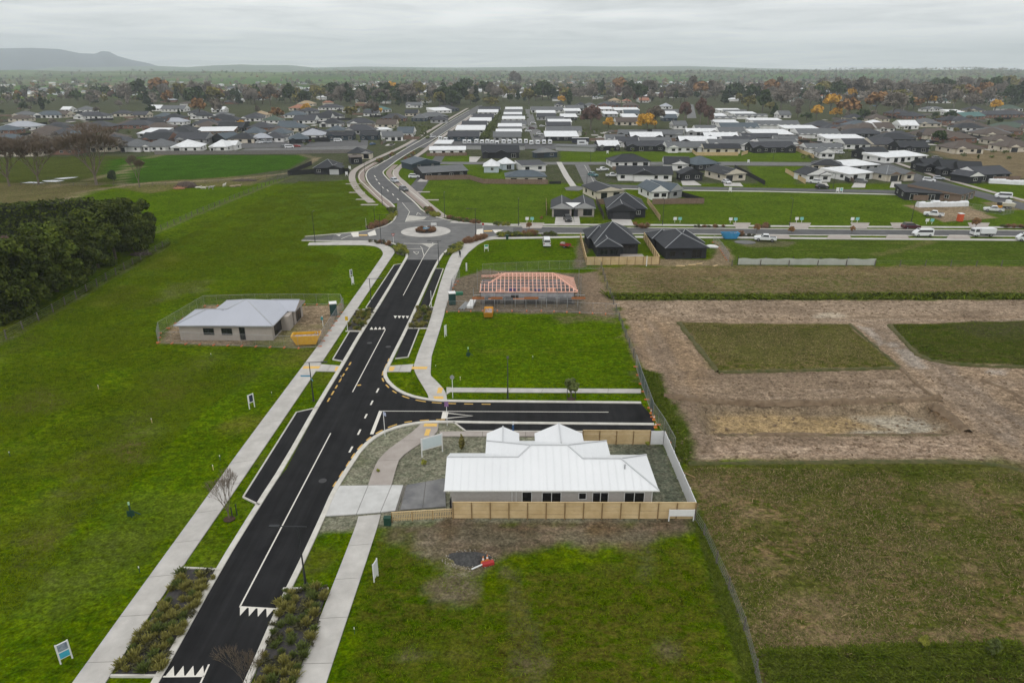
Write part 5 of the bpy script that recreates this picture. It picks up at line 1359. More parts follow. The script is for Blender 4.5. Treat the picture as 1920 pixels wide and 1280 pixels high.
# hand placed trees of the town
named = [
 (1107,243,50,"red","round","large purple brown bare crowned tree behind the white villas",1.05),
 (1213,244,38,"yellow","bush","bright golden tree in front of the bare tree by the villa lanes",1.0),
 (1228,242,46,"brown","wide","wide leafless tree right behind the bright golden tree",.95),
 (1141,240,22,"yellow","bush","small golden bush tree left of the brown roof",1.0),
 (1283,230,46,"red","tall","reddish bare tree left of the narrow lane beyond the villas",.9),
 (1312,233,52,"red","tall","reddish bare tree right of the narrow lane beyond the villas",.9),
 (1327,236,42,"red","tall","shorter reddish bare tree at the right end of the lane",1.0),
 (1402,209,32,"olive","round","round yellow green tree left of the tall dark conifer",1.1),
 (1429,211,46,"evergreen","tall","tallest dark evergreen beside the yellow green tree",1.0),
 (1443,212,24,"olive","round","olive tree at the foot of the tallest dark evergreen",1.0),
 (1452,219,26,"evergreen","conifer","broad dark conifer in front of the olive tree",1.7),
 (1358,196,36,"conifer","conifer","slim dark conifer beyond the reddish bare trees",1.0),
 (1530,224,30,"yellow","round","left one of two vivid orange trees beyond the right villas",.95),
 (1567,220,22,"yellow","bush","right one of two vivid orange trees beyond the right villas",1.0),
 (1496,200,16,"yellow","round","small orange tree left of the two vivid orange trees",1.0),
 (1590,222,44,"orange","wide","rust coloured spreading tree behind the vivid orange trees",1.0),
 (1640,216,48,"orange","wide","large rust brown tree at the centre of the right tree belt",1.0),
 (1672,222,54,"bare","round","large grey bare tree right of the rust brown tree",1.0),
 (1617,226,24,"evergreen","bush","round dark evergreen below the rust brown tree",1.0),
 (1512,226,18,"evergreen","bush","low dark evergreen left of the vivid orange trees",1.2),
 (1495,222,26,"brown","tall","dark upright tree beside the white houses near the orange trees",.8),
 (1712,206,26,"orange","bush","broad olive brown tree left of the green evergreen at right",1.5),
 (1780,226,24,"evergreen","bush","round green evergreen among the brown roofs at right",1.0),
 (1760,268,26,"evergreen","bush","round dark evergreen behind the ploughed field",1.1),
 (1856,178,32,"conifer","conifer","dark conifer among the far trees at the right edge",1.2),
 (1884,180,34,"conifer","conifer","second dark conifer among the far trees at the right edge",1.2),
 (1910,180,36,"olive","round","olive tree at the far right picture edge",1.0),
 (832,196,46,"conifer","conifer","tall dark conifer left of the boulevard's far end",1.2),
 (843,197,30,"evergreen","conifer","shorter dark conifer beside the tall one near the boulevard's far end",1.7),
 (762,194,36,"conifer","conifer","left one of two dark conifers by the teal roof",1.0),
 (774,194,30,"evergreen","conifer","right one of two dark conifers by the teal roof",1.5),
 (652,192,40,"conifer","poplar","thin tall dark conifer above the two storey white house",1.5),
 (683,194,34,"conifer","conifer","dark conifer right of the thin tall conifer",1.1),
 (723,196,24,"olive","bush","olive tree with golden tint before the dark conifers",1.0),
 (920,200,22,"olive","bush","spreading olive tree beyond the boulevard's far end",1.6),
 (882,196,22,"olive","round","olive tree at the boulevard's far end",1.2),
 (1053,196,18,"yellow","round","golden tree at the end of the villa lanes",1.2),
 (1067,197,30,"evergreen","poplar","dark column shaped tree right of the golden tree",1.7),
 (966,163,30,"brown","tall","tall dark pointed tree standing above the centre horizon",1.5),
 (375,218,38,"orange","round","brown leafed round tree in the left suburb",1.0),
 (412,218,34,"brown","round","bare brown tree right of the round brown leafed one",1.0),
 (521,226,26,"orange","wide","orange brown spreading tree in the left suburb",1.1),
 (574,209,16,"yellow","bush","small golden tree below the tan roof in the left suburb",1.3),
 (712,217,16,"yellow","round","small golden tree beside the teal roofed house",1.0),
 (560,196,18,"orange","round","small rusty tree above the tan roofed house",1.0),
 (390,182,24,"conifer","conifer","dark conifer rising behind the left suburb",1.1),
 (485,190,32,"conifer","conifer","dark conifer beside the reddish tree of the left suburb",1.1),
 (470,194,32,"red","round","reddish tree left of the dark conifer in the left suburb",1.0),
 (545,194,38,"evergreen","tall","tall dark evergreen in the middle of the left suburb",1.2),
 (170,194,24,"evergreen","round","dark evergreen block standing alone at far left",1.2),
 (80,206,28,"conifer","poplar","dark column tree at far left beside the bare trees",1.6),
 (45,208,18,"evergreen","bush","dark evergreen before the long teal roof at far left",1.0),
 (285,218,24,"evergreen","round","dark round tree left of the white gabled house",1.0),
 (700,222,34,"brown","wide","wide brown bare tree left of the small golden tree",1.0),
 (660,222,26,"olive","bush","olive brown shrubby tree by the white house",1.2),
 (1170,190,22,"conifer","poplar","dark column tree near the red roof",1.6),
 (1222,190,24,"conifer","poplar","dark column tree right of the red roof",1.6),
 (1268,186,20,"evergreen","round","round dark evergreen beyond the red roof",1.2),
]
for (px, py, hp, lk, sh, lab, wd) in named: tree(px, py, hp, lk, sh, lab, wide=wd)
# the brown twiggy scrub trees before the left houses
for k in range(16):
    px = -10 + k * 16 + RND.uniform(-5, 5); tree(px, RND.uniform(282, 293), RND.uniform(24, 40), RND.choice(["bare", "bare", "brown"]), "wide", f"brown twiggy tree, {ordw(k)} from the left edge in the scrub behind the left paddock", "twiggy scrub trees behind the left paddock", wide=1.1)
# trees through the suburbs and the belts beyond; zones in picture coordinates
zones_t = [
 ("in the tree belt behind the left suburb", 60, (230, 870, 184, 200), (22, 44)),
 ("between the roofs of the left suburb", 26, (0, 760, 205, 262), (8, 18)),
 ("at the far left beyond the small green field", 22, (0, 250, 178, 206), (14, 26)),
 ("in the belt beyond the villa lanes", 62, (860, 1480, 180, 196), (18, 40)),
 ("in the belt beyond the right suburb", 56, (1440, 1920, 176, 214), (26, 50)),
 ("between the roofs of the right suburb", 24, (1560, 1920, 216, 272), (10, 20)),
]
ordn = {}
pool = []
for zn, n, (xa, xb, ya, yb), (ha, hb) in zones_t:
    for k in range(n):
        lk, sh = RND.choices([("bare","round"),("brown","wide"),("brown","tall"),("evergreen","round"),("conifer","conifer"),("orange","round"),("olive","round"),("evergreen","bush"),("yellow","round"),("red","tall"),("bare","tall")], [7,4,4,6,4,2,5,4,1.8,1,4])[0]
        px = xa + (xb - xa) * (k + RND.random()) / n; py = RND.uniform(ya, yb)
        pool.append((px, py, RND.uniform(ha, hb), lk, sh, zn))
byk = {}
for p in sorted(pool, key=lambda q_: q_[0]): byk.setdefault((p[3], p[5]), []).append(p)
for (lk, zn), L_ in byk.items():
    for k, (px, py, hp, lk, sh, zn) in enumerate(L_):
        x, y = G(px, py)
        tree(px, py, hp, lk, sh, (f"{ordw(k)} {KN[lk]} tree from the left {zn}" if len(L_) > 1 else f"only {KN[lk]} tree {zn}"), f"{KN[lk]} trees {zn}", wide=RND.uniform(.85, 1.2))
# far woods: thousands of distant crowns in one mass
g = np.random.default_rng(9)
PP, UU, VV, TT, MI = [], [], [], [], []
fm = ["brown", "evergreen", "bare", "conifer", "olive", "orange"]
def far_tree(x, y, h, w, k, n=46):
    cl = [(x + g.uniform(-.3,.3)*w, y + g.uniform(-.3,.3)*w, h * g.uniform(.4,.75), w*.35, w*.35, h*.25) for _ in range(5)]
    if k == 3: cl = [(x, y, h*(.2+.17*q_), w*.5*(1-.19*q_), w*.5*(1-.19*q_), h*.12) for q_ in range(5)]
    P, U, V, t_ = foliage(n, cl, h * .085, .7, seed=int(g.integers(1e6)))
    PP.append(P); UU.append(U); VV.append(V); TT.append(t_); MI.append(np.full(n, k))
for k in range(4300):
    py = (g.uniform(150, 199), g.uniform(146, 156), g.uniform(148, 178))[k % 3]; px = g.uniform(-40, 1960)
    if px < 650 and g.random() < (.72 if py < 168 else .35): continue
    if 858 < px < 925 and py > 172: continue
    if py > 190 and 880 < px < 1480: continue
    x, y = G(px, py); h = g.uniform(8, 19); far_tree(x, y, h, h * g.uniform(.6, 1.0), int(g.choice(6, p=[.27,.24,.25,.10,.11,.03])))
for k in range(2200):     # tree lines of the plain beyond the town
    py = g.uniform(139.5, 151); px = g.uniform(560, 1980); x, y = G(px, py); h = g.uniform(9, 20); far_tree(x, y, h, h * g.uniform(.9, 2.2), int(g.choice([0,1,2,3,4])), 24)
for k in range(420):      # shelterbelts of the farmland and low hills
    a = g.uniform(-1, 1); y = g.uniform(2600, 6200); x = y * .78 * a
    L_ = g.integers(3, 9); dx_, dy_ = (g.uniform(8, 16), g.uniform(-3, 3))
    h = g.uniform(9, 17); kk = int(g.choice([0,1,3]))
    zz = 0
    far_tree(x, y, h, h * g.uniform(2, 5), kk, 26)
P = np.vstack(PP); me = quads_mesh("distant_woods", P, np.vstack(UU), np.vstack(VV), np.concatenate(TT), None)
# seat the far ones on the rising ground
co = np.zeros(len(me.vertices) * 3); me.vertices.foreach_get("co", co); co = co.reshape(-1, 3)
from mathutils.bvhtree import BVHTree
def ground_z(x, y):
    i = np.clip(np.searchsorted(gx, x), 1, len(gx) - 1); j = np.clip(np.searchsorted(gy, y), 1, len(gy) - 1)
    return Z.reshape(ny, nx)[j, i]
co[:, 2] += np.maximum(ground_z(co[:, 0], co[:, 1]), 0)
me.vertices.foreach_set("co", co.ravel())
for c in fm: me.materials.append(LEAF[c])
me.polygons.foreach_set("material_index", np.concatenate(MI).astype(np.int32))
tag(link("distant_woods", me), "hazy mass of distant trees below the horizon", "woods", kind="stuff")
# garden planting among the villas and along the boulevard
gp = MB(); PP, UU, VV, TT = [], [], [], []
def planting(px, py, r, h, n=60, leaf=.28):
    x, y = G(px, py)
    P, U, V, t_ = foliage(n, [(x + g.uniform(-.5,.5)*r, y + g.uniform(-.5,.5)*r, h*.5, r*.6, r*.6, h*.5) for _ in range(4)], leaf, .8, seed=int(g.integers(1e6)))
    P[:, 2] = np.maximum(P[:, 2], .03); PP.append(P); UU.append(U); VV.append(V); TT.append(t_)
for k in range(90):
    u = g.random(); planting(905 + (938 - 905) * u + g.uniform(-8, 8) * (1.2 - u), 262 - 52 * u, g.uniform(1.2, 2.4), g.uniform(1.2, 3.0))
for k in range(420):
    px, py = [(g.uniform(980, 1100), g.uniform(200, 262)), (g.uniform(1110, 1500), g.uniform(245, 286)), (g.uniform(0, 760), g.uniform(215, 275)), (g.uniform(1500, 1920), g.uniform(235, 300)), (g.uniform(730, 810), g.uniform(228, 262))][k % 5]
    planting(px, py, g.uniform(.8, 2.2), g.uniform(.7, 2.2), 40)
def stuffify(name, m, label, cat):
    o = tag(link(name, quads_mesh(name, np.vstack(PP), np.vstack(UU), np.vstack(VV), np.concatenate(TT), m)), label, cat, kind="stuff")
    PP.clear(); UU.clear(); VV.clear(); TT.clear(); return o
stuffify("garden_planting", LEAF["shrub"], "low green garden planting between the villas and far houses", "planting")
# ------------------------------------------------------------------ far ranges and haze
def ridge(name, pts, y, depth, col, seed):
    """pts: (pixel x, pixel y of the skyline); a range of hills standing at distance y"""
    g_ = random.Random(seed); b_ = MB(); xs = []
    prof = []
    for (x0, y0), (x1, y1) in zip(pts, pts[1:]):
        n = max(2, int((x1 - x0) / 6))
        prof += [(x0 + (x1 - x0) * k / n, y0 + (y1 - y0) * k / n) for k in range(n)]
    prof.append(pts[-1]); rows = []
    R_ = 7
    for px, py in prof:
        u = (px - 960) / FPX; v = (640 - py) / FPX
        t_ = y / (CP + v * SP); zt = CAM_H + t_ * (-SP + v * CP); x = u * t_
        col_ = []
        for r in range(R_):
            f = r / (R_ - 1)
            nz = float(fbm(np.array([x / 420.0 + seed]), np.array([f * 2.5]), 4)[0]) - .5
            col_.append((x * (1 - .25 * (1 - f)), y - depth * (1 - f), max(-1, zt * (f ** .8) * (1 + .35 * nz * (1 - f) * 2)) - 1))
        col_.append((x * 1.05, y + depth * .6, -1))
        rows.append(col_)
    n = len(rows); m_ = len(rows[0])
    b_.add([p for r in rows for p in r], [(i*m_+j, (i+1)*m_+j, (i+1)*m_+j+1, i*m_+j+1) for i in range(n-1) for j in range(m_-1)])
    o = b_.build(name, mat(name + "_cover", col, .95, .25, .004, col2=tuple(c * 1.5 for c in col)), smooth=True)
    tag(o, kind="structure"); return o
ridge("mountain_range", [(-260,100),(-120,92),(0,91),(60,90),(110,92),(150,100),(178,101),(190,96),(205,97),(220,105),(245,112),(280,119),(300,126),(340,131)], 9800, 2200, (.022,.032,.055), 3)
ridge("rolling_hills", [(-300,134),(60,131),(110,125),(160,127),(230,125),(300,124),(350,126),(400,123),(450,121),(480,122),(540,122),(590,127),(680,125),(760,126),(850,127),(960,126),(1080,124),(1150,125),(1290,124),(1420,128),(1560,131),(1680,133),(1800,134),(2200,135)], 7600, 2000, (.075,.105,.065), 17)
hz = MB().box(-15600, 15600, -500, 16200, -3, 560).build("haze", [])
tag(hz, "pale thin haze filling the air over the whole plain", "haze", kind="stuff")
hm = bpy.data.materials.new("haze"); hm.use_nodes = True
t = hm.node_tree; t.nodes.clear()
o_ = t.nodes.new("ShaderNodeOutputMaterial"); v_ = t.nodes.new("ShaderNodeVolumePrincipled")
v_.inputs["Color"].default_value = (.86,.93,1.0,1); v_.inputs["Density"].default_value = 0.000115; v_.inputs["Anisotropy"].default_value = 0.0
t.links.new(v_.outputs[0], o_.inputs["Volume"]); hm.cycles.homogeneous_volume = True
hz.data.materials.append(hm)
# ------------------------------------------------------------------ fences
M_TIMB = mat("new_timber", (.47,.335,.165), 0.8, 0.0, 0.9, col2=(.62,.47,.265), detail=6)
M_TIMB2 = mat("new_timber_post", (.22,.145,.065), 0.8, 0.15, 1.5)
M_PAL = mat("brown_paling", (.150,.100,.072), 0.9, 0.0, 1.8, col2=(.235,.165,.125), detail=6)
M_PALG = mat("grey_paling", (.145,.135,.125), 0.9, 0.0, 1.8, col2=(.215,.200,.185), detail=6)
M_BLK = mat("black_stain", (.016,.016,.018), 0.8, 0.2, 1.5)
M_POST = mat("farm_post", (.120,.105,.090), 0.9, 0.25, 4.0)
M_WIRE = mat("fence_wire", (.20,.20,.20), 0.5, 0.1, metal=0.6)
M_PVC = mat("white_fence_panel", (.66,.665,.67), 0.5, 0.04, 1.0)
M_GALV = mat("galvanised", (.34,.345,.35), 0.45, 0.1, 6.0, metal=0.5)
M_STEEL_D = mat("dark_steel", (.028,.030,.033), 0.5, 0.15, 5.0)
M_MESHG = mat("green_shade_cloth", (.045,.085,.060), 0.9, 0.25, 3.0)
def bays(pts, step):
    W = GP(pts) if len(pts[0]) == 2 else [(p[0], p[1]) for p in pts]
    out = []
    for a, b_ in zip(W, W[1:]):
        n = max(1, round(math.dist(a, b_) / step))
        out += [((a[0]+(b_[0]-a[0])*k/n, a[1]+(b_[1]-a[1])*k/n), (a[0]+(b_[0]-a[0])*(k+1)/n, a[1]+(b_[1]-a[1])*(k+1)/n)) for k in range(n)]
    return out
def paling_fence(pts, label, m, h=1.7, step=2.4, post=M_POST, palings=True):
    t_ = thing("fence", label, "fence", (0,0,0))
    for k, (a, b_) in enumerate(bays(pts, step)):
        A, B = Vector((*a, 0)), Vector((*b_, 0)); d = (B - A); L_ = d.length; d.normalize(); nn = Vector((-d.y, d.x, 0))
        b2 = MB(); n = max(1, int(L_ / (.3 if palings else 9)))
        for q_ in range(n):
            u0, u1 = L_ * q_ / n + .008, L_ * (q_ + 1) / n - .008
            dz = RND.uniform(-.02, .02); o = nn * RND.uniform(-.006, .006)
            p0, p1 = A + d * u0 + o, A + d * u1 + o
            b2.bar((p0 + p1) / 2 + Vector((0,0,-.03)), (p0 + p1) / 2 + Vector((0,0,h + dz)), 1, 1) if False else b2.add(
                [p0+nn*.012, p1+nn*.012, p1-nn*.012, p0-nn*.012] + [p_ + Vector((0,0,h+dz)) for p_ in (p0+nn*.012, p1+nn*.012, p1-nn*.012, p0-nn*.012)],
                [(4,5,6,7),(0,1,5,4),(1,2,6,5),(2,3,7,6),(3,0,4,7)])
        b2.bar(A + nn*.05 + Vector((0,0,.35)), B + nn*.05 + Vector((0,0,.35)), .05, .09)
        b2.bar(A + nn*.05 + Vector((0,0,h-.3)), B + nn*.05 + Vector((0,0,h-.3)), .05, .09)
        o = b2.build("panel", m, t_)
        o["kind"] = "stuff"
        MB().bar(A + nn*.07 + Vector((0,0,-.1)), A + nn*.07 + Vector((0,0,h-.05)), .1).build("post", post, t_)
    return t_
def plank_fence(pts, label, m=M_TIMB, pm=M_TIMB2, h=1.8, step=1.8, planks=4, out=-1):
    t_ = thing("timber_fence", label, "fence", (0,0,0))
    ph = h / planks
    for k, (a, b_) in enumerate(bays(pts, step)):
        A, B = Vector((*a, 0)), Vector((*b_, 0)); d = (B - A).normalized(); nn = Vector((-d.y, d.x, 0))
        for q_ in range(planks):
            o = nn * RND.uniform(-.018, .018)
            MB().bar(A + d*.01 + o + Vector((0,0,ph*(q_+.5))), B - d*.01 + o + Vector((0,0,ph*(q_+.5))), .03, ph - .035).build("plank", m, t_)
        MB().bar(A + nn*out*.06 + Vector((0,0,-.1)), A + nn*out*.06 + Vector((0,0,h+.04)), .1).build("post", pm, t_)
    MB().bar(B + nn*out*.06 + Vector((0,0,-.1)), B + nn*out*.06 + Vector((0,0,h+.04)), .1).build("post", pm, t_)
    W = GP(pts) if len(pts[0]) == 2 else pts
    for a, b_ in zip(W, W[1:]):
        MB().bar(Vector((a[0], a[1], h + .045)), Vector((b_[0], b_[1], h + .045)), .13, .035).build("cap_rail", m, t_)
    return t_
plank_fence([(850,971),(1302,972)], "new pale timber fence of wide boards along the front of the white roofed house")
# picket section
pk = thing("picket_fence", "low pale timber picket fence running left from the tall new timber fence", "fence", (0,0,0))
pa, pb = G(735,978), G(850,971)
A, B = Vector((*pa,0)), Vector((*pb,0)); d = (B-A).normalized(); nn = Vector((-d.y,d.x,0)); L_ = (B-A).length
n = int(L_/.16)
pm_ = MB().box(-.045,.045,-.01,.01,.08,1.0).mesh("picket", M_TIMB)
for k in range(n):
    o = link("picket", pm_, pk); o.location = A + d*(L_*(k+.5)/n); o.rotation_euler = (0,0,math.atan2(d.y,d.x))
for k in range(4):
    p = A + d*(L_*k/3.02); MB().bar(p+nn*.05+Vector((0,0,-.1)), p+nn*.05+Vector((0,0,1.06)), .1).build("post", M_TIMB2, pk)
for z in (.28,.82): MB().bar(A+nn*.035+Vector((0,0,z)), B+nn*.035+Vector((0,0,z)), .045, .08).build("rail", M_TIMB, pk)
MB().bar(A+Vector((0,0,1.08)), B+Vector((0,0,1.08)), .12, .035).build("cap_rail", M_TIMB, pk)
# side gate with black latch beside the house
gt = thing("side_gate", "narrow dark timber side gate between the white roofed house and its front fence", "gate", (-5.9, 55.3, 0), 1.5)
MB().box(-.45,.45,-.02,.02,.05,1.85).build("gate_board", M_BLK, gt); MB().box(.3,.42,-.05,-.02,.95,1.05).build("latch", M_GALV, gt)
# white fence on the right of the lot, timber and white at the back
wf = thing("white_fence", "smooth white panel fence closing the right side of the white roofed house's yard", "fence", (0,0,0))
for a, b_ in bays([(1244,833),(1302,971)], 2.4):
    A, B = Vector((*a,0)), Vector((*b_,0)); MB().bar(A+Vector((0,0,.92)), B+Vector((0,0,.92)), .06, 1.8).build("panel", M_PVC, wf)
    MB().bar(A+Vector((0,0,-.1)), A+Vector((0,0,1.9)), .12).build("post", M_PVC, wf)
plank_fence([(1092,832),(1218,832.5)], "timber fence at the back of the white roofed house facing the side road", planks=4, h=1.75)
wf2 = thing("white_fence", "short white slatted fence at the far right corner of the white roofed house's yard", "fence", (0,0,0))
pa, pb = G(1218,832.5), G(1244,833)
for q_ in range(4): MB().bar((*pa,.22+.44*q_), (*pb,.22+.44*q_), .05, .41).build("slat", M_PVC, wf2)
MB().bar((*pb,0),(*pb,1.9),.12).build("post", M_PVC, wf2)
# other fences
plank_fence([(1099,497),(1236,496)], "new pale timber fence along the front of the left dark hip roofed house", step=1.75)
plank_fence([(1088,450),(1099,497)], "new pale timber fence up the left side of the left dark hip roofed house", step=2.6)
plank_fence([(1207,449),(1236,496)], "new timber fence up the right side of the left dark hip roofed house", step=2.6)
for pts, lab, m, h in (
  ([(797,338),(880,336.5)], "brown paling fence in front of the long low grey roofed dark house", M_PAL, 1.8),
  ([(880,336.5),(906,344.5),(1028,345.5)], "brown paling fence bending along the top of the centre green plot", M_PAL, 1.8),
  ([(1030,345),(1052,345)], "low dark slat fence at the right end of the brown paling fence", M_BLK, 1.0),
  ([(1223,383),(1320,382)], "weathered brown paling fence behind the twin gabled pale house", M_PAL, 1.8),
  ([(1118,383),(1150,383)], "weathered brown paling fence behind the black gabled garage", M_PAL, 1.7),
  ([(1025,404),(1024,380)], "timber fence up the left side of the two gabled dark house", M_TIMB, 1.6),
  ([(1132,411),(1117,378)], "dark fence between the two dark houses north of the road", M_BLK, 1.7),
  ([(1238,415),(1213,380)], "pale timber fence right of the black gabled garage house", M_TIMB, 1.7),
  ([(1255,362),(1318,381)], "black fence right of the twin gabled pale house", M_BLK, 1.7),
  ([(540,329),(590,326),(655,324)], "black fence around the corner house left of the boulevard", M_BLK, 1.9),
  ([(540,329),(585,309)], "black fence running up the left of the corner house", M_BLK, 1.8),
  ([(290,290),(460,289.5),(690,287)], "long grey paling fence along the far side of the paddock", M_PALG, 1.9),
  ([(800,293),(876,292)], "brown paling fence before the long white roofed house", M_PAL, 1.6),
  ([(1292,281),(1305,292),(1384,292)], "light timber fence in front of the cream walled villa by the long green", M_TIMB, 1.7),
  ([(1390,292),(1402,288)], "short timber fence right of the cream walled villa", M_TIMB, 1.7),
  ([(1492,283),(1526,297)], "new timber fence between the long green and the pale gabled house", M_TIMB, 1.7),
  ([(1472,323),(1510,345)], "timber paling fence left of the dark gabled house with open garage", M_TIMB, 1.7),
  ([(1377,316),(1434,347)], "black fence running right from the cream walled garage house", M_BLK, 1.6),
  ([(1562,326),(1592,343)], "black fence between the dark gabled house and the white flat roofed house", M_BLK, 1.6),
  ([(1681,364),(1712,376),(1768,377)], "weathered paling fence around the low black flat roofed house", M_PAL, 1.8),
  ([(1148,319),(1245,320)], "brown paling fence along the bare bank behind the long charcoal house", M_PAL, 1.6),
  ([(1690,303),(1728,302)], "brown fence before the white house by the ploughed field", M_PAL, 1.6),
  ([(1842,340),(1912,338)], "brown fence before the grey roofed house at the terrace end", M_PAL, 1.6),
  ([(1600,343),(1585,332)], "brown fence beside the timber garage door house", M_PAL, 1.5),
  ([(470,262),(540,262)], "brown fence among the left suburb's blue grey roofs", M_PAL, 1.6),
  ([(330,268),(420,262)], "brown fence behind the white hip roofs of the left suburb", M_PAL, 1.6),
): paling_fence(pts, lab, m, h)
def wire_fence(pts, label, step=4.0, h=1.1, net=False, wires=4, lean=0.0, posts_only_above=None, post_r=.07):
    t_ = thing("wire_fence", label, "fence", (0,0,0)); B_ = bays(pts, step); w = MB()
    for a, b_ in B_:
        A, B = Vector((*a,0)), Vector((*b_,0))
        MB().tube(A+Vector((0,0,-.1)), A+Vector((RND.uniform(-.05,.05),RND.uniform(-.05,.05),h+RND.uniform(-.05,.1))), post_r, post_r*.9, 6).build("post", M_POST, t_)
        for q_ in range(wires): w.bar(A+Vector((0,0,h*(q_+1)/(wires+.3))), B+Vector((0,0,h*(q_+1)/(wires+.3))), .02)
        if net:
            n = int((B-A).length/.35)
            for q_ in range(n): p = A+(B-A)*((q_+.5)/n); w.bar(p+Vector((0,0,.05)), p+Vector((0,0,h*.8)), .015)
    w.build("wire", M_WIRE, t_)["kind"] = "stuff"
    return t_
wire_fence([(-30,655),(12,635),(100,585),(200,525),(318,457)], "post and wire fence between the shelterbelt and the wide green field", 4.2, 1.5, post_r=.11)
wire_fence([(290,436),(360,405),(440,372),(520,340),(548,330)], "post and wire fence climbing from the shelterbelt to the tan track", 4.0, 1.3, post_r=.10)
wire_fence([(40,347),(262,349),(360,346),(480,336),(560,327)], "post and wire fence between the brown paddock and the bright green paddock", 5.0, 1.1)
wire_fence([(1302,975),(1320,1003),(1343,1055),(1366,1105),(1395,1180),(1416,1262),(1428,1330)], "leaning post and netting fence down the right side of the foreground", 8.2, 1.25, True)
wire_fence([(1372,498),(1640,498.5),(1925,499)], "dark post and wire fence along the edge of the dry strip", 5.8, 1.3, False, 3, post_r=.1)
# white cloth hung on that fence
clf = thing("cloth_fence", "pale cloth screen hung on posts along the dry strip", "fence", (0,0,0))
for k, (a, b_) in enumerate(bays([(1383,497),(1640,498)], 5.6)):
    b2 = MB(); n = 6; vs = []
    for q_ in range(n+1):
        x = a[0]+(b_[0]-a[0])*q_/n; y = a[1]+(b_[1]-a[1])*q_/n
        vs += [(x, y-.15-.05*math.sin(q_*2.1+k), .15), (x, y-.12, 1.55+.10*math.sin(q_*1.3+k*1.7))]
    b2.add(vs, [(2*q_,2*q_+2,2*q_+3,2*q_+1) for q_ in range(n)]); b2.add([(v[0],v[1]+.02,v[2]) for v in vs], [(2*q_+1,2*q_+3,2*q_+2,2*q_) for q_ in range(n)])
    b2.build("cloth_panel", mat("pale_cloth", (.42,.44,.39), .9, .1, .8), clf)
    MB().tube((a[0],a[1],-.1),(a[0],a[1],2.0),.07,n=6).build("post", M_STEEL_D, clf)
# temporary mesh fence panels
def mesh_panel_mesh(w=2.4, h=2.0):
    b2 = MB()
    for x in (0, w): b2.tube((x,0,.06),(x,0,h),.022,n=5)
    b2.tube((0,0,.12),(w,0,.12),.018,n=5); b2.tube((0,0,h),(w,0,h),.02,n=5)
    for k in range(1, 16): b2.bar((w*k/16,0,.12),(w*k/16,0,h),.008)
    for k in range(1, 7): b2.bar((0,0,.12+(h-.12)*k/7),(w,0,.12+(h-.12)*k/7),.008)
    return b2.mesh("mesh_panel", M_GALV)
MPAN = mesh_panel_mesh()
FOOT = MB().box(-.3,.3,-.11,.11,0,.13).mesh("foot_block", mat("orange_block", (.55,.16,.05), .7, .15, 3.0))
CLOTH = MB().box(0.03,2.37,.02,.03,.2,1.9).mesh("shade_cloth", M_MESHG)
def temp_fence(pts, label, step=2.4, cloth=(), foot=True):
    t_ = thing("mesh_fence", label, "fence", (0,0,0))
    for k, (a, b_) in enumerate(bays(pts, step)):
        L_ = math.dist(a, b_); r = math.atan2(b_[1]-a[1], b_[0]-a[0])
        o = link("mesh_panel", MPAN, t_); o.location = (*a,0); o.rotation_euler = (0,0,r); o.scale = (L_/2.4,1,1)
        if k in cloth or cloth == "all":
            c = link("shade_cloth", CLOTH, t_); c.location = (*a,0); c.rotation_euler = (0,0,r); c.scale = (L_/2.4,1,1)
        if foot: f = link("foot_block", FOOT, t_); f.location = (*a,0); f.rotation_euler = (0,0,r+1.57)
    return t_
temp_fence([(297,642),(300,625),(384,574),(480,571),(640,571),(643,578)], "galvanised mesh fence around the back of the silver roofed house's site")
temp_fence([(297,643),(560,653),(598,651)], "galvanised mesh fence with orange feet along the front of the silver roofed house")
temp_fence([(600,650),(645,578)], "galvanised mesh fence beside the left footpath and the yellow skip")
temp_fence([(838,585),(905,583),(1015,583),(1160,590)], "galvanised mesh fence along the front of the pink timber frame site")
temp_fence([(843,566),(848,540),(862,522)], "galvanised mesh fence beside the right footpath at the timber frame site")
temp_fence([(905,512),(1030,506),(1125,505)], "galvanised mesh fence behind the pink timber frame", foot=False)
wire_fence([(1127,503),(1138,540),(1150,570),(1161,600)], "dark post and netting fence on the right of the timber frame site", 5.0, 1.4, False, 3, post_r=.1)
wire_fence([(1161,600),(1180,650),(1196,690)], "dark post and netting fence between the green plot and the bare earth", 4.5, 1.4, True, 3, post_r=.1)
temp_fence([(1192,688),(1202,720),(1224,782),(1244,812),(1264,850)], "green cloth covered mesh fence across the end of the side road", cloth=(1,2,3,5), foot=True)
temp_fence([(1337,455),(1352,470),(1366,492)], "galvanised mesh fence between the right dark house and the green plot")
temp_fence([(1808,392),(1880,404),(1900,400)], "galvanised mesh fence around the far right building site", foot=False)
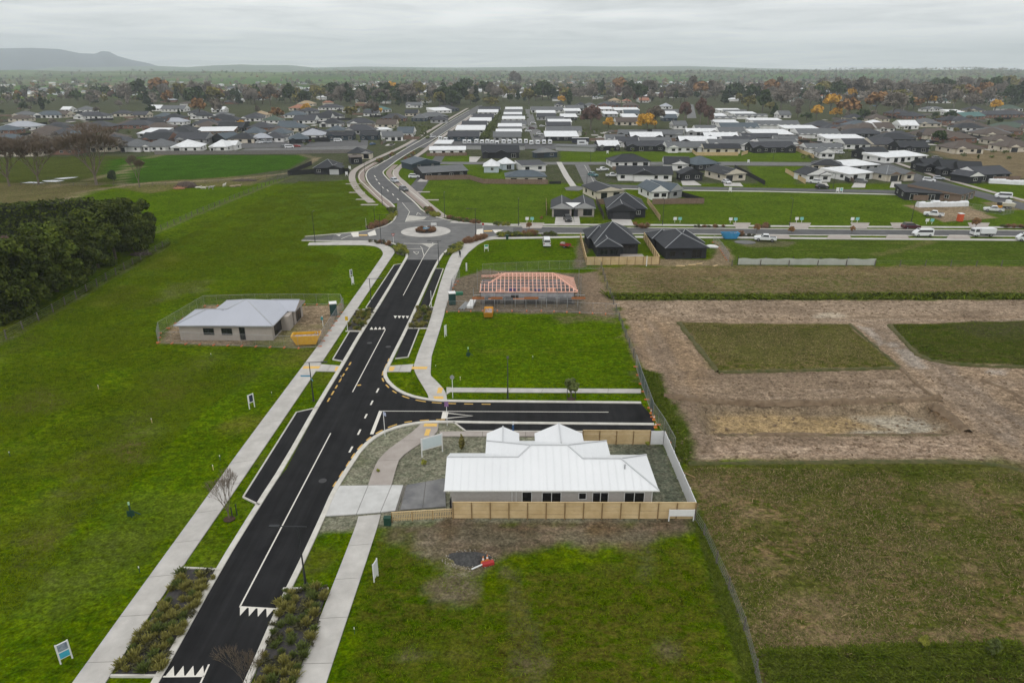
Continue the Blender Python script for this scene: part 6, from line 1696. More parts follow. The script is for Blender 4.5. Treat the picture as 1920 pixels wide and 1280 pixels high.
# ------------------------------------------------------------------ street lamps and signs
def h_at(px, py, ty):
    x, y = G(px, py); lo, hi = .2, 30
    for _ in range(30):
        m_ = (lo+hi)/2
        if proj((x,y,m_))[1] > ty: lo = m_
        else: hi = m_
    return lo
lamps = [(573,1094,988,-1,"beside the nearest right rain garden, arm reaching over the road"),(588,751,680,1,"with blue street signs on the left verge"),(697,579,523,1,"by the left parking bay below the roundabout"),(952,746,679,0,"on the verge of the short side road"),
 (591,455,398,0,"at the dead end left of the roundabout"),(715,458,403,1,"at the left corner before the roundabout"),(823,500,452,-1,"at the right corner before the roundabout"),(703,419,391,0,"on the far left corner of the roundabout"),(834,409,362,0,"on the far right corner of the roundabout"),
 (892,446,392,-1,"beside the crossing right of the roundabout"),(717,385,352,1,"at the bend beyond the roundabout"),(972,423,374,0,"left of the two gabled dark house"),(1242,422,374,0,"right of the black gabled garage house"),(1480,424,373,0,"on the open green north of the through road"),(1708,418,382,0,"left of the dark red car"),
 (1100,351,320,0,"by the small turning head"),(684,324,303,1,"on the left of the boulevard bend"),(1449,304,287,0,"at the end of the long green"),(1562,354,326,0,"on the middle street before the gabled house"),(1107,304,285,0,"at the left end of the long green"),(739,281,258,1,"on the left of the straight boulevard"),(777,262,243,1,"farther along the left of the boulevard"),(1728,342,318,0,"on the street corner at far right")]
for px, py, ty, arm, where in lamps:
    x, y = G(px, py); h = h_at(px, py, ty)
    t_ = thing("street_lamp", f"slim black street lamp {where}", "street lamp", (x,y,0), 0, "black street lamps")
    b2 = MB(); b2.tube((0,0,-.1),(0,0,1.2),.105,.10,8); b2.tube((0,0,1.2),(0,0,h),.075,.055,8); b2.build("pole", M_STEEL_D, t_)
    MB().box(-.16,.16,-.16,.16,0,.03).build("base_plate", M_STEEL_D, t_)
    if arm == 0:
        MB().bar((0,-.1,h),(0,1.4,h+.05),.06).build("arm", M_STEEL_D, t_); MB().box(-.14,.14,1.2,1.9,h-.02,h+.08).build("lamp_head", M_STEEL_D, t_)
    else:
        MB().bar((-arm*.7,0,h+.05),(arm*2.0,0,h+.12),.06).build("arm", M_STEEL_D, t_); MB().box(min(arm*1.5,arm*2.3),max(arm*1.5,arm*2.3),-.15,.15,h+.06,h+.16).build("lamp_head", M_STEEL_D, t_)
M_BLUE = mat("sign_blue", (.10,.28,.42), .6, .1); M_WHITE_S = mat("sign_white", (.72,.72,.71), .6, .04); M_RED = mat("sign_red", (.36,.03,.028), .6, .15); M_ORNG = mat("orange_plastic", (.62,.20,.04), .6, .1)
x, y = G(588,751)
sg = thing("street_name_sign", "pair of crossed pale blue street name blades on the lamp post of the left verge", "sign", (x,y,0))
MB().bar((-1.3,0,3.55),(-.08,0,3.55),.03,.2).build("blade", M_BLUE, sg); MB().bar((.06,-.1,3.2),(.45,-.75,3.2),.03,.2).build("blade", M_BLUE, sg)
def pole_sign(px, py, ty, label, head, m, r=.035, pm=M_WHITE_S, cat="sign", name="road_sign"):
    x, y = G(px, py); h = h_at(px, py, ty); t_ = thing(name, label, cat, (x,y,0))
    MB().tube((0,0,-.1),(0,0,h),r,n=8).build("pole", pm, t_)
    b2 = MB()
    if head == "tri":
        b2.add([(-.42,-.05,h),(.42,-.05,h),(0,-.05,h-.75),(-.42,-.03,h),(.42,-.03,h),(0,-.03,h-.75)], [(0,2,1),(3,4,5),(0,1,4,3),(1,2,5,4),(2,0,3,5)])
        b2.build("sign_face", m, t_)
        MB().add([(-.22,-.058,h-.12),(.22,-.058,h-.12),(0,-.058,h-.52)], [(0,2,1)]).build("sign_centre", M_WHITE_S, t_)
    elif head == "disc": b2.tube((0,-.06,h-.3),(0,-.03,h-.3),.3,n=16).build("sign_face", m, t_)
    elif head == "flag": b2.bar((0,-.02,h-.1),(.35,-.35,h-.1),.03,.45).build("sign_face", m, t_)
    elif head == "box": b2.box(-.24,.24,-.06,-.03,h-.7,h).build("sign_face", m, t_)
    elif head == "none": pass
    return t_
pole_sign(738,456,438,"red and white give way sign at the near left corner of the roundabout","tri",M_RED)
pole_sign(722,816,773,"white pole with a small pale blue blade on the corner verge of the side road","flag",mat("pale_blue_sign",(.42,.46,.62),.6,.1),.04)
pole_sign(838.5,797,752,"white pole with a small purple sign at the side road's near kerb","box",mat("purple_sign",(.22,.12,.25),.6,.2),.035)
pole_sign(849,745,703,"white pole with a small grey head on the verge beyond the side road","disc",M_GALV,.045)
pole_sign(652,621,593,"white pole carrying a bright yellow sign above the left footpath","box",mat("sign_yellow",(.62,.40,.02),.6,.1),.05)
pole_sign(687,428,409,"white pole on the far left corner of the roundabout","none",M_WHITE_S)
pole_sign(906,443,418,"white pole right of the roundabout crossing","disc",M_RED)
pole_sign(809,575,545,"white pole by the upper right parking bay","none",M_WHITE_S,.05)
# roundabout centre signs
t_ = thing("roundabout_sign", "blue arrow sign board on legs in the roundabout's planted centre", "sign", (rc[0]+.3, rc[1]-.8, .2))
MB().box(-.9,.9,-.03,.03,.55,1.15).build("sign_face", M_BLUE, t_)
for x in (-.7,.7): MB().tube((x,.04,0),(x,.04,1.1),.03,n=6).build("leg", M_WHITE_S, t_)
b2 = MB(); b2.bar((-.6,-.04,.85),(.4,-.04,.85),.02,.12); b2.add([(.35,-.05,1.05),(.35,-.05,.65),(.7,-.05,.85)],[(0,1,2)]); b2.build("arrow", M_WHITE_S, t_)
t_ = thing("roundabout_sign", "white sign board on two poles at the back of the roundabout's planted centre", "sign", (rc[0]+2.0, rc[1]+1.2, .2))
MB().box(-.7,.7,-.03,.03,1.3,1.9).build("sign_face", M_WHITE_S, t_)
for x in (-.6,.8): MB().tube((x,.04,0),(x,.04,1.95),.03,n=6).build("leg", M_WHITE_S, t_)
# real estate boards
def board(px, py, label, w, h, zb, rz, face, inset=None, tilt=0.0, name="notice_board", legs=True, pic=None):
    x, y = G(px, py); t_ = thing(name, label, "sign", (x,y,0), rz)
    MB().box(-w/2,w/2,-.03,.03,zb,zb+h).build("board", face, t_)
    if inset: MB().box(-w/2+.12,w/2-.12,-.04,-.03,zb+.12,zb+h-.12).build("board_face", inset, t_)
    if legs:
        for s in (-1,1): MB().box(s*w/2-.05,s*w/2+.05,.0,.08,-.1,zb+h).build("leg", M_WHITE_S, t_)
    if pic:
        b2 = MB(); b2.box(-w/2+.06,w/2-.06,-.04,-.031,zb+h*.5,zb+h-.06); b2.build("picture_panel", pic[0], t_)
        b2 = MB(); b2.box(-w/2+.06,w/2-.06,-.04,-.031,zb+.06,zb+h*.42); b2.build("lower_panel", pic[1], t_)
    return t_
M_NAVY = mat("board_navy", (.025,.035,.06), .6, .3, 4.0)
board(473,764,"white framed for sale board with a dark panel beside the left footpath",.75,1.15,.75,.95,M_WHITE_S,M_NAVY)
board(659,520,"upper of two white leaning sale boards beside the far left footpath",.55,1.2,.5,.9,M_WHITE_S,M_NAVY)
board(662,533,"lower of two white leaning sale boards beside the far left footpath",.5,1.3,.3,.9,M_WHITE_S)
board(706,1084,"narrow white sale board seen edge on right of the right footpath",.8,1.5,.3,1.35,M_WHITE_S)
board(836,630,"narrow white sale board on the green plot above the side road",.5,1.6,.3,1.1,M_WHITE_S)
board(875,508,"narrow white sale board on the plot beside the walking person",.3,1.5,.3,.9,M_WHITE_S)
board(125,1238,"white sale board with blue and aqua picture panels at lower left",.75,1.35,.35,.8,M_WHITE_S,pic=(mat("picture_mixed",(.10,.13,.18),.6,0,3.0,col2=(.35,.40,.45)),mat("aqua_print",(.05,.36,.50),.6,.1)))
board(811,851,"large blank white billboard on two posts before the white roofed house",2.5,1.5,.8,.52,M_WHITE_S,mat("billboard_face",(.58,.66,.68),.5,.03))
board(1277,976,"blank white board on timber legs fixed before the front fence",2.35,.72,.55,0,M_WHITE_S)
board(912,471,"white sale board with a green top on the plot by the bin",.9,1.0,.6,.2,M_WHITE_S,pic=(mat("board_green",(.03,.30,.14),.6,.1),M_WHITE_S))
board(1212,499,"white timber post with a short board at the edge of the dry strip",.18,2.3,0,0,M_WHITE_S,legs=False)
aq = mat("aqua_board",(.20,.48,.45),.6,.1)
for px, py, lab in ((1270,417,"beside the black gabled garage house"),(1374,418,"opposite the blue skip"),(1498,417,"left of the open green's lamp"),(1602,417.5,"left of the dark red car"),(993,417,"left of the two gabled dark house"),(1742,420,"right of the dark red car")):
    x, y = G(px, py); t_ = thing("sale_sign", f"paired white and aqua sale boards {lab}", "sign", (x,y,0), 0, "paired sale boards on the empty plots")
    for s, m in ((-1, M_WHITE_S), (1, aq)):
        MB().box(s*.7-.5,s*.7+.5,-.03,.03,.7,1.5).build("board", m, t_); MB().box(s*.75-.05,s*.75+.05,0,.08,-.1,.75).build("leg", M_WHITE_S, t_)
for px, py, lab in ((1369,360,"on the verge below the cream walled garage house"),(1570,361,"on the verge before the dark gabled house, left board"),(1577,361,"on the verge before the dark gabled house, right board"),(1403,306.5,"at the end of the middle green"),(1139,289,"at the left of the long green"),(656,319,"by the corner of the black fence"),(650,330,"before the black fence corner")):
    board(px, py, f"small white upright sale board {lab}", .9, 1.2, .5, 0, M_WHITE_S, aq if "right" in lab else None)
# green marker frames and pegs on the field
M_GRN = mat("dark_green_paint",(.012,.050,.032),.6,.2); M_GRNL = mat("pale_green_paint",(.35,.55,.36),.6,.1)
for px, py, lab, s in ((247,968,"on the lower left field",1.35),(878,668,"with a brace on the green plot above the side road",1.2)):
    x, y = G(px, py); t_ = thing("marker_post", f"dark green braced marker post {lab}", "marker", (x,y,0), .3)
    MB().box(-.06,.06,-.06,.06,-.1,s).build("stake", M_GRN, t_); MB().bar((.05,0,s*.5),(.75,.1,.05),.09).build("brace", M_GRN, t_)
    MB().box(-.32,.3,-.09,-.06,.1,s*.55).build("plate", M_GRN, t_); MB().box(-.07,.07,-.07,.07,s,s+.3).build("stake_top", M_GRNL, t_)
for k, (px, py) in enumerate([(185,729),(19,855),(510,742),(285,792),(262,1072),(665,1187),(400,880),(413,862),(999,673),(863,712),(396,668),(817,690),(640,860-150)]):
    x, y = G(px, py); hh = .45 if k < 8 else .35
    t_ = thing("survey_peg", "short white topped survey peg on the " + ["left field above the mown strip","left picture edge field","verge of the left footpath by the sale board","middle of the left field","left field beside a bare patch","grass right of the right footpath","grass by the young street tree, lower one","grass by the young street tree, upper one","green plot above the side road","green plot near the side path","field before the silver roofed house","kerb end of the green plot","verge by the left lamp"][k], "peg", (x,y,0), k, "survey pegs on the grass")
    MB().box(-.035,.035,-.02,.02,-.05,hh).build("stake", M_GRN if k%3 else M_TIMB, t_); MB().box(-.04,.04,-.025,.025,hh,hh+.16).build("stake_top", M_WHITE_S, t_)
# ------------------------------------------------------------------ skips, toilets, site things
def skip(px, py, label, m, rz=0, s=1.0):
    x, y = G(px, py); t_ = thing("skip_bin", label, "skip", (x,y,0), rz)
    L0, L1, w, h = 1.3*s, 1.95*s, .85*s, 1.35*s; b2 = MB()
    o = [(-L0,-w,0.1),(L0,-w,.1),(L0,w,.1),(-L0,w,.1),(-L1,-w*1.05,h),(L1,-w*1.05,h),(L1,w*1.05,h),(-L1,w*1.05,h)]
    k = .93; i_ = [(p[0]*k,p[1]*k,p[2]+(.06 if p[2]<.5 else 0)) for p in o]
    b2.add(o+i_, [(0,3,2,1),(0,1,5,4),(1,2,6,5),(2,3,7,6),(3,0,4,7),(8,9,10,11),(8,12,13,9),(9,13,14,10),(10,14,15,11),(11,15,12,8),(4,5,13,12),(5,6,14,13),(6,7,15,14),(7,4,12,15)])
    b2.build("tub", m, t_)
    for sx in (-.6,.6): MB().box(sx*L0*1.2-.06,sx*L0*1.2+.06,-w*1.14,-w*.98,.3,h*.98).build("rib", m, t_)
    rub = MB()
    for q_ in range(14):
        a = RND.uniform(-L1*.8,L1*.8); c = RND.uniform(-w*.7,w*.7); rub.bar((a,c,h*.75),(a+RND.uniform(-.6,.6),c+RND.uniform(-.3,.3),h*RND.uniform(.8,1.02)),.12,.06)
    rub.box(-L1*.8,L1*.8,-w*.85,w*.85,h*.5,h*.74)
    rub.build("rubble", mat("rubble",(.22,.13,.11),.9,0,2.0,col2=(.55,.52,.48)), t_)["kind"] = "stuff"
    return t_
M_SKY = mat("skip_yellow",(.58,.30,.015),.6,0,1.5,col2=(.66,.37,.025)); M_SKO = mat("skip_orange",(.60,.27,.02),.6,.08,1.5); M_SKB = mat("skip_blue",(.035,.22,.42),.6,.12,1.5)
skip(576,643,"yellow skip full of rubble at the corner of the silver roofed house's site",M_SKY,.12,1.15)
skip(916,592,"orange skip standing on the grass before the pink timber frame",M_SKO,1.55,.85)
skip(1368,447,"blue skip on the grass by the through road",M_SKB,.05,1.15)
def toilet(px, py, label, m, rz=0):
    x, y = G(px, py); t_ = thing("portable_toilet", label, "portable toilet", (x,y,0), rz)
    MB().box(-.6,.6,-.6,.6,.05,2.15).build("cabin", m, t_); MB().box(-.64,.64,-.64,.64,2.15,2.32).build("toilet_roof", M_WHITE_S, t_)
    MB().box(-.42,.42,-.63,-.60,.15,2.0).build("door", m, t_); MB().box(-.55,.55,-.55,.55,0,.05).build("skid", M_STEEL_D, t_)
M_TOI = mat("toilet_green",(.012,.045,.040),.6,.15)
toilet(626,590,"dark green portable toilet with a white roof at the left building site",M_TOI,.3)
toilet(848,570,"dark green portable toilet with a white roof beside the right footpath",M_TOI,.2)
toilet(1799,415,"orange red portable toilet by the far right building site",mat("toilet_red",(.55,.09,.03),.6,.1),.1)
toilet(1841,339,"blue portable toilet before the grey house at the terrace end",mat("toilet_blue",(.03,.13,.25),.6,.1),.4)
def small(name, label, cat, px, py, parts, rz=0, group=None):
    x, y = G(px, py); t_ = thing(name, label, cat, (x,y,0), rz, group)
    for pn, fn, m in parts:
        b2 = MB(); fn(b2); b2.build(pn, m, t_)
    return t_
small("wheelie_bin","dark green wheelie bin standing on the path right of the roundabout","bin",951,449,[("body",lambda b:b.add([(-.28,-.3,.05),(.28,-.3,.05),(.28,.3,.05),(-.28,.3,.05),(-.35,-.38,1.1),(.35,-.38,1.1),(.35,.38,1.1),(-.35,.38,1.1)],[(0,3,2,1),(0,1,5,4),(1,2,6,5),(2,3,7,6),(3,0,4,7),(4,5,6,7)]),M_GRN),("lid",lambda b:b.box(-.37,.37,-.4,.4,1.1,1.18),M_GRN),("wheel",lambda b:(b.tube((-.3,.33,.12),(.3,.33,.12),.12,n=10)),M_STEEL_D)])
small("utility_box","small dark green utility cabinet on the grass by the picket fence","cabinet",727,983,[("cabinet",lambda b:b.box(-.32,.32,-.22,.22,0,.8),M_GRN),("cabinet_lid",lambda b:b.box(-.35,.35,-.25,.25,.8,.86),M_GRN)])
small("water_tap","white post with a teal tap box at the left building site","tap",606,612,[("post",lambda b:b.box(-.04,.04,-.04,.04,0,1.9),M_WHITE_S),("tap_box",lambda b:b.box(-.25,.1,-.12,.06,1.2,1.7),mat("teal_box",(.05,.22,.22),.6,.1))])
small("bollard","blue and white post behind the back timber fence at the side road","post",962,808,[("post",lambda b:b.tube((0,0,0),(0,0,.9),.12,n=8),mat("bollard_blue",(.03,.09,.22),.6,.1)),("post_top",lambda b:b.tube((0,0,.9),(0,0,1.25),.12,n=8),M_WHITE_S)])
# timber and roofing stacks
for px, py, lab, kind in ((884,572,"pack of white roofing sheets lying on the frame site","sheet"),(871,574,"bundle of pale steel lengths lying on the frame site","bar")):
    x, y = G(px, py); t_ = thing("material_stack", lab, "stack", (x,y,0), 1.45 if kind=="sheet" else 1.35)
    for k in range(6 if kind=="sheet" else 7):
        (MB().box(-1.9,1.9,-.55,.55,.08*k,.08*k+.07) if kind=="sheet" else MB().bar((-2.2+.2*(k%3),-.5+.17*k,.1+.05*(k%2)),(2.2-.25*(k%2),-.45+.15*k,.1),.1)).build("sheet" if kind=="sheet" else "length", M_WHITE_S if kind=="sheet" else M_GALV, t_)
x, y = G(930,557); t_ = thing("material_stack","green plastic wrapped bundle beside the portable toilet","stack",(G(861,552)[0],G(861,552)[1],0),.2)
MB().box(-.7,.7,-.4,.4,0,.5).build("wrap", mat("green_wrap",(.03,.16,.09),.6,.2), t_)
# orange cones along the sites
CONE = None
def cone(px, py, label, group, s=1.0, world_=None):
    x, y = world_ if world_ else G(px, py); t_ = thing("traffic_cone", label, "cone", (x,y,0), 0, group)
    MB().tube((0,0,.04),(0,0,.72*s),.15*s,.03*s,10).build("cone_body", M_ORNG, t_); MB().box(-.2*s,.2*s,-.2*s,.2*s,0,.04).build("cone_base", M_ORNG, t_); MB().tube((0,0,.36*s),(0,0,.54*s),.095*s,.062*s,10).build("band", M_WHITE_S, t_)
for k, (px, py) in enumerate([(1221,775),(1226,787),(1229,801)]): cone(px, py, f"{ordw(k)} cone from the top across the end of the side road", "cones at the end of the side road")
# rubble of red cones and barrier by the dark gravel pile
rx, ry = G(880,1047)
pl = MB(); g = np.random.default_rng(4)
nr, na = 7, 22; vs = []
for i in range(nr+1):
    for j in range(na):
        r = i/nr; t0 = 2*math.pi*j/na; w = 1+.18*math.sin(3*t0)+.1*math.sin(5*t0+1)
        vs.append((math.cos(t0)*r*1.75*w, math.sin(t0)*r*.95*w, .62*(1-r**1.6)+ (g.uniform(-.05,.05) if r<1 else -.06)))
pl.add(vs, [(i*na+j,i*na+(j+1)%na,(i+1)*na+(j+1)%na,(i+1)*na+j) for i in range(nr) for j in range(na)])
o = pl.build("gravel_pile", mat("dark_gravel",(.030,.030,.031),.95,0,4.0,col2=(.085,.083,.08),bump=.6,bscale=14)); o.location=(rx,ry,0)
o.data.flip_normals(); tag(o, "low heap of dark gravel on the rough ground before the front fence", "gravel heap", kind=None)
st = MB()
for k in range(150):
    t0 = g.uniform(0,6.28); r = g.uniform(.9,1.35); st.sphere((rx+math.cos(t0)*1.8*r, ry+math.sin(t0)*1.0*r-.1, .02), g.uniform(.02,.07), 5, 3)
tag(st.build("loose_stones", mat("pale_stone",(.30,.27,.22),.9,.3,4.0)), "pale loose stones scattered around the dark gravel heap", "stones", kind="stuff")
for k, (dx_, dy_) in enumerate([(1.25,-.55),(1.6,-.35)]): cone(0,0, ["left","right"][k]+" red and white cone on the dark gravel heap", "cones on the gravel heap", 1.0, (rx+dx_, ry+dy_))
t_ = thing("plastic_barrier","fallen red plastic barrier with a white bar beside the gravel heap","barrier",(rx+1.45,ry-.85,0),.3)
MB().box(-.3,.3,-.2,.2,.02,.25).build("barrier_body", M_RED, t_); MB().bar((-1.3,-.25,.1),(-.3,-.1,.25),.09).build("bar", M_WHITE_S, t_); MB().box(.3,.75,-.2,.2,.02,.3).build("barrier_foot", M_RED, t_)
# ------------------------------------------------------------------ pink timber house frame
M_PINK = mat("pink_timber",(.74,.385,.285),.8,0,1.2,col2=(.86,.53,.42)); M_WRAP = mat("wall_wrap",(.22,.22,.235),.8,0,1.2,col2=(.40,.40,.42)); M_TIMR = mat("orange_brown_ply",(.33,.13,.05),.8,.2,1.0)
fx0, fx1, fy0, fy1 = -5.8, 12.0, 119.3, 128.0
fr = thing("unfinished_house","unfinished house with pink timber roof framing and grey wrapped walls","house",(0,0,0))
ze, tp = 2.55, math.tan(math.radians(27)); d_ = (fy1-fy0)/2; ym = (fy0+fy1)/2
RI = dict(name="rafter")
def rafter(a, b_, w=.12, h=.16): return MB().bar(a, b_, w, h).build("rafter", M_PINK, fr)
rx0, rx1 = fx0+4.6, fx1-d_
zr = ze + d_*tp
MB().bar((rx0,ym,zr),(rx1,ym,zr),.12,.22).build("ridge_beam", M_PINK, fr)
def zroof(x, y):
    z = ze + min(y-fy0, fy1-y)*tp
    z = min(z, ze + (fx1-x)*tp, ze + 1.0 + max(0, (x-fx0-1.5))*tp*.72); return z
n = 24
for k in range(n+1):
    x = fx0 + (fx1-fx0)*k/n
    for sgn in (1, -1):
        ye = fy0 if sgn > 0 else fy1
        lim = min(d_, max(.4, (fx1-x)), max(1.8, (x-fx0-1.5)*.72+2.2))
        rafter((x,ye,ze),(x,ye+sgn*lim,ze+lim*tp))
for y, s in ((fy0,1),(fy1,-1)):
    for q_ in range(1, 6):
        off = d_*q_/6; z = ze+off*tp+.1; x0 = fx0+max(0,(off-2.0)/.72+1.5 if off>2.2 else 0); x1 = fx1-off
        MB().bar((x0,y+s*off,z),(x1,y+s*off,z),.10,.05).build("purlin", M_PINK, fr)
for a, b_ in (((fx1,fy0,ze),(rx1,ym,zr)),((fx1,fy1,ze),(rx1,ym,zr)),((fx0+1.6,fy0+2.0,ze+2.0*tp),(rx0,ym,zr)),((fx0+1.6,fy1-2.0,ze+2.0*tp),(rx0,ym,zr))):
    MB().bar(a, b_, .14, .22).build("hip_beam", M_PINK, fr)
for k in range(1, 9):
    y = fy0+(fy1-fy0)*k/9; lim = min(y-fy0, fy1-y)
    rafter((fx1,y,ze),(fx1-lim,y,ze+lim*tp))
# second small gable block behind at left
for k in range(9):
    x = fx0+3.2+k*.62; rafter((x,fy1+1.2,ze+.15),(x,fy1-2.6,ze+1.75)); 
for x0, x1, y0, y1 in ((fx0,fx1,fy0+.45,fy0+.57),(fx0,fx1,fy1-.57,fy1-.45),(fx0,fx0+.12,fy0+.45,fy1-.45),(fx1-.62,fx1-.5,fy0+.45,fy1-.45)):
    MB().box(x0,x1-(0.5 if x1==fx1 and y1-y0<.3 else 0),y0,y1,0,2.35).build("wrapped_wall", M_WRAP, fr)
for x0_, x1_, z0_, z1_ in ((-5.0,-2.2,.1,.95),(-1.6,.4,.05,1.0),(2.2,5.0,.1,.85),(6.2,8.0,.05,.95),(8.8,11.0,.1,.9),(-.2,1.2,1.15,1.5)): MB().box(x0_,x1_,fy0+.40,fy0+.447,z0_,z1_+.35).build("wall_opening", mat("dark_opening",(.05,.045,.045),.9,.2), fr)  # solid slabs on the wall face; dark colour stands for shade inside openings
MB().box(fx0-.02,fx1-.48,fy0+.425,fy0+.455,.0,1.15).build("lower_wall", mat("dark_lower_wall",(.085,.078,.072),.9,0,1.0,col2=(.17,.155,.145)), fr)
MB().box(fx0,fx1-.5,fy0+.6,fy1-.6,.0,.12).build("floor_slab", M_CONC2, fr)
MB().bar((fx0-.2,fy0-.02,ze-.08),(fx1+.1,fy0-.02,ze-.08),.05,.2).build("fascia", M_PINK, fr)
for k in range(5): MB().box(-3+k*2.4,-1.5+k*2.4,121+.7*(k%3),121.2+.7*(k%3),.1,2.4).build("inner_wall", mat("blue_wrap",(.12,.11,.26),.8,.25,1.0) if k%2 else M_PINK, fr)
sc_ = thing("scaffolding","steel scaffolding with timber decks around the pink house frame","scaffold",(0,0,0))
k = 0
for x in np.arange(fx0-1.2, fx1+1.4, 1.9):
    for y in (fy0-1.3, fy0-.45): MB().tube((x,y,0),(x,y,3.3 if k%4==0 else 2.7),.04,n=5).build("standard", M_GALV, sc_)
    MB().tube((x,fy0-1.3,1.35),(x,fy0-.45,1.35),.02,n=5).build("transom", M_GALV, sc_); k += 1
for y, z in ((fy0-1.3,1.45),(fy0-1.3,2.3),(fy0-.45,1.4)): MB().tube((fx0-1.2,y,z),(fx1+1.2,y,z),.04,n=5).build("ledger", M_GALV, sc_)
for x0, x1 in ((fx0-1.4,fx0+.8),(fx0+1.5,fx0+3.8),(fx0+6,fx0+9.6),(fx1-1.0,fx1+1.2)): MB().box(x0,x1,fy0-1.25,fy0-.5,1.42,1.47).build("deck", M_TIMR, sc_)
for x0, x1 in ((fx0-1.4,fx0+.8),(fx0+2,fx0+4.1),(fx0+8,fx0+10.6),(fx1-1.2,fx1+1.3)): MB().box(x0,x1,fy0-1.36,fy0-1.32,1.5,1.95).build("toe_board", M_TIMR, sc_)
for x, y in ((fx0-1,fy1+.8),(fx0+1.5,fy1+1.8),(fx0+8,fy1+1),(fx1+1,fy1),(fx1+1,ym)):
    MB().tube((x,y,0),(x,y,4.2),.03,n=5).build("standard", M_GALV, sc_)
# ------------------------------------------------------------------ planted beds
def shrubmesh(n, r, h, leaf, m, seed, slim=.5, up=.3, spiky=False):
    g = np.random.default_rng(seed)
    if spiky:      # tussock: blades fanning from the base
        a = g.uniform(0, 6.28, n); tilt = g.uniform(.15, 1.0, n); L_ = h * g.uniform(.7, 1.15, n)
        d = np.column_stack([np.cos(a) * np.sin(tilt), np.sin(a) * np.sin(tilt), np.cos(tilt)])
        P = d * (L_ * .5)[:, None] + np.column_stack([g.normal(0, r * .18, n), g.normal(0, r * .18, n), np.zeros(n)])
        U = unit(np.cross(d, np.array([0, 0, 1.0]) + g.normal(0, .3, (n, 3)))) * leaf; V = d * (L_ * .5)[:, None]
        return quads_mesh("leaves", P, U, V, g.uniform(.7, 1.3, n), m)
    P, U, V, t_ = foliage(n, [(g.uniform(-.4,.4)*r, g.uniform(-.4,.4)*r, h*g.uniform(.35,.6), r*.55, r*.55, h*.42) for _ in range(5)], leaf, slim, seed=seed, up=up)
    P[:, 2] = np.maximum(P[:, 2], .02)
    return quads_mesh("leaves", P, U, V, t_, m)
M_TUSS = leafmat("leaf_tussock", (.170,.165,.035), (.290,.260,.080)); M_TUSSG = leafmat("leaf_green_tussock", (.085,.118,.022), (.150,.175,.050)); M_DARKS = leafmat("leaf_dark_shrub", (.050,.052,.022), (.095,.085,.042))
M_STEM = M_BARK
SH = {}
def plant(x, y, kind, s, label, group):
    if kind not in SH:
        SH[kind] = [{"tussock": lambda v: shrubmesh(150,.5,.62,.022,M_TUSS,v,spiky=True), "green": lambda v: shrubmesh(150,.5,.62,.024,M_TUSSG,v,spiky=True), "dark": lambda v: shrubmesh(170,.55,.55,.06,M_DARKS,v), "lime": lambda v: shrubmesh(160,.6,.7,.08,LEAF["lime"],v), "rust": lambda v: shrubmesh(170,.6,.75,.03,LEAF["rust"],v,spiky=True), "shrub": lambda v: shrubmesh(160,.6,.8,.08,LEAF["shrub"],v)}[kind](v) for v in range(3)]
    nm = {"tussock":"tussock_grass","green":"green_tussock","dark":"dark_shrub","lime":"lime_shrub","rust":"rusty_grass","shrub":"green_shrub"}[kind]
    o = link(nm, SH[kind][RND.randrange(3)]); o.location = (x, y, .02); o.rotation_euler = (0,0,RND.uniform(0,6.28)); o.scale = (s, s, s*RND.uniform(.8,1.2))
    return tag(o, label, "plant", group)
def bed(pts, n, mix, where, kerb_pts=None, s0=.8, s1=1.5, z=.03, seed=1):
    W = GP(pts); tag(MB().sheet(W, z).build("garden_bed", M_MULCH), kind="structure")
    rn = random.Random(seed); k = 0; tries = 0; pts_ = []
    xs = [p[0] for p in W]; ys = [p[1] for p in W]
    while k < n and tries < 9000:
        tries += 1; x, y = rn.uniform(min(xs), max(xs)), rn.uniform(min(ys), max(ys)); ins = False
        for i in range(len(W)):
            (x0, y0), (x1, y1) = W[i], W[(i+1) % len(W)]
            if (y0 > y) != (y1 > y) and x < (x1-x0)*(y-y0)/(y1-y0)+x0: ins = not ins
        if not ins or any((x-a)**2+(y-b_)**2 < .22 for a, b_ in pts_): continue
        kind = rn.choice(mix); pts_.append((x, y))
        nm = {"tussock":"yellowish tussock","green":"green strappy tussock","dark":"dark brown green shrub","lime":"lime yellow shrub","rust":"rust coloured grass clump","shrub":"green shrub"}[kind]
        plant(x, y, kind, rn.uniform(s0, s1), f"{nm} in the {where}", f"{nm}s in the {where}"); k += 1
bed([(345,1066),(411,1070),(300,1266),(213,1266)], 78, ["tussock","green","tussock","dark","tussock"], "left rain garden bed nearest the camera", seed=3, s0=.6, s1=1.15)
bed([(533,1105),(614,1105),(556,1300),(468,1300)], 70, ["tussock","green","tussock","dark","green"], "right rain garden bed nearest the camera", seed=4, s0=.6, s1=1.15)
bed([(666,582),(704,581),(679,620),(651,619)], 44, ["green","tussock","tussock","dark"], "left mid rain garden bed by the silver roofed house", seed=5, s0=.6, s1=1.1)
bed([(783,576.5),(812,577),(799,615),(767,615)], 44, ["green","tussock","tussock","dark"], "right mid rain garden bed by the timber frame", seed=6, s0=.6, s1=1.1)
for p in ([(345,1065),(414,1068.5)], [(208,1267),(300,1267.5)], [(531,1104),(616,1104)], [(664,581),(706,580)], [(648,621),(680,621)], [(782,576),(813,576.5)], [(764,616),(802,616)]):
    ribbon_obj("kerb", p, .18, M_KERB, .13, -.05)
bed([(729,408),(742,398),(744,405),(738,414),(722,418)], 16, ["lime"], "bed at the far left corner of the roundabout", seed=7, s0=1.0, s1=1.7)
bed([(727,393),(742,388),(743,396),(731,402)], 12, ["dark","shrub"], "dark bed at the far left corner of the roundabout", seed=8, s0=1.2, s1=1.8)
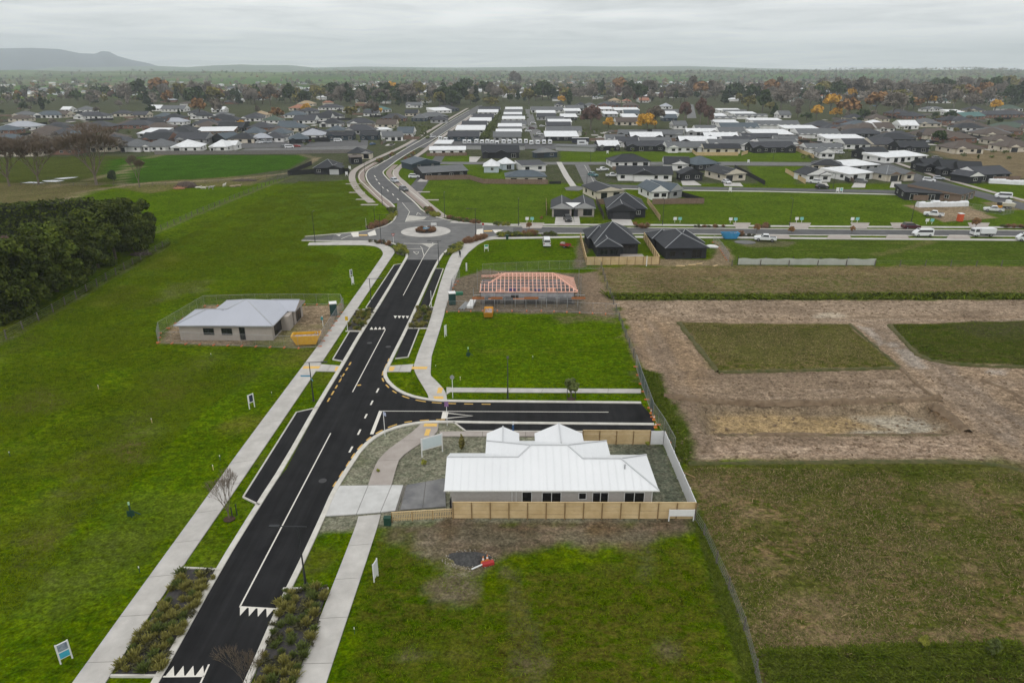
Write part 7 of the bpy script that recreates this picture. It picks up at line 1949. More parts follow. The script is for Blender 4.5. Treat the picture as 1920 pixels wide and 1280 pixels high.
bed([(688,426),(722,415),(728,420),(700,430),(690,431)], 26, ["rust"], "rusty bed on the left corner of the roundabout", seed=9, s0=.9, s1=1.5)
bed([(735,463),(756,463),(766,474),(762,480),(744,477)], 26, ["lime","lime","shrub"], "lime bed at the near left corner of the roundabout", seed=10, s0=1.0, s1=1.6)
bed([(693,454),(716,453),(738,457),(735,461),(705,460)], 10, ["dark","rust"], "small bed before the give way sign", seed=11)
bed([(846,463),(866,459),(862,470),(836,479)], 26, ["lime","lime","shrub"], "lime bed at the near right corner of the roundabout", seed=12, s0=1.0, s1=1.6)
bed([(866,457),(885,450),(908,444),(912,447),(880,456)], 26, ["rust"], "rusty bed at the near right corner of the roundabout", seed=13, s0=1.0, s1=1.5)
bed([(793,388),(805,392),(816,400),(800,402)], 16, ["rust","shrub"], "grassy bed at the far right corner of the roundabout", seed=14, s0=1.0, s1=1.6)
bed([(801,401),(818,399),(826,405),(815,407)], 16, ["lime"], "lime bed at the far right corner of the roundabout", seed=15, s0=1.0, s1=1.6)
bed([(832,409.5),(850,410.5),(905,418),(903,421),(860,416)], 34, ["dark","rust","dark","shrub"], "long bed right of the roundabout", seed=16, s0=1.0, s1=1.6)
bed([(926,419.5),(956,420),(956,424),(928,423.5)], 20, ["lime","lime","shrub"], "lime bed north of the through road", seed=17, s0=.9, s1=1.4)
bed([(930,440.5),(975,438.5),(980,443),(934,445)], 26, ["lime","shrub"], "green bed south of the through road", seed=18, s0=1.0, s1=1.6)
bed([(980,438),(1008,437),(1008,442),(982,443)], 18, ["rust","tussock"], "tan grass bed south of the through road", seed=19, s0=1.0, s1=1.7)
bed([(1016,439),(1044,439),(1046,442),(1016,442.5)], 14, ["dark","shrub"], "dark bed south of the through road", seed=20)
for k, (x0, x1) in enumerate([(1193,1216),(1300,1360),(1420,1442),(1870,1925)]):
    bed([(x0,425.2),(x1,425.6),(x1,428.2),(x0,427.8)], 14, ["dark","rust","shrub"], ["bed before the black gabled garage house","bed opposite the right dark house","bed by the small autumn street tree","bed by the far right corner"][k], seed=30+k, s0=.9, s1=1.5)
bed([(1378,440.8),(1416,441),(1416,443),(1378,443)], 9, ["dark","rust"], "bed behind the blue skip", seed=40)
for k, pts in enumerate([[(706,302),(716,299),(722,301),(708,306)],[(728,292),(738,288),(744,290),(730,296)],[(757,300),(768,293),(774,296),(760,304)],[(768,290),(776,286),(780,289),(772,293)]]):
    bed(pts, 9, ["shrub","lime","rust"], f"{ordw(k)} small bed along the boulevard bend", seed=50+k, s0=1.1, s1=1.7)
# centre of the roundabout
rn = random.Random(2)
for k in range(34):
    t0, r = rn.uniform(0,6.28), 2.4*math.sqrt(rn.random()); o = plant(rc[0]+math.cos(t0)*r, rc[1]+math.sin(t0)*r, "rust", rn.uniform(.8,1.25), "rust coloured grass clump in the roundabout's centre", "rust coloured grass clumps in the roundabout's centre"); o.location.z = .22
# young trees in the lots and along the road
def mulch_ring(px, py):
    x, y = G(px, py); tag(MB().prism([(x+.55*math.cos(k*.52),y+.5*math.sin(k*.52)) for k in range(12)], 0, .07).build("mulch_ring", mat("brown_mulch",(.055,.032,.022),.95,.3,6.0)), kind="structure")
mulch_ring(430,973); mulch_ring(1071,748)
tree(1071,747,40,"shrub","tall","leafy young street tree held by timber stakes beside the side road",lod=1,wide=1.2)
x, y = G(1071,747)
for s in (-1,1):
    t_ = thing("tree_stake","dark stake on the "+("left" if s<0 else "right")+" of the leafy young street tree","stake",(x+s*.55,y,0),0,"stakes of the leafy street tree"); MB().box(-.04,.04,-.04,.04,-.1,1.5).build("stake",M_STEEL_D,t_)
x, y = G(436,970)
for s in (0,1):
    t_ = thing("tree_stake",("nearer","farther")[s]+" dark stake beside the leafless young street tree at left","stake",(x+.25*s,y+.5*s,0),0,"stakes of the leafless street tree"); MB().box(-.04,.04,-.04,.04,-.1,1.2).build("stake",M_STEEL_D,t_)
tree(866,841,28,"olive","poplar","narrow yellow green sapling on the hydroseeded lawn left of the white roof",lod=1,wide=1.6)
tree(795,874,14,"lime","tall","tiny yellowish sapling below the blank billboard",lod=2,wide=1.0)
tree(1213,838,12,"lime","tall","tiny sapling in front of the back timber fence",lod=2)
tree(709,884,7,"lime","bush","tiny sapling on the hydroseeded verge by the apron",lod=2)
for px, py, h_, lab in ((992,432,17,"left of the two gabled dark house"),(1418,437,20,"beside the white ute"),(1597,438,16,"on the verge below the open green"),(1828,430,24,"beside the white truck"),(1483,440,18,"below the open green's lamp"),(1190,428,14,"before the black gabled garage house"),(1015,414,10,"by the two gabled dark house's fence")):
    tree(px, py, h_, "orange", "round", f"thin rusty autumn street tree {lab}", "thin autumn street trees", lod=2, wide=.8)
tree(1860,1225,28,"shrub","bush","pale green bushy weed in the rank ditch at lower right",wide=.7,lod=1,name="weed")
tree(1730,1214,22,"lime","bush","pale spiky weed at the ditch's edge at lower right",wide=.8,lod=1,name="weed")
# ------------------------------------------------------------------ vehicles
M_TYRE = mat("tyre",(.018,.018,.018),.85,.1); M_RIM = mat("rim",(.28,.28,.29),.4,.1,metal=.6); M_LAMP = mat("lamp_lens",(.55,.54,.50),.2,.05); M_TAIL = mat("tail_lens",(.30,.015,.015),.3,.1)
PAINT = {"white":(.68,.69,.70),"silver":(.42,.44,.47),"black":(.014,.015,.017),"dark red":(.060,.010,.016),"blue":(.05,.12,.22),"grey":(.12,.125,.13),"red":(.30,.03,.025),"teal":(.06,.16,.17),"cream":(.55,.50,.40)}
def paint(c): return mat("paint_"+c.replace(" ","_"), PAINT[c], .3, .03, 1.0, spec=.5)
def loft(b2, prof, w, top_in, zt, mi=0):
    """side profile (x,z) extruded across y with the part above zt drawn in"""
    n = len(prof)
    def yy(z): return w/2 - (top_in*max(0,(z-zt[0]))/(zt[1]-zt[0]) if z > zt[0] else 0)
    vs = [(x,-yy(z),z) for x,z in prof]+[(x,yy(z),z) for x,z in prof]
    tri = tessellate_polygon([[Vector((p[0],p[1],0)) for p in prof]])
    fs = []
    for a,c,d in tri:
        ar = (prof[c][0]-prof[a][0])*(prof[d][1]-prof[a][1])-(prof[d][0]-prof[a][0])*(prof[c][1]-prof[a][1])
        t_ = (a,c,d) if ar>0 else (a,d,c)
        fs += [t_, tuple(i+n for i in t_[::-1])]
    area = sum(prof[i][0]*prof[(i+1)%n][1]-prof[(i+1)%n][0]*prof[i][1] for i in range(n))
    for i in range(n):
        j=(i+1)%n; fs.append((i,i+n,j+n,j) if area<0 else (i,j,j+n,i+n)[::1][::-1] if False else ((i+n,j+n,j,i) if area>0 else (i,j,j+n,i+n)))
    b2.add(vs,fs,mi)
VEH = {
 "suv": dict(L=4.6,w=1.85,prof=[(-2.3,.32),(2.25,.32),(2.3,.75),(2.15,.95),(1.05,1.08),(.35,1.66),(-1.7,1.72),(-2.15,1.15),(-2.3,.95)],win=[(.95,1.10),(.30,1.58),(-1.6,1.62),(-2.0,1.15)],wh=(-1.35,1.40,.36),zt=(1.0,1.7)),
 "hatch": dict(L=4.2,w=1.75,prof=[(-2.1,.30),(2.05,.30),(2.1,.65),(1.95,.82),(1.0,.95),(.25,1.45),(-1.3,1.47),(-1.95,1.0),(-2.1,.85)],win=[(.9,.97),(.2,1.38),(-1.25,1.40),(-1.8,1.0)],wh=(-1.25,1.28,.32),zt=(.9,1.46)),
 "van": dict(L=4.8,w=1.85,prof=[(-2.4,.35),(2.3,.35),(2.4,.75),(2.2,1.05),(1.45,1.75),(1.1,1.98),(-2.3,2.0),(-2.4,1.6)],win=[(1.95,1.18),(1.35,1.75),(-2.1,1.78),(-2.1,1.2)],wh=(-1.5,1.55,.34),zt=(1.1,2.0)),
 "ute": dict(L=5.3,w=1.88,prof=[(-2.65,.50),(2.6,.42),(2.65,.85),(2.45,1.05),(1.15,1.18),(.45,1.76),(-.75,1.78),(-1.0,1.12),(-2.65,1.12)],win=[(1.05,1.2),(.4,1.68),(-.68,1.70),(-.85,1.2)],wh=(-1.6,1.65,.40),zt=(1.1,1.78)),
}
def wheel_pair(t_, xs, r, w):
    for x in xs:
        for s in (-1,1):
            o = MB().tube((x,s*(w/2-.2),r),(x,s*(w/2+.02),r),r,n=14).build("wheel",M_TYRE,t_)
            MB().tube((x,s*(w/2+.0),r),(x,s*(w/2+.03),r),r*.6,n=10).build("rim",M_RIM,o)
def vehicle(kind, colour, px, py, ang, label, name=None, cat="car", group=None, z=0.03):
    x, y = G(px, py); V = VEH[kind]; t_ = thing(name or {"suv":"suv","hatch":"car","van":"van","ute":"utility_vehicle"}[kind], label, cat, (x,y,z), ang, group)
    b2 = MB(); loft(b2, V["prof"], V["w"], .22, V["zt"]); b2.build("body", paint(colour), t_)
    # glass: sides, windscreen, rear
    w = V["win"]; zt = V["zt"]
    def yy(zz): return V["w"]/2 - (.22*max(0,(zz-zt[0]))/(zt[1]-zt[0])) + .012
    for s in (-1,1):
        n = len(w); b2 = MB(); vs = [(p[0],s*yy(p[1]),p[1]) for p in w]; b2.add(vs,[(0,1,2,3) if s>0 else (3,2,1,0)]); 
        b2.build("side_window", M_GLASS, t_)
    P = V["prof"]; fr = [i for i in range(len(P))]
    # windscreen between the bonnet top and roof front, rear screen between roof end and tail
    def quad(a, c, nm, lift):
        (x0,z0),(x1,z1) = a,c; d = Vector((x1-x0,0,z1-z0)); nrm = Vector((d.z,0,-d.x)).normalized()*lift
        k0,k1 = .10,.90; pts = []
        for f in (k0,k1):
            xx, zz = x0+(x1-x0)*f, z0+(z1-z0)*f; h_ = (yy(zz)-.1)
            pts.append((xx+nrm.x,-h_,zz+nrm.z)); pts.append((xx+nrm.x,h_,zz+nrm.z))
        MB().add(pts,[(0,1,3,2)]).build(nm, M_GLASS, t_)
    top = max(range(len(P)), key=lambda i: P[i][1])
    order = sorted([i for i in range(len(P)) if P[i][1] > zt[0]-.02], key=lambda i: -P[i][0])
    quad(P[order[0]], P[order[1]], "windscreen", .02 if P[order[0]][0] > P[order[1]][0] else -.02)
    quad(P[order[-2]] if kind!="van" else (-2.34,1.9), P[order[-1]] if kind!="van" else (-2.42,1.25), "rear_window", .02)
    wheel_pair(t_, V["wh"][:2], V["wh"][2], V["w"])
    hw = V["w"]/2
    for s in (-1,1):
        MB().box(V["L"]/2-.12,V["L"]/2+.005,s*hw*.72-.16,s*hw*.72+.16,.68,.82).build("headlight",M_LAMP,t_)
        MB().box(-V["L"]/2-.02,-V["L"]/2+.05,s*hw*.8-.12,s*hw*.8+.12,.8,1.02).build("tail_light",M_TAIL,t_)
    MB().box(V["L"]/2-.05,V["L"]/2+.02,-hw*.5,hw*.5,.5,.66).build("grille",M_STEEL_D,t_)
    if kind == "ute":
        MB().box(-2.55,-1.1,-.78,.78,1.0,1.135).build("tray",M_STEEL_D,t_)
    return t_
PI = math.pi
vehicle("van","white",1729,443,PI,"white minivan driving left along the through road",cat="van")
vehicle("suv","dark red",1707,429,0.0,"dark red wagon parked on the far side of the through road")
vehicle("ute","white",1434,452,PI-.25,"white double cab ute parked on the grass by the gravel ring",cat="ute")
vehicle("van","white",1925,452,PI-.3,"white van cut by the right picture edge on the through road",cat="van")
vehicle("van","white",1025,460,PI/2,"white van seen from behind on the grass right of the roundabout",cat="van")
vehicle("suv","silver",740,342,-1.0,"silver grey suv in the parking bay beyond the roundabout, farther one")
vehicle("suv","grey",757,358,-1.0,"blue grey suv in the parking bay beyond the roundabout, nearer one")
vehicle("suv","white",777,334,.05,"white suv on the drive of the long low grey roofed house")
vehicle("suv","white",811,258.5,.9,"white car driving up the straight boulevard")
vehicle("ute","black",1064,414,-1.5,"black ute on the concrete drive of the two gabled dark house",cat="ute")
vehicle("hatch","white",1362,344,-1.3,"white car in front of the cream walled garage house")
vehicle("suv","white",1528,344,2.6,"white car half inside the dark gabled house's garage")
vehicle("suv","black",1541,354,0.05,"black car on the middle street before the dark gabled house")
vehicle("suv","grey",1614,343,-.6,"dark grey suv on the drive of the flat white roofed house")
vehicle("suv","white",1741,341,-.45,"long white wagon parked on the diagonal street")
vehicle("hatch","silver",1760,337,-.45,"silver car on the diagonal street beside the white wagon")
vehicle("ute","white",1862,397,2.7,"white ute on the far right building site",cat="ute")
vehicle("ute","white",1750,406,2.6,"white ute with an open brown tailgate by the wrapped panels",cat="ute")
vehicle("van","white",1880,372,2.8,"white high roofed van on the green at the far right",cat="van")
vehicle("ute","white",1148,332,.0,"white ute beside the long charcoal gabled house",cat="ute")
vehicle("suv","teal",1112,331,-1.0,"teal car parked on the small north south street")
vehicle("ute","white",1130,321,.4,"white ute on the small street by the bare bank, farther one",cat="ute")
vehicle("hatch","red",578,266,0,"red car on the far street of the left suburb, right one")
vehicle("hatch","red",557,276,0,"dark red car by the grey yard of the left suburb")
vehicle("hatch","white",487,269,0,"white car on the street before the blue grey roofs")
vehicle("suv","white",470,265,.5,"white suv on a drive in the left suburb")
vehicle("hatch","blue",699,272,1.2,"pale blue car near the boulevard's side street")
vehicle("van","white",634,266,0,"white van before the navy house of the left suburb",cat="van")
vehicle("van","white",543,278,.2,"white van in the grey yard of the left suburb",cat="van")
vehicle("hatch","grey",533,277,0,"grey car in the left suburb's yard")
vehicle("suv","white",1000,233,0,"white car in the villa lane, upper one"); vehicle("suv","white",1012,253,0,"white car in the villa lane, lower one")
vehicle("suv","white",1614,292,.2,"white car on the diagonal street near the white flat roof")
vehicle("hatch","blue",1640,200,0,"blue car far off by the white house at right")
# white truck
x, y = G(1841,443); t_ = thing("box_truck","white box truck with a tipping deck driving left at the right","truck",(x,y,.03),PI)
loft(b2:=MB(), [(1.3,.5),(2.75,.5),(2.8,1.2),(2.55,2.15),(1.35,2.2)], 1.95, .12, (1.2,2.2)); b2.build("cab", paint("white"), t_)
MB().box(-2.8,1.15,-1.0,1.0,.85,2.15).build("box", paint("white"), t_); MB().box(-2.8,1.3,-.5,.5,.55,.85).build("chassis", M_STEEL_D, t_)
MB().add([(2.80,-.85,1.25),(2.80,.85,1.25),(2.58,.8,2.02),(2.58,-.8,2.02)],[(0,1,2,3)]).build("windscreen", M_GLASS, t_)
for s in (-1,1): MB().add([(2.55,s*.985,1.3),(1.5,s*.985,1.3),(1.5,s*.90,2.0),(2.42,s*.90,2.0)],[(0,1,2,3)]).build("side_window", M_GLASS, t_)
wheel_pair(t_,(-1.7,2.0),.42,1.9)
# tip trailer, small trailer, caravans and a coach
x, y = G(1888,391); t_ = thing("tipper_trailer","cream tipping trailer with twin wheels beside the white ute at far right","trailer",(x,y,.0),2.9)
MB().add([(-1.6,-.9,.75),(1.6,-.9,.75),(1.6,.9,.75),(-1.6,.9,.75),(-1.8,-1.1,1.75),(1.8,-1.1,1.75),(1.8,1.1,1.75),(-1.8,1.1,1.75)],[(0,3,2,1),(0,1,5,4),(1,2,6,5),(2,3,7,6),(3,0,4,7),(4,5,6,7)]).build("tub", paint("cream"), t_); MB().bar((1.5,0,.6),(3.0,0,.5),.12).build("drawbar", M_STEEL_D, t_); wheel_pair(t_,(-.5,.45),.4,2.0)
MB().box(-.6,.6,-.8,.8,1.75,2.6).build("crate", M_WHITE_S, t_)
x, y = G(1060,464); t_ = thing("small_trailer","small dark red trailer parked right of the white van","trailer",(x,y,0),-.5)
MB().box(-1.2,1.2,-.7,.7,.45,.55).build("deck", M_STEEL_D, t_); MB().bar((1.2,0,.5),(2.3,0,.4),.1).build("drawbar", paint("red"), t_); wheel_pair(t_,(0,),.3,1.5)
for s in (-1,1): MB().box(-1.2,1.2,s*.7-.03,s*.7+.03,.55,.95).build("side_board", paint("red"), t_)
MB().box(-1.15,-.3,-.5,.5,.55,1.2).build("load", mat("rubble",()), t_)
cx_ = [(871,270.5),(880,271),(894,269.5),(904,271),(914,270),(923,271.5),(932,273),(944,270),(955,270.5),(965,269.5),(975,269.5),(986,269.5),(996,272),(1008,271.5),(1020,271),(1031,271),(826,264),(836,266)]
for k, (px, py) in enumerate(cx_):
    x, y = G(px, py); t_ = thing("caravan",f"white caravan, {ordw(k)} in the row of the caravan yard","caravan",(x,y,0),PI/2+RND.uniform(-.1,.1),"caravans in the yard")
    s = RND.uniform(.85,1.1)
    loft(b2:=MB(), [(-2.6*s,.5),(2.4*s,.5),(2.8*s,1.2),(2.4*s,2.45),(-2.4*s,2.5),(-2.7*s,1.4)], 2.2, .08, (1.2,2.5)); b2.build("body", paint("white"), t_)
    for s2 in (-1,1): MB().box(-1.2,.9,s2*1.1-.01,s2*1.1+.01,1.4,1.95).build("window", M_GLASS, t_)
    MB().add([(-2.69*s,-.7,1.45),(-2.69*s,.7,1.45),(-2.52*s,.7,2.1),(-2.52*s,-.7,2.1)],[(0,1,2,3)]).build("rear_window", M_GLASS, t_)
    wheel_pair(t_,(-.1,),.33,2.1)
x, y = G(1088,269); t_ = thing("coach","dark blue motor coach parked at the right end of the caravan yard","coach",(x,y,0),0)
MB().box(-5,5,-1.2,1.2,.4,3.1).build("body", mat("coach_navy",(.03,.03,.05),.4,.1), t_); MB().box(-5.02,4.2,-1.23,1.23,1.7,2.5).build("window_band", M_GLASS, t_); MB().box(-5,5,-1.1,1.1,3.1,3.2).build("roof_panel", M_WHITE_S, t_); wheel_pair(t_,(-3,3),.5,2.3)
x, y = G(1092,273); t_ = thing("motorhome","white motorhome in front of the dark blue coach","motorhome",(x,y,0),0)
MB().box(-3,2,-1.1,1.1,.5,2.9).build("body", paint("white"), t_); MB().box(2,3.2,-1.0,1.0,.5,1.9).build("cab", paint("white"), t_); MB().box(-2,1,-1.12,-1.1,1.5,2.2).build("window", M_GLASS, t_); wheel_pair(t_,(-1.8,2.2),.36,2.0)
# white wrapped panels at the far right sites
def wrapped(pts, n, label, h=1.5, d=1.6):
    A, B = Vector((*G(*pts[0]),0)), Vector((*G(*pts[1]),0)); rn = random.Random(int(pts[0][0])); ang = math.atan2((B-A).y,(B-A).x)
    t_ = thing("wrapped_stack", label, "stack", A, ang); L_ = (B-A).length
    M_W = mat("white_wrap",(.66,.67,.68),.5,.06,2.0,bump=.5,bscale=3)
    for k in range(n):
        x0, x1 = L_*k/n, L_*(k+1)/n+.1; hh = h*rn.uniform(.8,1.15); b2 = MB(); m_ = 6; vs = []
        for i in range(4):
            xx = x0+(x1-x0)*i/3
            for j in range(m_):
                t0 = PI*j/(m_-1); vs.append((xx, -math.cos(t0)*d/2*rn.uniform(.9,1.1), hh*(min(1,1.35*math.sin(t0)))*rn.uniform(.92,1.08) if 0<j<m_-1 else -.02))
        b2.add(vs,[(i*m_+j,(i+1)*m_+j,(i+1)*m_+j+1,i*m_+j+1) for i in range(3) for j in range(m_-1)]+[tuple(range(m_)),tuple(range(4*m_-1,3*m_-1,-1))])
        o = b2.build("bundle", M_W, t_); o.data.flip_normals()
wrapped([(1719,388),(1812,386)], 7, "long row of white plastic wrapped bundles before the low black house", 1.7, 1.8)
wrapped([(1853,343),(1930,347)], 5, "long white plastic wrapped bundles at the right edge", 1.8, 2.2)
small("bobcat_loader","small orange machine beside the cream trailer at far right","machine",1872,392,[("body",lambda b:(b.box(-.9,.7,-.6,.6,.4,1.2)),M_SKO),("cab",lambda b:b.box(-.5,.4,-.5,.5,1.2,2.1),M_STEEL_D),("bucket",lambda b:b.bar((.8,-.8,.3),(.8,.8,.3),.6),M_STEEL_D),("track",lambda b:b.box(-1.0,.8,-.75,-.6,0,.5),M_TYRE)],.4)
# concrete drives
for p in ([(1042,407),(1074,407),(1078,420),(1040,420)],[(1075,406),(1086,406),(1088,420),(1078,420)],[(1144,405),(1180,405),(1188,422),(1150,422)],[(1276,338),(1302,339),(1316,348),(1280,348)],[(1356,343),(1388,343),(1394,350),(1358,349)],[(790,334),(806,333),(800,341),(782,341)],[(1535,343),(1550,343),(1555,351),(1538,351)],[(1602,343),(1624,342),(1622,352),(1596,352)],[(1672,341),(1690,341),(1690,352),(1668,352)],[(880,294),(902,294),(893,304),(880,304)]):
    sheet("driveway", p, M_CONC, 0.035)
x, y = G(1397,454); tag(MB().prism([(x+2.6*math.cos(k*.3),y+2.2*math.sin(k*.3)) for k in range(21)],0,.03).build("gravel_ring", M_OLDASPH), kind="structure")
# ------------------------------------------------------------------ person, animals, log pile
def skin_body(name, V, E, R_, m, parent=None, sub=1):
    me = bpy.data.meshes.new(name); me.from_pydata(V, E, []); me.update(); o = link(name, me, parent)
    md = o.modifiers.new("skin", 'SKIN'); 
    if not me.skin_vertices: me.skin_vertices.new()
    for i, r in enumerate(R_): me.skin_vertices[0].data[i].radius = (r, r) if not hasattr(r,'__len__') else r
    me.skin_vertices[0].data[0].use_root = True
    s = o.modifiers.new("sub", 'SUBSURF'); s.levels = sub; s.render_levels = sub
    me.materials.append(m); return o
x, y = G(862.5,483.5); pe = thing("person","person in dark jacket and trousers walking up the right footpath","person",(x,y,.07),1.1)
V = [(0,0,.92),(0,0,1.18),(0,0,1.42),(0,.01,1.52),(0,.02,1.62),  (0,-.10,.86),(.16,-.10,.48),(.10,-.10,.06),(.24,-.10,.03), (0,.10,.86),(-.10,.10,.48),(-.30,.10,.10),(-.18,.10,.04), (0,-.20,1.40),(-.06,-.25,1.12),(.06,-.24,.88),(.08,-.24,.78), (0,.20,1.40),(.06,.25,1.12),(.18,.23,.90),(.21,.23,.80)]
E_ = [(0,1),(1,2),(2,3),(3,4),(0,5),(5,6),(6,7),(7,8),(0,9),(9,10),(10,11),(11,12),(2,13),(13,14),(14,15),(15,16),(2,17),(17,18),(18,19),(19,20)]
Rr = [.15,.145,.15,.06,.095,.10,.075,.05,.04,.10,.075,.05,.04,.075,.05,.04,.04,.075,.05,.04,.04]
skin_body("body", V, E_, Rr, mat("dark_clothing",(.018,.022,.032),.9,.2,5.0), pe, 2)
MB().sphere((.01,.01,1.66),(.085,.078,.115),10,8).build("head", mat("skin_tone",(.36,.22,.16),.6,.08), pe, True); MB().sphere((-.015,.01,1.69),(.09,.084,.105),10,8).build("hair", mat("dark_hair",(.02,.016,.014),.8,.2), pe, True)
for s in (-1,1): MB().sphere((.09 if s<0 else .22, s*.237, .76),(.035,.022,.05),6,5).build("hand", mat("skin_tone",()), pe, True)
# animals resting and standing by the brush heap
M_COWW = mat("pale_hide",(.55,.52,.45),.9,.12,1.5); M_COWB = mat("patched_hide",(.02,.018,.017),.9,0,2.2,col2=(.60,.57,.52)); M_COWT = mat("tan_hide",(.33,.26,.17),.9,.2,2.0)
def cow(px, py, rz, m, label, lying=False, s=1.0):
    x, y = G(px, py); t_ = thing("calf", label, "cow", (x,y,0), rz, "calves by the brush heap"); zb = .35 if lying else .95
    V = [(0,0,zb),(.55,0,zb+.03),(-.6,0,zb+.02),(.95,0,zb+.18),(1.25,0,zb+.42),(1.55,0,zb+.30),(-.85,0,zb+.05),(-.95,0,zb-.35)]
    E_ = [(0,1),(0,2),(1,3),(3,4),(4,5),(2,6),(6,7)]; Rr = [(.36,.34),(.34,.33),(.33,.31),.20,.15,.09,.10,.03]
    for sx, b_ in ((.55,1),(-.62,2)):
        for sy in (-.2,.2):
            i = len(V)
            if lying: V += [(sx+.1,sy*1.6,.22),(sx+.45,sy*1.7,.08),(sx+.2,sy*1.8,.06)]
            else: V += [(sx,sy,zb-.35),(sx+(.05 if sx>0 else -.10),sy,zb-.62),(sx+(.02 if sx>0 else -.02),sy,.06)]
            E_ += [(b_,i),(i,i+1),(i+1,i+2)]; Rr += [.13,.08,.06]
    skin_body("body", V, E_, Rr, m, t_)
    for sy in (-1,1): MB().sphere((1.22,sy*.17,zb+.48),(.04,.10,.05),6,4).build("ear", m, t_)
    t_.scale = (s,s,s)
cow(371,353,.3,M_COWW,"pale calf lying nearest the brush heap",True); cow(381,354,0,M_COWW,"pale calf lying between its paler and patched neighbours",True,1.1)
cow(396,356,.1,M_COWB,"black and white patched calf standing alone",False,1.1); cow(421,351,1.4,M_COWW,"pale calf standing end on right of the patched one")
cow(436,351,.2,M_COWT,"tan calf lying left of the last pair",True,1.1); cow(446,350,.1,M_COWT,"tan calf lying at the right end of the group",True,1.1)
def heap(px, py, rx_, ry_, h_, label, name, n, m, seed):
    x, y = G(px, py); g_ = random.Random(seed); t_ = thing(name, label, "heap", (x,y,0))
    mm = MB(); mm.sphere((0,0,0),(rx_*.9,ry_*.9,h_*.8),12,8); mm.build("mound", m, t_)
    st_ = MB()
    for k in range(n):
        a, r = g_.uniform(0,6.28), math.sqrt(g_.random()); p = Vector((math.cos(a)*r*rx_, math.sin(a)*r*ry_, h_*(1-r)*g_.uniform(.6,1.1)+.1)); q_ = p+Vector((g_.uniform(-1,1),g_.uniform(-1,1),g_.uniform(-.2,.5)))*1.4
        st_.tube(p,q_,g_.uniform(.03,.09),.02,5)
    st_.build("branches", m, t_)["kind"] = "stuff"
heap(350,351,4.5,2.2,2.6,"brown brush heap beside the calves","brush_heap",160,mat("brush_brown",(.075,.055,.045),.95,.35,2.0),1)
heap(336,354,2.4,1.2,.9,"reddish heap of broken timber left of the brush heap","timber_heap",50,mat("broken_timber",(.30,.15,.085),.9,.3,2.0),2)
heap(458,339,5.5,1.6,.8,"long low heap of dark soil beside the tan track","soil_heap",40,mat("dark_soil",(.075,.058,.048),.95,.3,2.0),3)
heap(265,478,3.0,1.2,.8,"low heap of brown cuttings at the end of the shelterbelt","cuttings_heap",60,mat("brush_brown",()),4)
# pale puddle in the left paddock
for p_ in ([(40,343),(58,341),(84,342.5),(70,344)],[(78,339),(100,337.5),(122,339),(104,341.5),(86,341)],[(100,335),(126,332.5),(148,332),(138,334),(116,336.5)]):
    tag(MB().sheet(GP(p_), .03).build("puddle", mat("puddle_water",(.30,.31,.32),.15,.1,.5,spec=.6)), kind="structure")
small("fallen_plank","pale timber plank lying outside the white fence","plank",1283,888,[("plank",lambda b:b.bar((-.8,.9,.1),(.9,-.9,.15),.16,.05),M_TIMB2)])
for k,(px,py) in enumerate([(1276,499),(1297,497),(1310,495),(1340,499)]):
    small("timber_offcut",f"pale timber offcut on the earth below the right dark house, {ordw(k)} from the left","timber",px,py,[("offcut",lambda b:b.box(-1.0+.2*k,.9,-.2,.2,0,.15),M_TIMB)],.2*k,"timber offcuts below the right dark house")
small("white_canopy","small white boat shaped cover lying right of the right dark house","cover",1335,464,[("cover",lambda b:b.sphere((0,0,.2),(1.6,.7,.5),10,6),M_WHITE_S)],-.4)
# ------------------------------------------------------------------ tufts: real blades over the rough ground
def tufts(name, n, sampler, hgt, m, label, seed):
    g_ = np.random.default_rng(seed); P = sampler(g_, n); n = len(P)
    a = g_.uniform(0,6.28,n); lean = g_.normal(0,1.1,(n,2)); h_ = hgt*g_.uniform(.5,1.4,n)
    U = np.column_stack([np.cos(a),np.sin(a),np.zeros(n)])*(h_*g_.uniform(.10,.28,n))[:,None]
    Vv = np.column_stack([lean[:,0]*h_,lean[:,1]*h_,h_*.75])*.5
    C_ = np.column_stack([P[:,0],P[:,1],np.interp(0,[0,1],[0,0])+ground_z(P[:,0],P[:,1])])+Vv
    o = link(name, quads_mesh(name, C_, U*.8, Vv, g_.uniform(.6,1.4,n), m)); return tag(o, label, "grass", kind="stuff")
def inpoly(poly):
    W = np.array(GP(poly)); lo, hi = W.min(0), W.max(0)
    def f(g_, n):
        q_ = g_.uniform(lo, hi, (n*2,2)); c = np.zeros(len(q_), bool)
        for i in range(len(W)):
            (x0,y0),(x1,y1) = W[i], W[(i+1)%len(W)]
            if abs(y1-y0)<1e-9: continue
            c ^= ((y0>q_[:,1])!=(y1>q_[:,1])) & (q_[:,0] < (x1-x0)*(q_[:,1]-y0)/(y1-y0)+x0)
        q_ = q_[c]; nz = fbm(q_[:,0]*.25, q_[:,1]*.25, 3); return q_[(nz+g_.normal(0,.12,len(q_)))>.46][:n]
    return f
def tuftmat(n_, a_, b_):
    m = leafmat(n_, a_, b_, .95); m.node_tree.nodes["Principled BSDF"].inputs["Specular IOR Level"].default_value = 0.0; return m
M_TG = tuftmat("tuft_green",(.078,.122,.000),(.130,.165,.004)); M_TS = tuftmat("tuft_straw",(.20,.145,.075),(.28,.21,.115)); M_TR = tuftmat("tuft_rank",(.058,.088,.005),(.100,.118,.018))
tufts("field_tufts", 520000, inpoly([(0,1180),(0,640),(320,455),(560,340),(690,340),(690,420),(560,460),(640,480),(600,560),(300,560),(290,650),(480,690),(330,820),(160,1000)]), .13, M_TG, "clumps of longer green grass over the left field", 1)
tufts("field_tufts", 45000, inpoly([(1300,875),(1920,885),(1920,1280),(1435,1280),(1390,1150),(1325,980)]), .11, M_TS, "straw coloured grass clumps over the lower right field", 2)
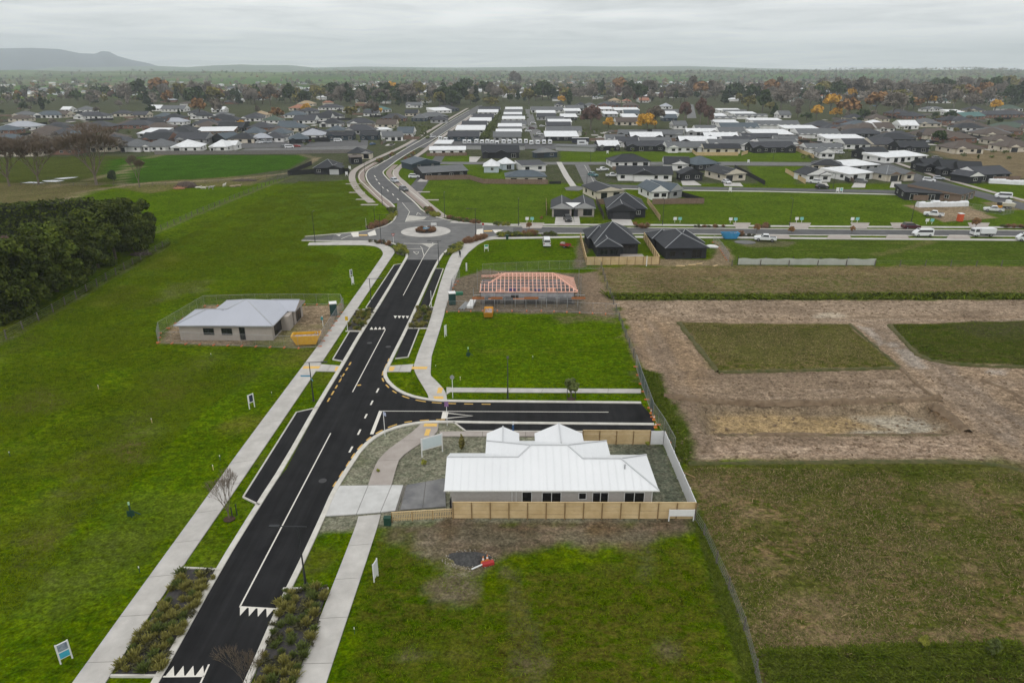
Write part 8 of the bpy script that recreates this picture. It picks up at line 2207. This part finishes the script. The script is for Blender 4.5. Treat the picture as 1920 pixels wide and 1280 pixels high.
tufts("field_tufts", 52000, inpoly([(1300,875),(1920,885),(1920,1280),(1435,1280),(1390,1150),(1325,980)]), .11, M_TR, "dark green grass clumps over the lower right field", 3)
tufts("rank_grass", 40000, inpoly([(1425,1220),(1920,1200),(1920,1280),(1445,1280)]), .18, M_TR, "rank dark grass in the lower right ditch", 4)
tufts("rank_grass", 22000, inpoly([(1135,551),(1920,550),(1920,560),(1145,560)]), .55, M_TR, "rank dark grass along the hedge ditch", 5)
tufts("rank_grass", 16000, inpoly([(1195,690),(1230,700),(1285,830),(1290,870),(1270,850),(1235,770)]), .20, M_TR, "rank grass at the end of the side road", 6)
tufts("rank_grass", 14000, inpoly([(1300,965),(1312,965),(1425,1280),(1400,1280)]), .17, M_TR, "rank grass under the leaning netting fence", 7)
tufts("lot_tufts", 30000, inpoly([(640,1280),(700,1010),(900,1080),(1290,1010),(1400,1280)]), .08, M_TG, "short grass clumps on the plot before the front fence", 8)
tufts("rank_grass", 9000, inpoly([(0,642),(318,460),(322,450),(0,626)]), .32, M_TR, "rank grass under the fence by the shelterbelt", 9)
tufts("dry_tufts", 40000, inpoly([(1125,503),(1920,500),(1920,551),(1150,551)]), .15, M_TS, "dry straw clumps on the dry strip", 10)
tufts("island_tufts", 9000, inpoly([(1276,606),(1590,609),(1682,689),(1348,696)]), .12, M_TS, "straw and green grass clumps on the grassy island", 11)
tufts("island_tufts", 9000, inpoly([(1672,609),(1920,602),(1920,686),(1740,672)]), .15, M_TR, "dark grass clumps on the right grassy mound", 12)

# ------------------------------------------------------------------ low banks, clods and ruts of the earthworks
M_BANK = mat("dark_bank", (.110,.074,.045), .95, 0, 1.2, col2=(.215,.155,.100), bump=.8, bscale=6, detail=8)
M_BANK2 = mat("grass_bank", (.040,.055,.008), .95, 0, 1.0, col2=(.120,.098,.045), bump=.8, bscale=6, detail=8)
def bank(pts, w, h, m, name="soil_bank", seed=1):
    W = resample(smooth(GP(pts), 1), .7); g_ = np.random.default_rng(seed); b2 = MB(); R_ = 6; n = len(W); vs = []
    for i, p in enumerate(W):
        a = W[max(0,i-1)]; c = W[min(n-1,i+1)]; d = Vector((c[0]-a[0], c[1]-a[1])).normalized(); nn = Vector((-d.y, d.x))
        ww = w*g_.uniform(.7,1.3); hh = h*g_.uniform(.45,1.25)
        gz = float(ground_z(np.array([p[0]]), np.array([p[1]]))[0])
        for j in range(R_):
            f = j/(R_-1); o = (f-.5)*ww + g_.normal(0,.05)
            vs.append((p[0]+nn.x*o, p[1]+nn.y*o, max(gz,-.2)-.05+hh*math.sin(math.pi*f)**.8*g_.uniform(.75,1.2)-(.15 if j in (0,R_-1) else 0)))
    b2.add(vs, [(i*R_+j,(i+1)*R_+j,(i+1)*R_+j+1,i*R_+j+1) for i in range(n-1) for j in range(R_-1)])
    o = b2.build(name, m, None, True); o.data.flip_normals(); return tag(o, kind="structure")
bank([(1245,742),(1320,752),(1450,755),(1600,752),(1700,750),(1760,745)], 1.3, .5, M_BANK, seed=1)
bank([(1340,812),(1480,814),(1640,812),(1780,811)], .8, .28, M_BANK, seed=2)
bank([(1748,757),(1785,783),(1815,810)], 1.6, .5, M_BANK, seed=3)
bank([(1690,690),(1730,730),(1765,752)], .8, .35, M_BANK, seed=4)
bank([(1840,712),(1890,730),(1925,752)], 1.0, .3, M_BANK, seed=5)
bank([(1273,604),(1300,640),(1346,697)], 1.0, .35, M_BANK2, "grass_bank", 6)
bank([(1346,698),(1500,695),(1686,690)], .8, .32, M_BANK2, "grass_bank", 7)
bank([(1594,608),(1640,648),(1688,690)], .7, .3, M_BANK2, "grass_bank", 8)
bank([(1668,609),(1700,645),(1728,672),(1800,685),(1925,688)], .9, .35, M_BANK2, "grass_bank", 9)
bank([(1290,868),(1500,866),(1700,864),(1850,866),(1925,884)], .9, .25, M_BANK2, "grass_bank", 10)
g_ = np.random.default_rng(31); cb = MB()
for k in range(900):
    px, py = g_.uniform(1170, 1920), g_.choice([g_.uniform(564,602), g_.uniform(698,760), g_.uniform(760,864)])
    if py > 700 and px < 1235: continue
    x, y = G(px, py); r = g_.uniform(.05,.22); gz = float(ground_z(np.array([x]), np.array([y]))[0]); cb.sphere((x,y,gz+r*.2),(r*g_.uniform(.8,1.5),r,r*.7),5,3)
tag(cb.build("soil_clods", M_BANK), "loose clods scattered over the bare earthworks", "clods", kind="stuff")
# rib lines on the white house's roof
rb = MB(); tp = math.tan(math.radians(25))
for k in range(1, 27):
    x = .76*k
    d_ = 3.4 if x < 3.7 else (min(4.7, x-3.7+ (3.4 if x < 7.1 else 0), 16.8-x+3.2) if x < 16.8 else min(3.25, 20.6-x))
    if d_ < .3: continue
    d_ = min(d_, 4.7)
    rb.bar((x,-.0,2.5+.135),(x,d_-.05,2.5+.135+(d_-.05)*tp),.035,.022)
rb.build("roof_rib", MATS["roof_bright_white"], wh)["kind"] = "stuff"
# clutter of the suburbs: pale drives, garden fences, parked cars
dr = MB(); fe = MB(); rn = random.Random(14)
for k in range(210):
    px, py = rn.choice([(rn.uniform(0,760), rn.uniform(205,272)), (rn.uniform(1110,1500), rn.uniform(246,284)), (rn.uniform(1520,1920), rn.uniform(215,285))])
    x, y = G(px, py); w_, d_ = rn.uniform(2.5,5), rn.uniform(5,12); dr.add([(x-w_/2,y-d_/2,.03),(x+w_/2,y-d_/2,.03),(x+w_/2,y+d_/2,.03),(x-w_/2,y+d_/2,.03)],[(0,1,2,3)])
    x, y = G(px+rn.uniform(-20,20), py+rn.uniform(-2,2)); L_ = rn.uniform(8,20); a = rn.choice([0,1.57,.2,1.7]); fe.bar((x,y,.85),(x+math.cos(a)*L_,y+math.sin(a)*L_,.85),.05,1.7,rn.choice([0,0,1,2]))
tag(dr.build("driveways", M_CONC), kind="structure")
tag(fe.build("garden_fences", [M_PAL, M_PALG, M_BLK]), "short garden fences between the far suburban houses", "fences", kind="stuff")
base = [o for o in COL.objects if o.get("category") == "car" and o.type == 'EMPTY'][:8]
cols = {}
for k in range(64):
    px, py = rn.choice([(rn.uniform(0,700), rn.uniform(214,276)), (rn.uniform(985,1095), rn.uniform(205,262)), (rn.uniform(1500,1900), rn.uniform(225,300)), (rn.uniform(1110,1480), rn.uniform(250,285))])
    z_ = "left suburb" if px < 760 else ("villa lanes" if px < 1100 else ("gable ended villas" if px < 1490 else "right suburb"))
    src = rn.choice(base); x, y = G(px, py); cname = src["label"].split()[0] if src["label"].split()[0] in ("white","silver","black","dark") else "grey"
    dup(src, (x,y,.03), rn.choice([0,1.57,3.14,.3]), f"small {cname} car parked somewhere among the houses of the {z_}", f"{cname} cars parked in the {z_}")
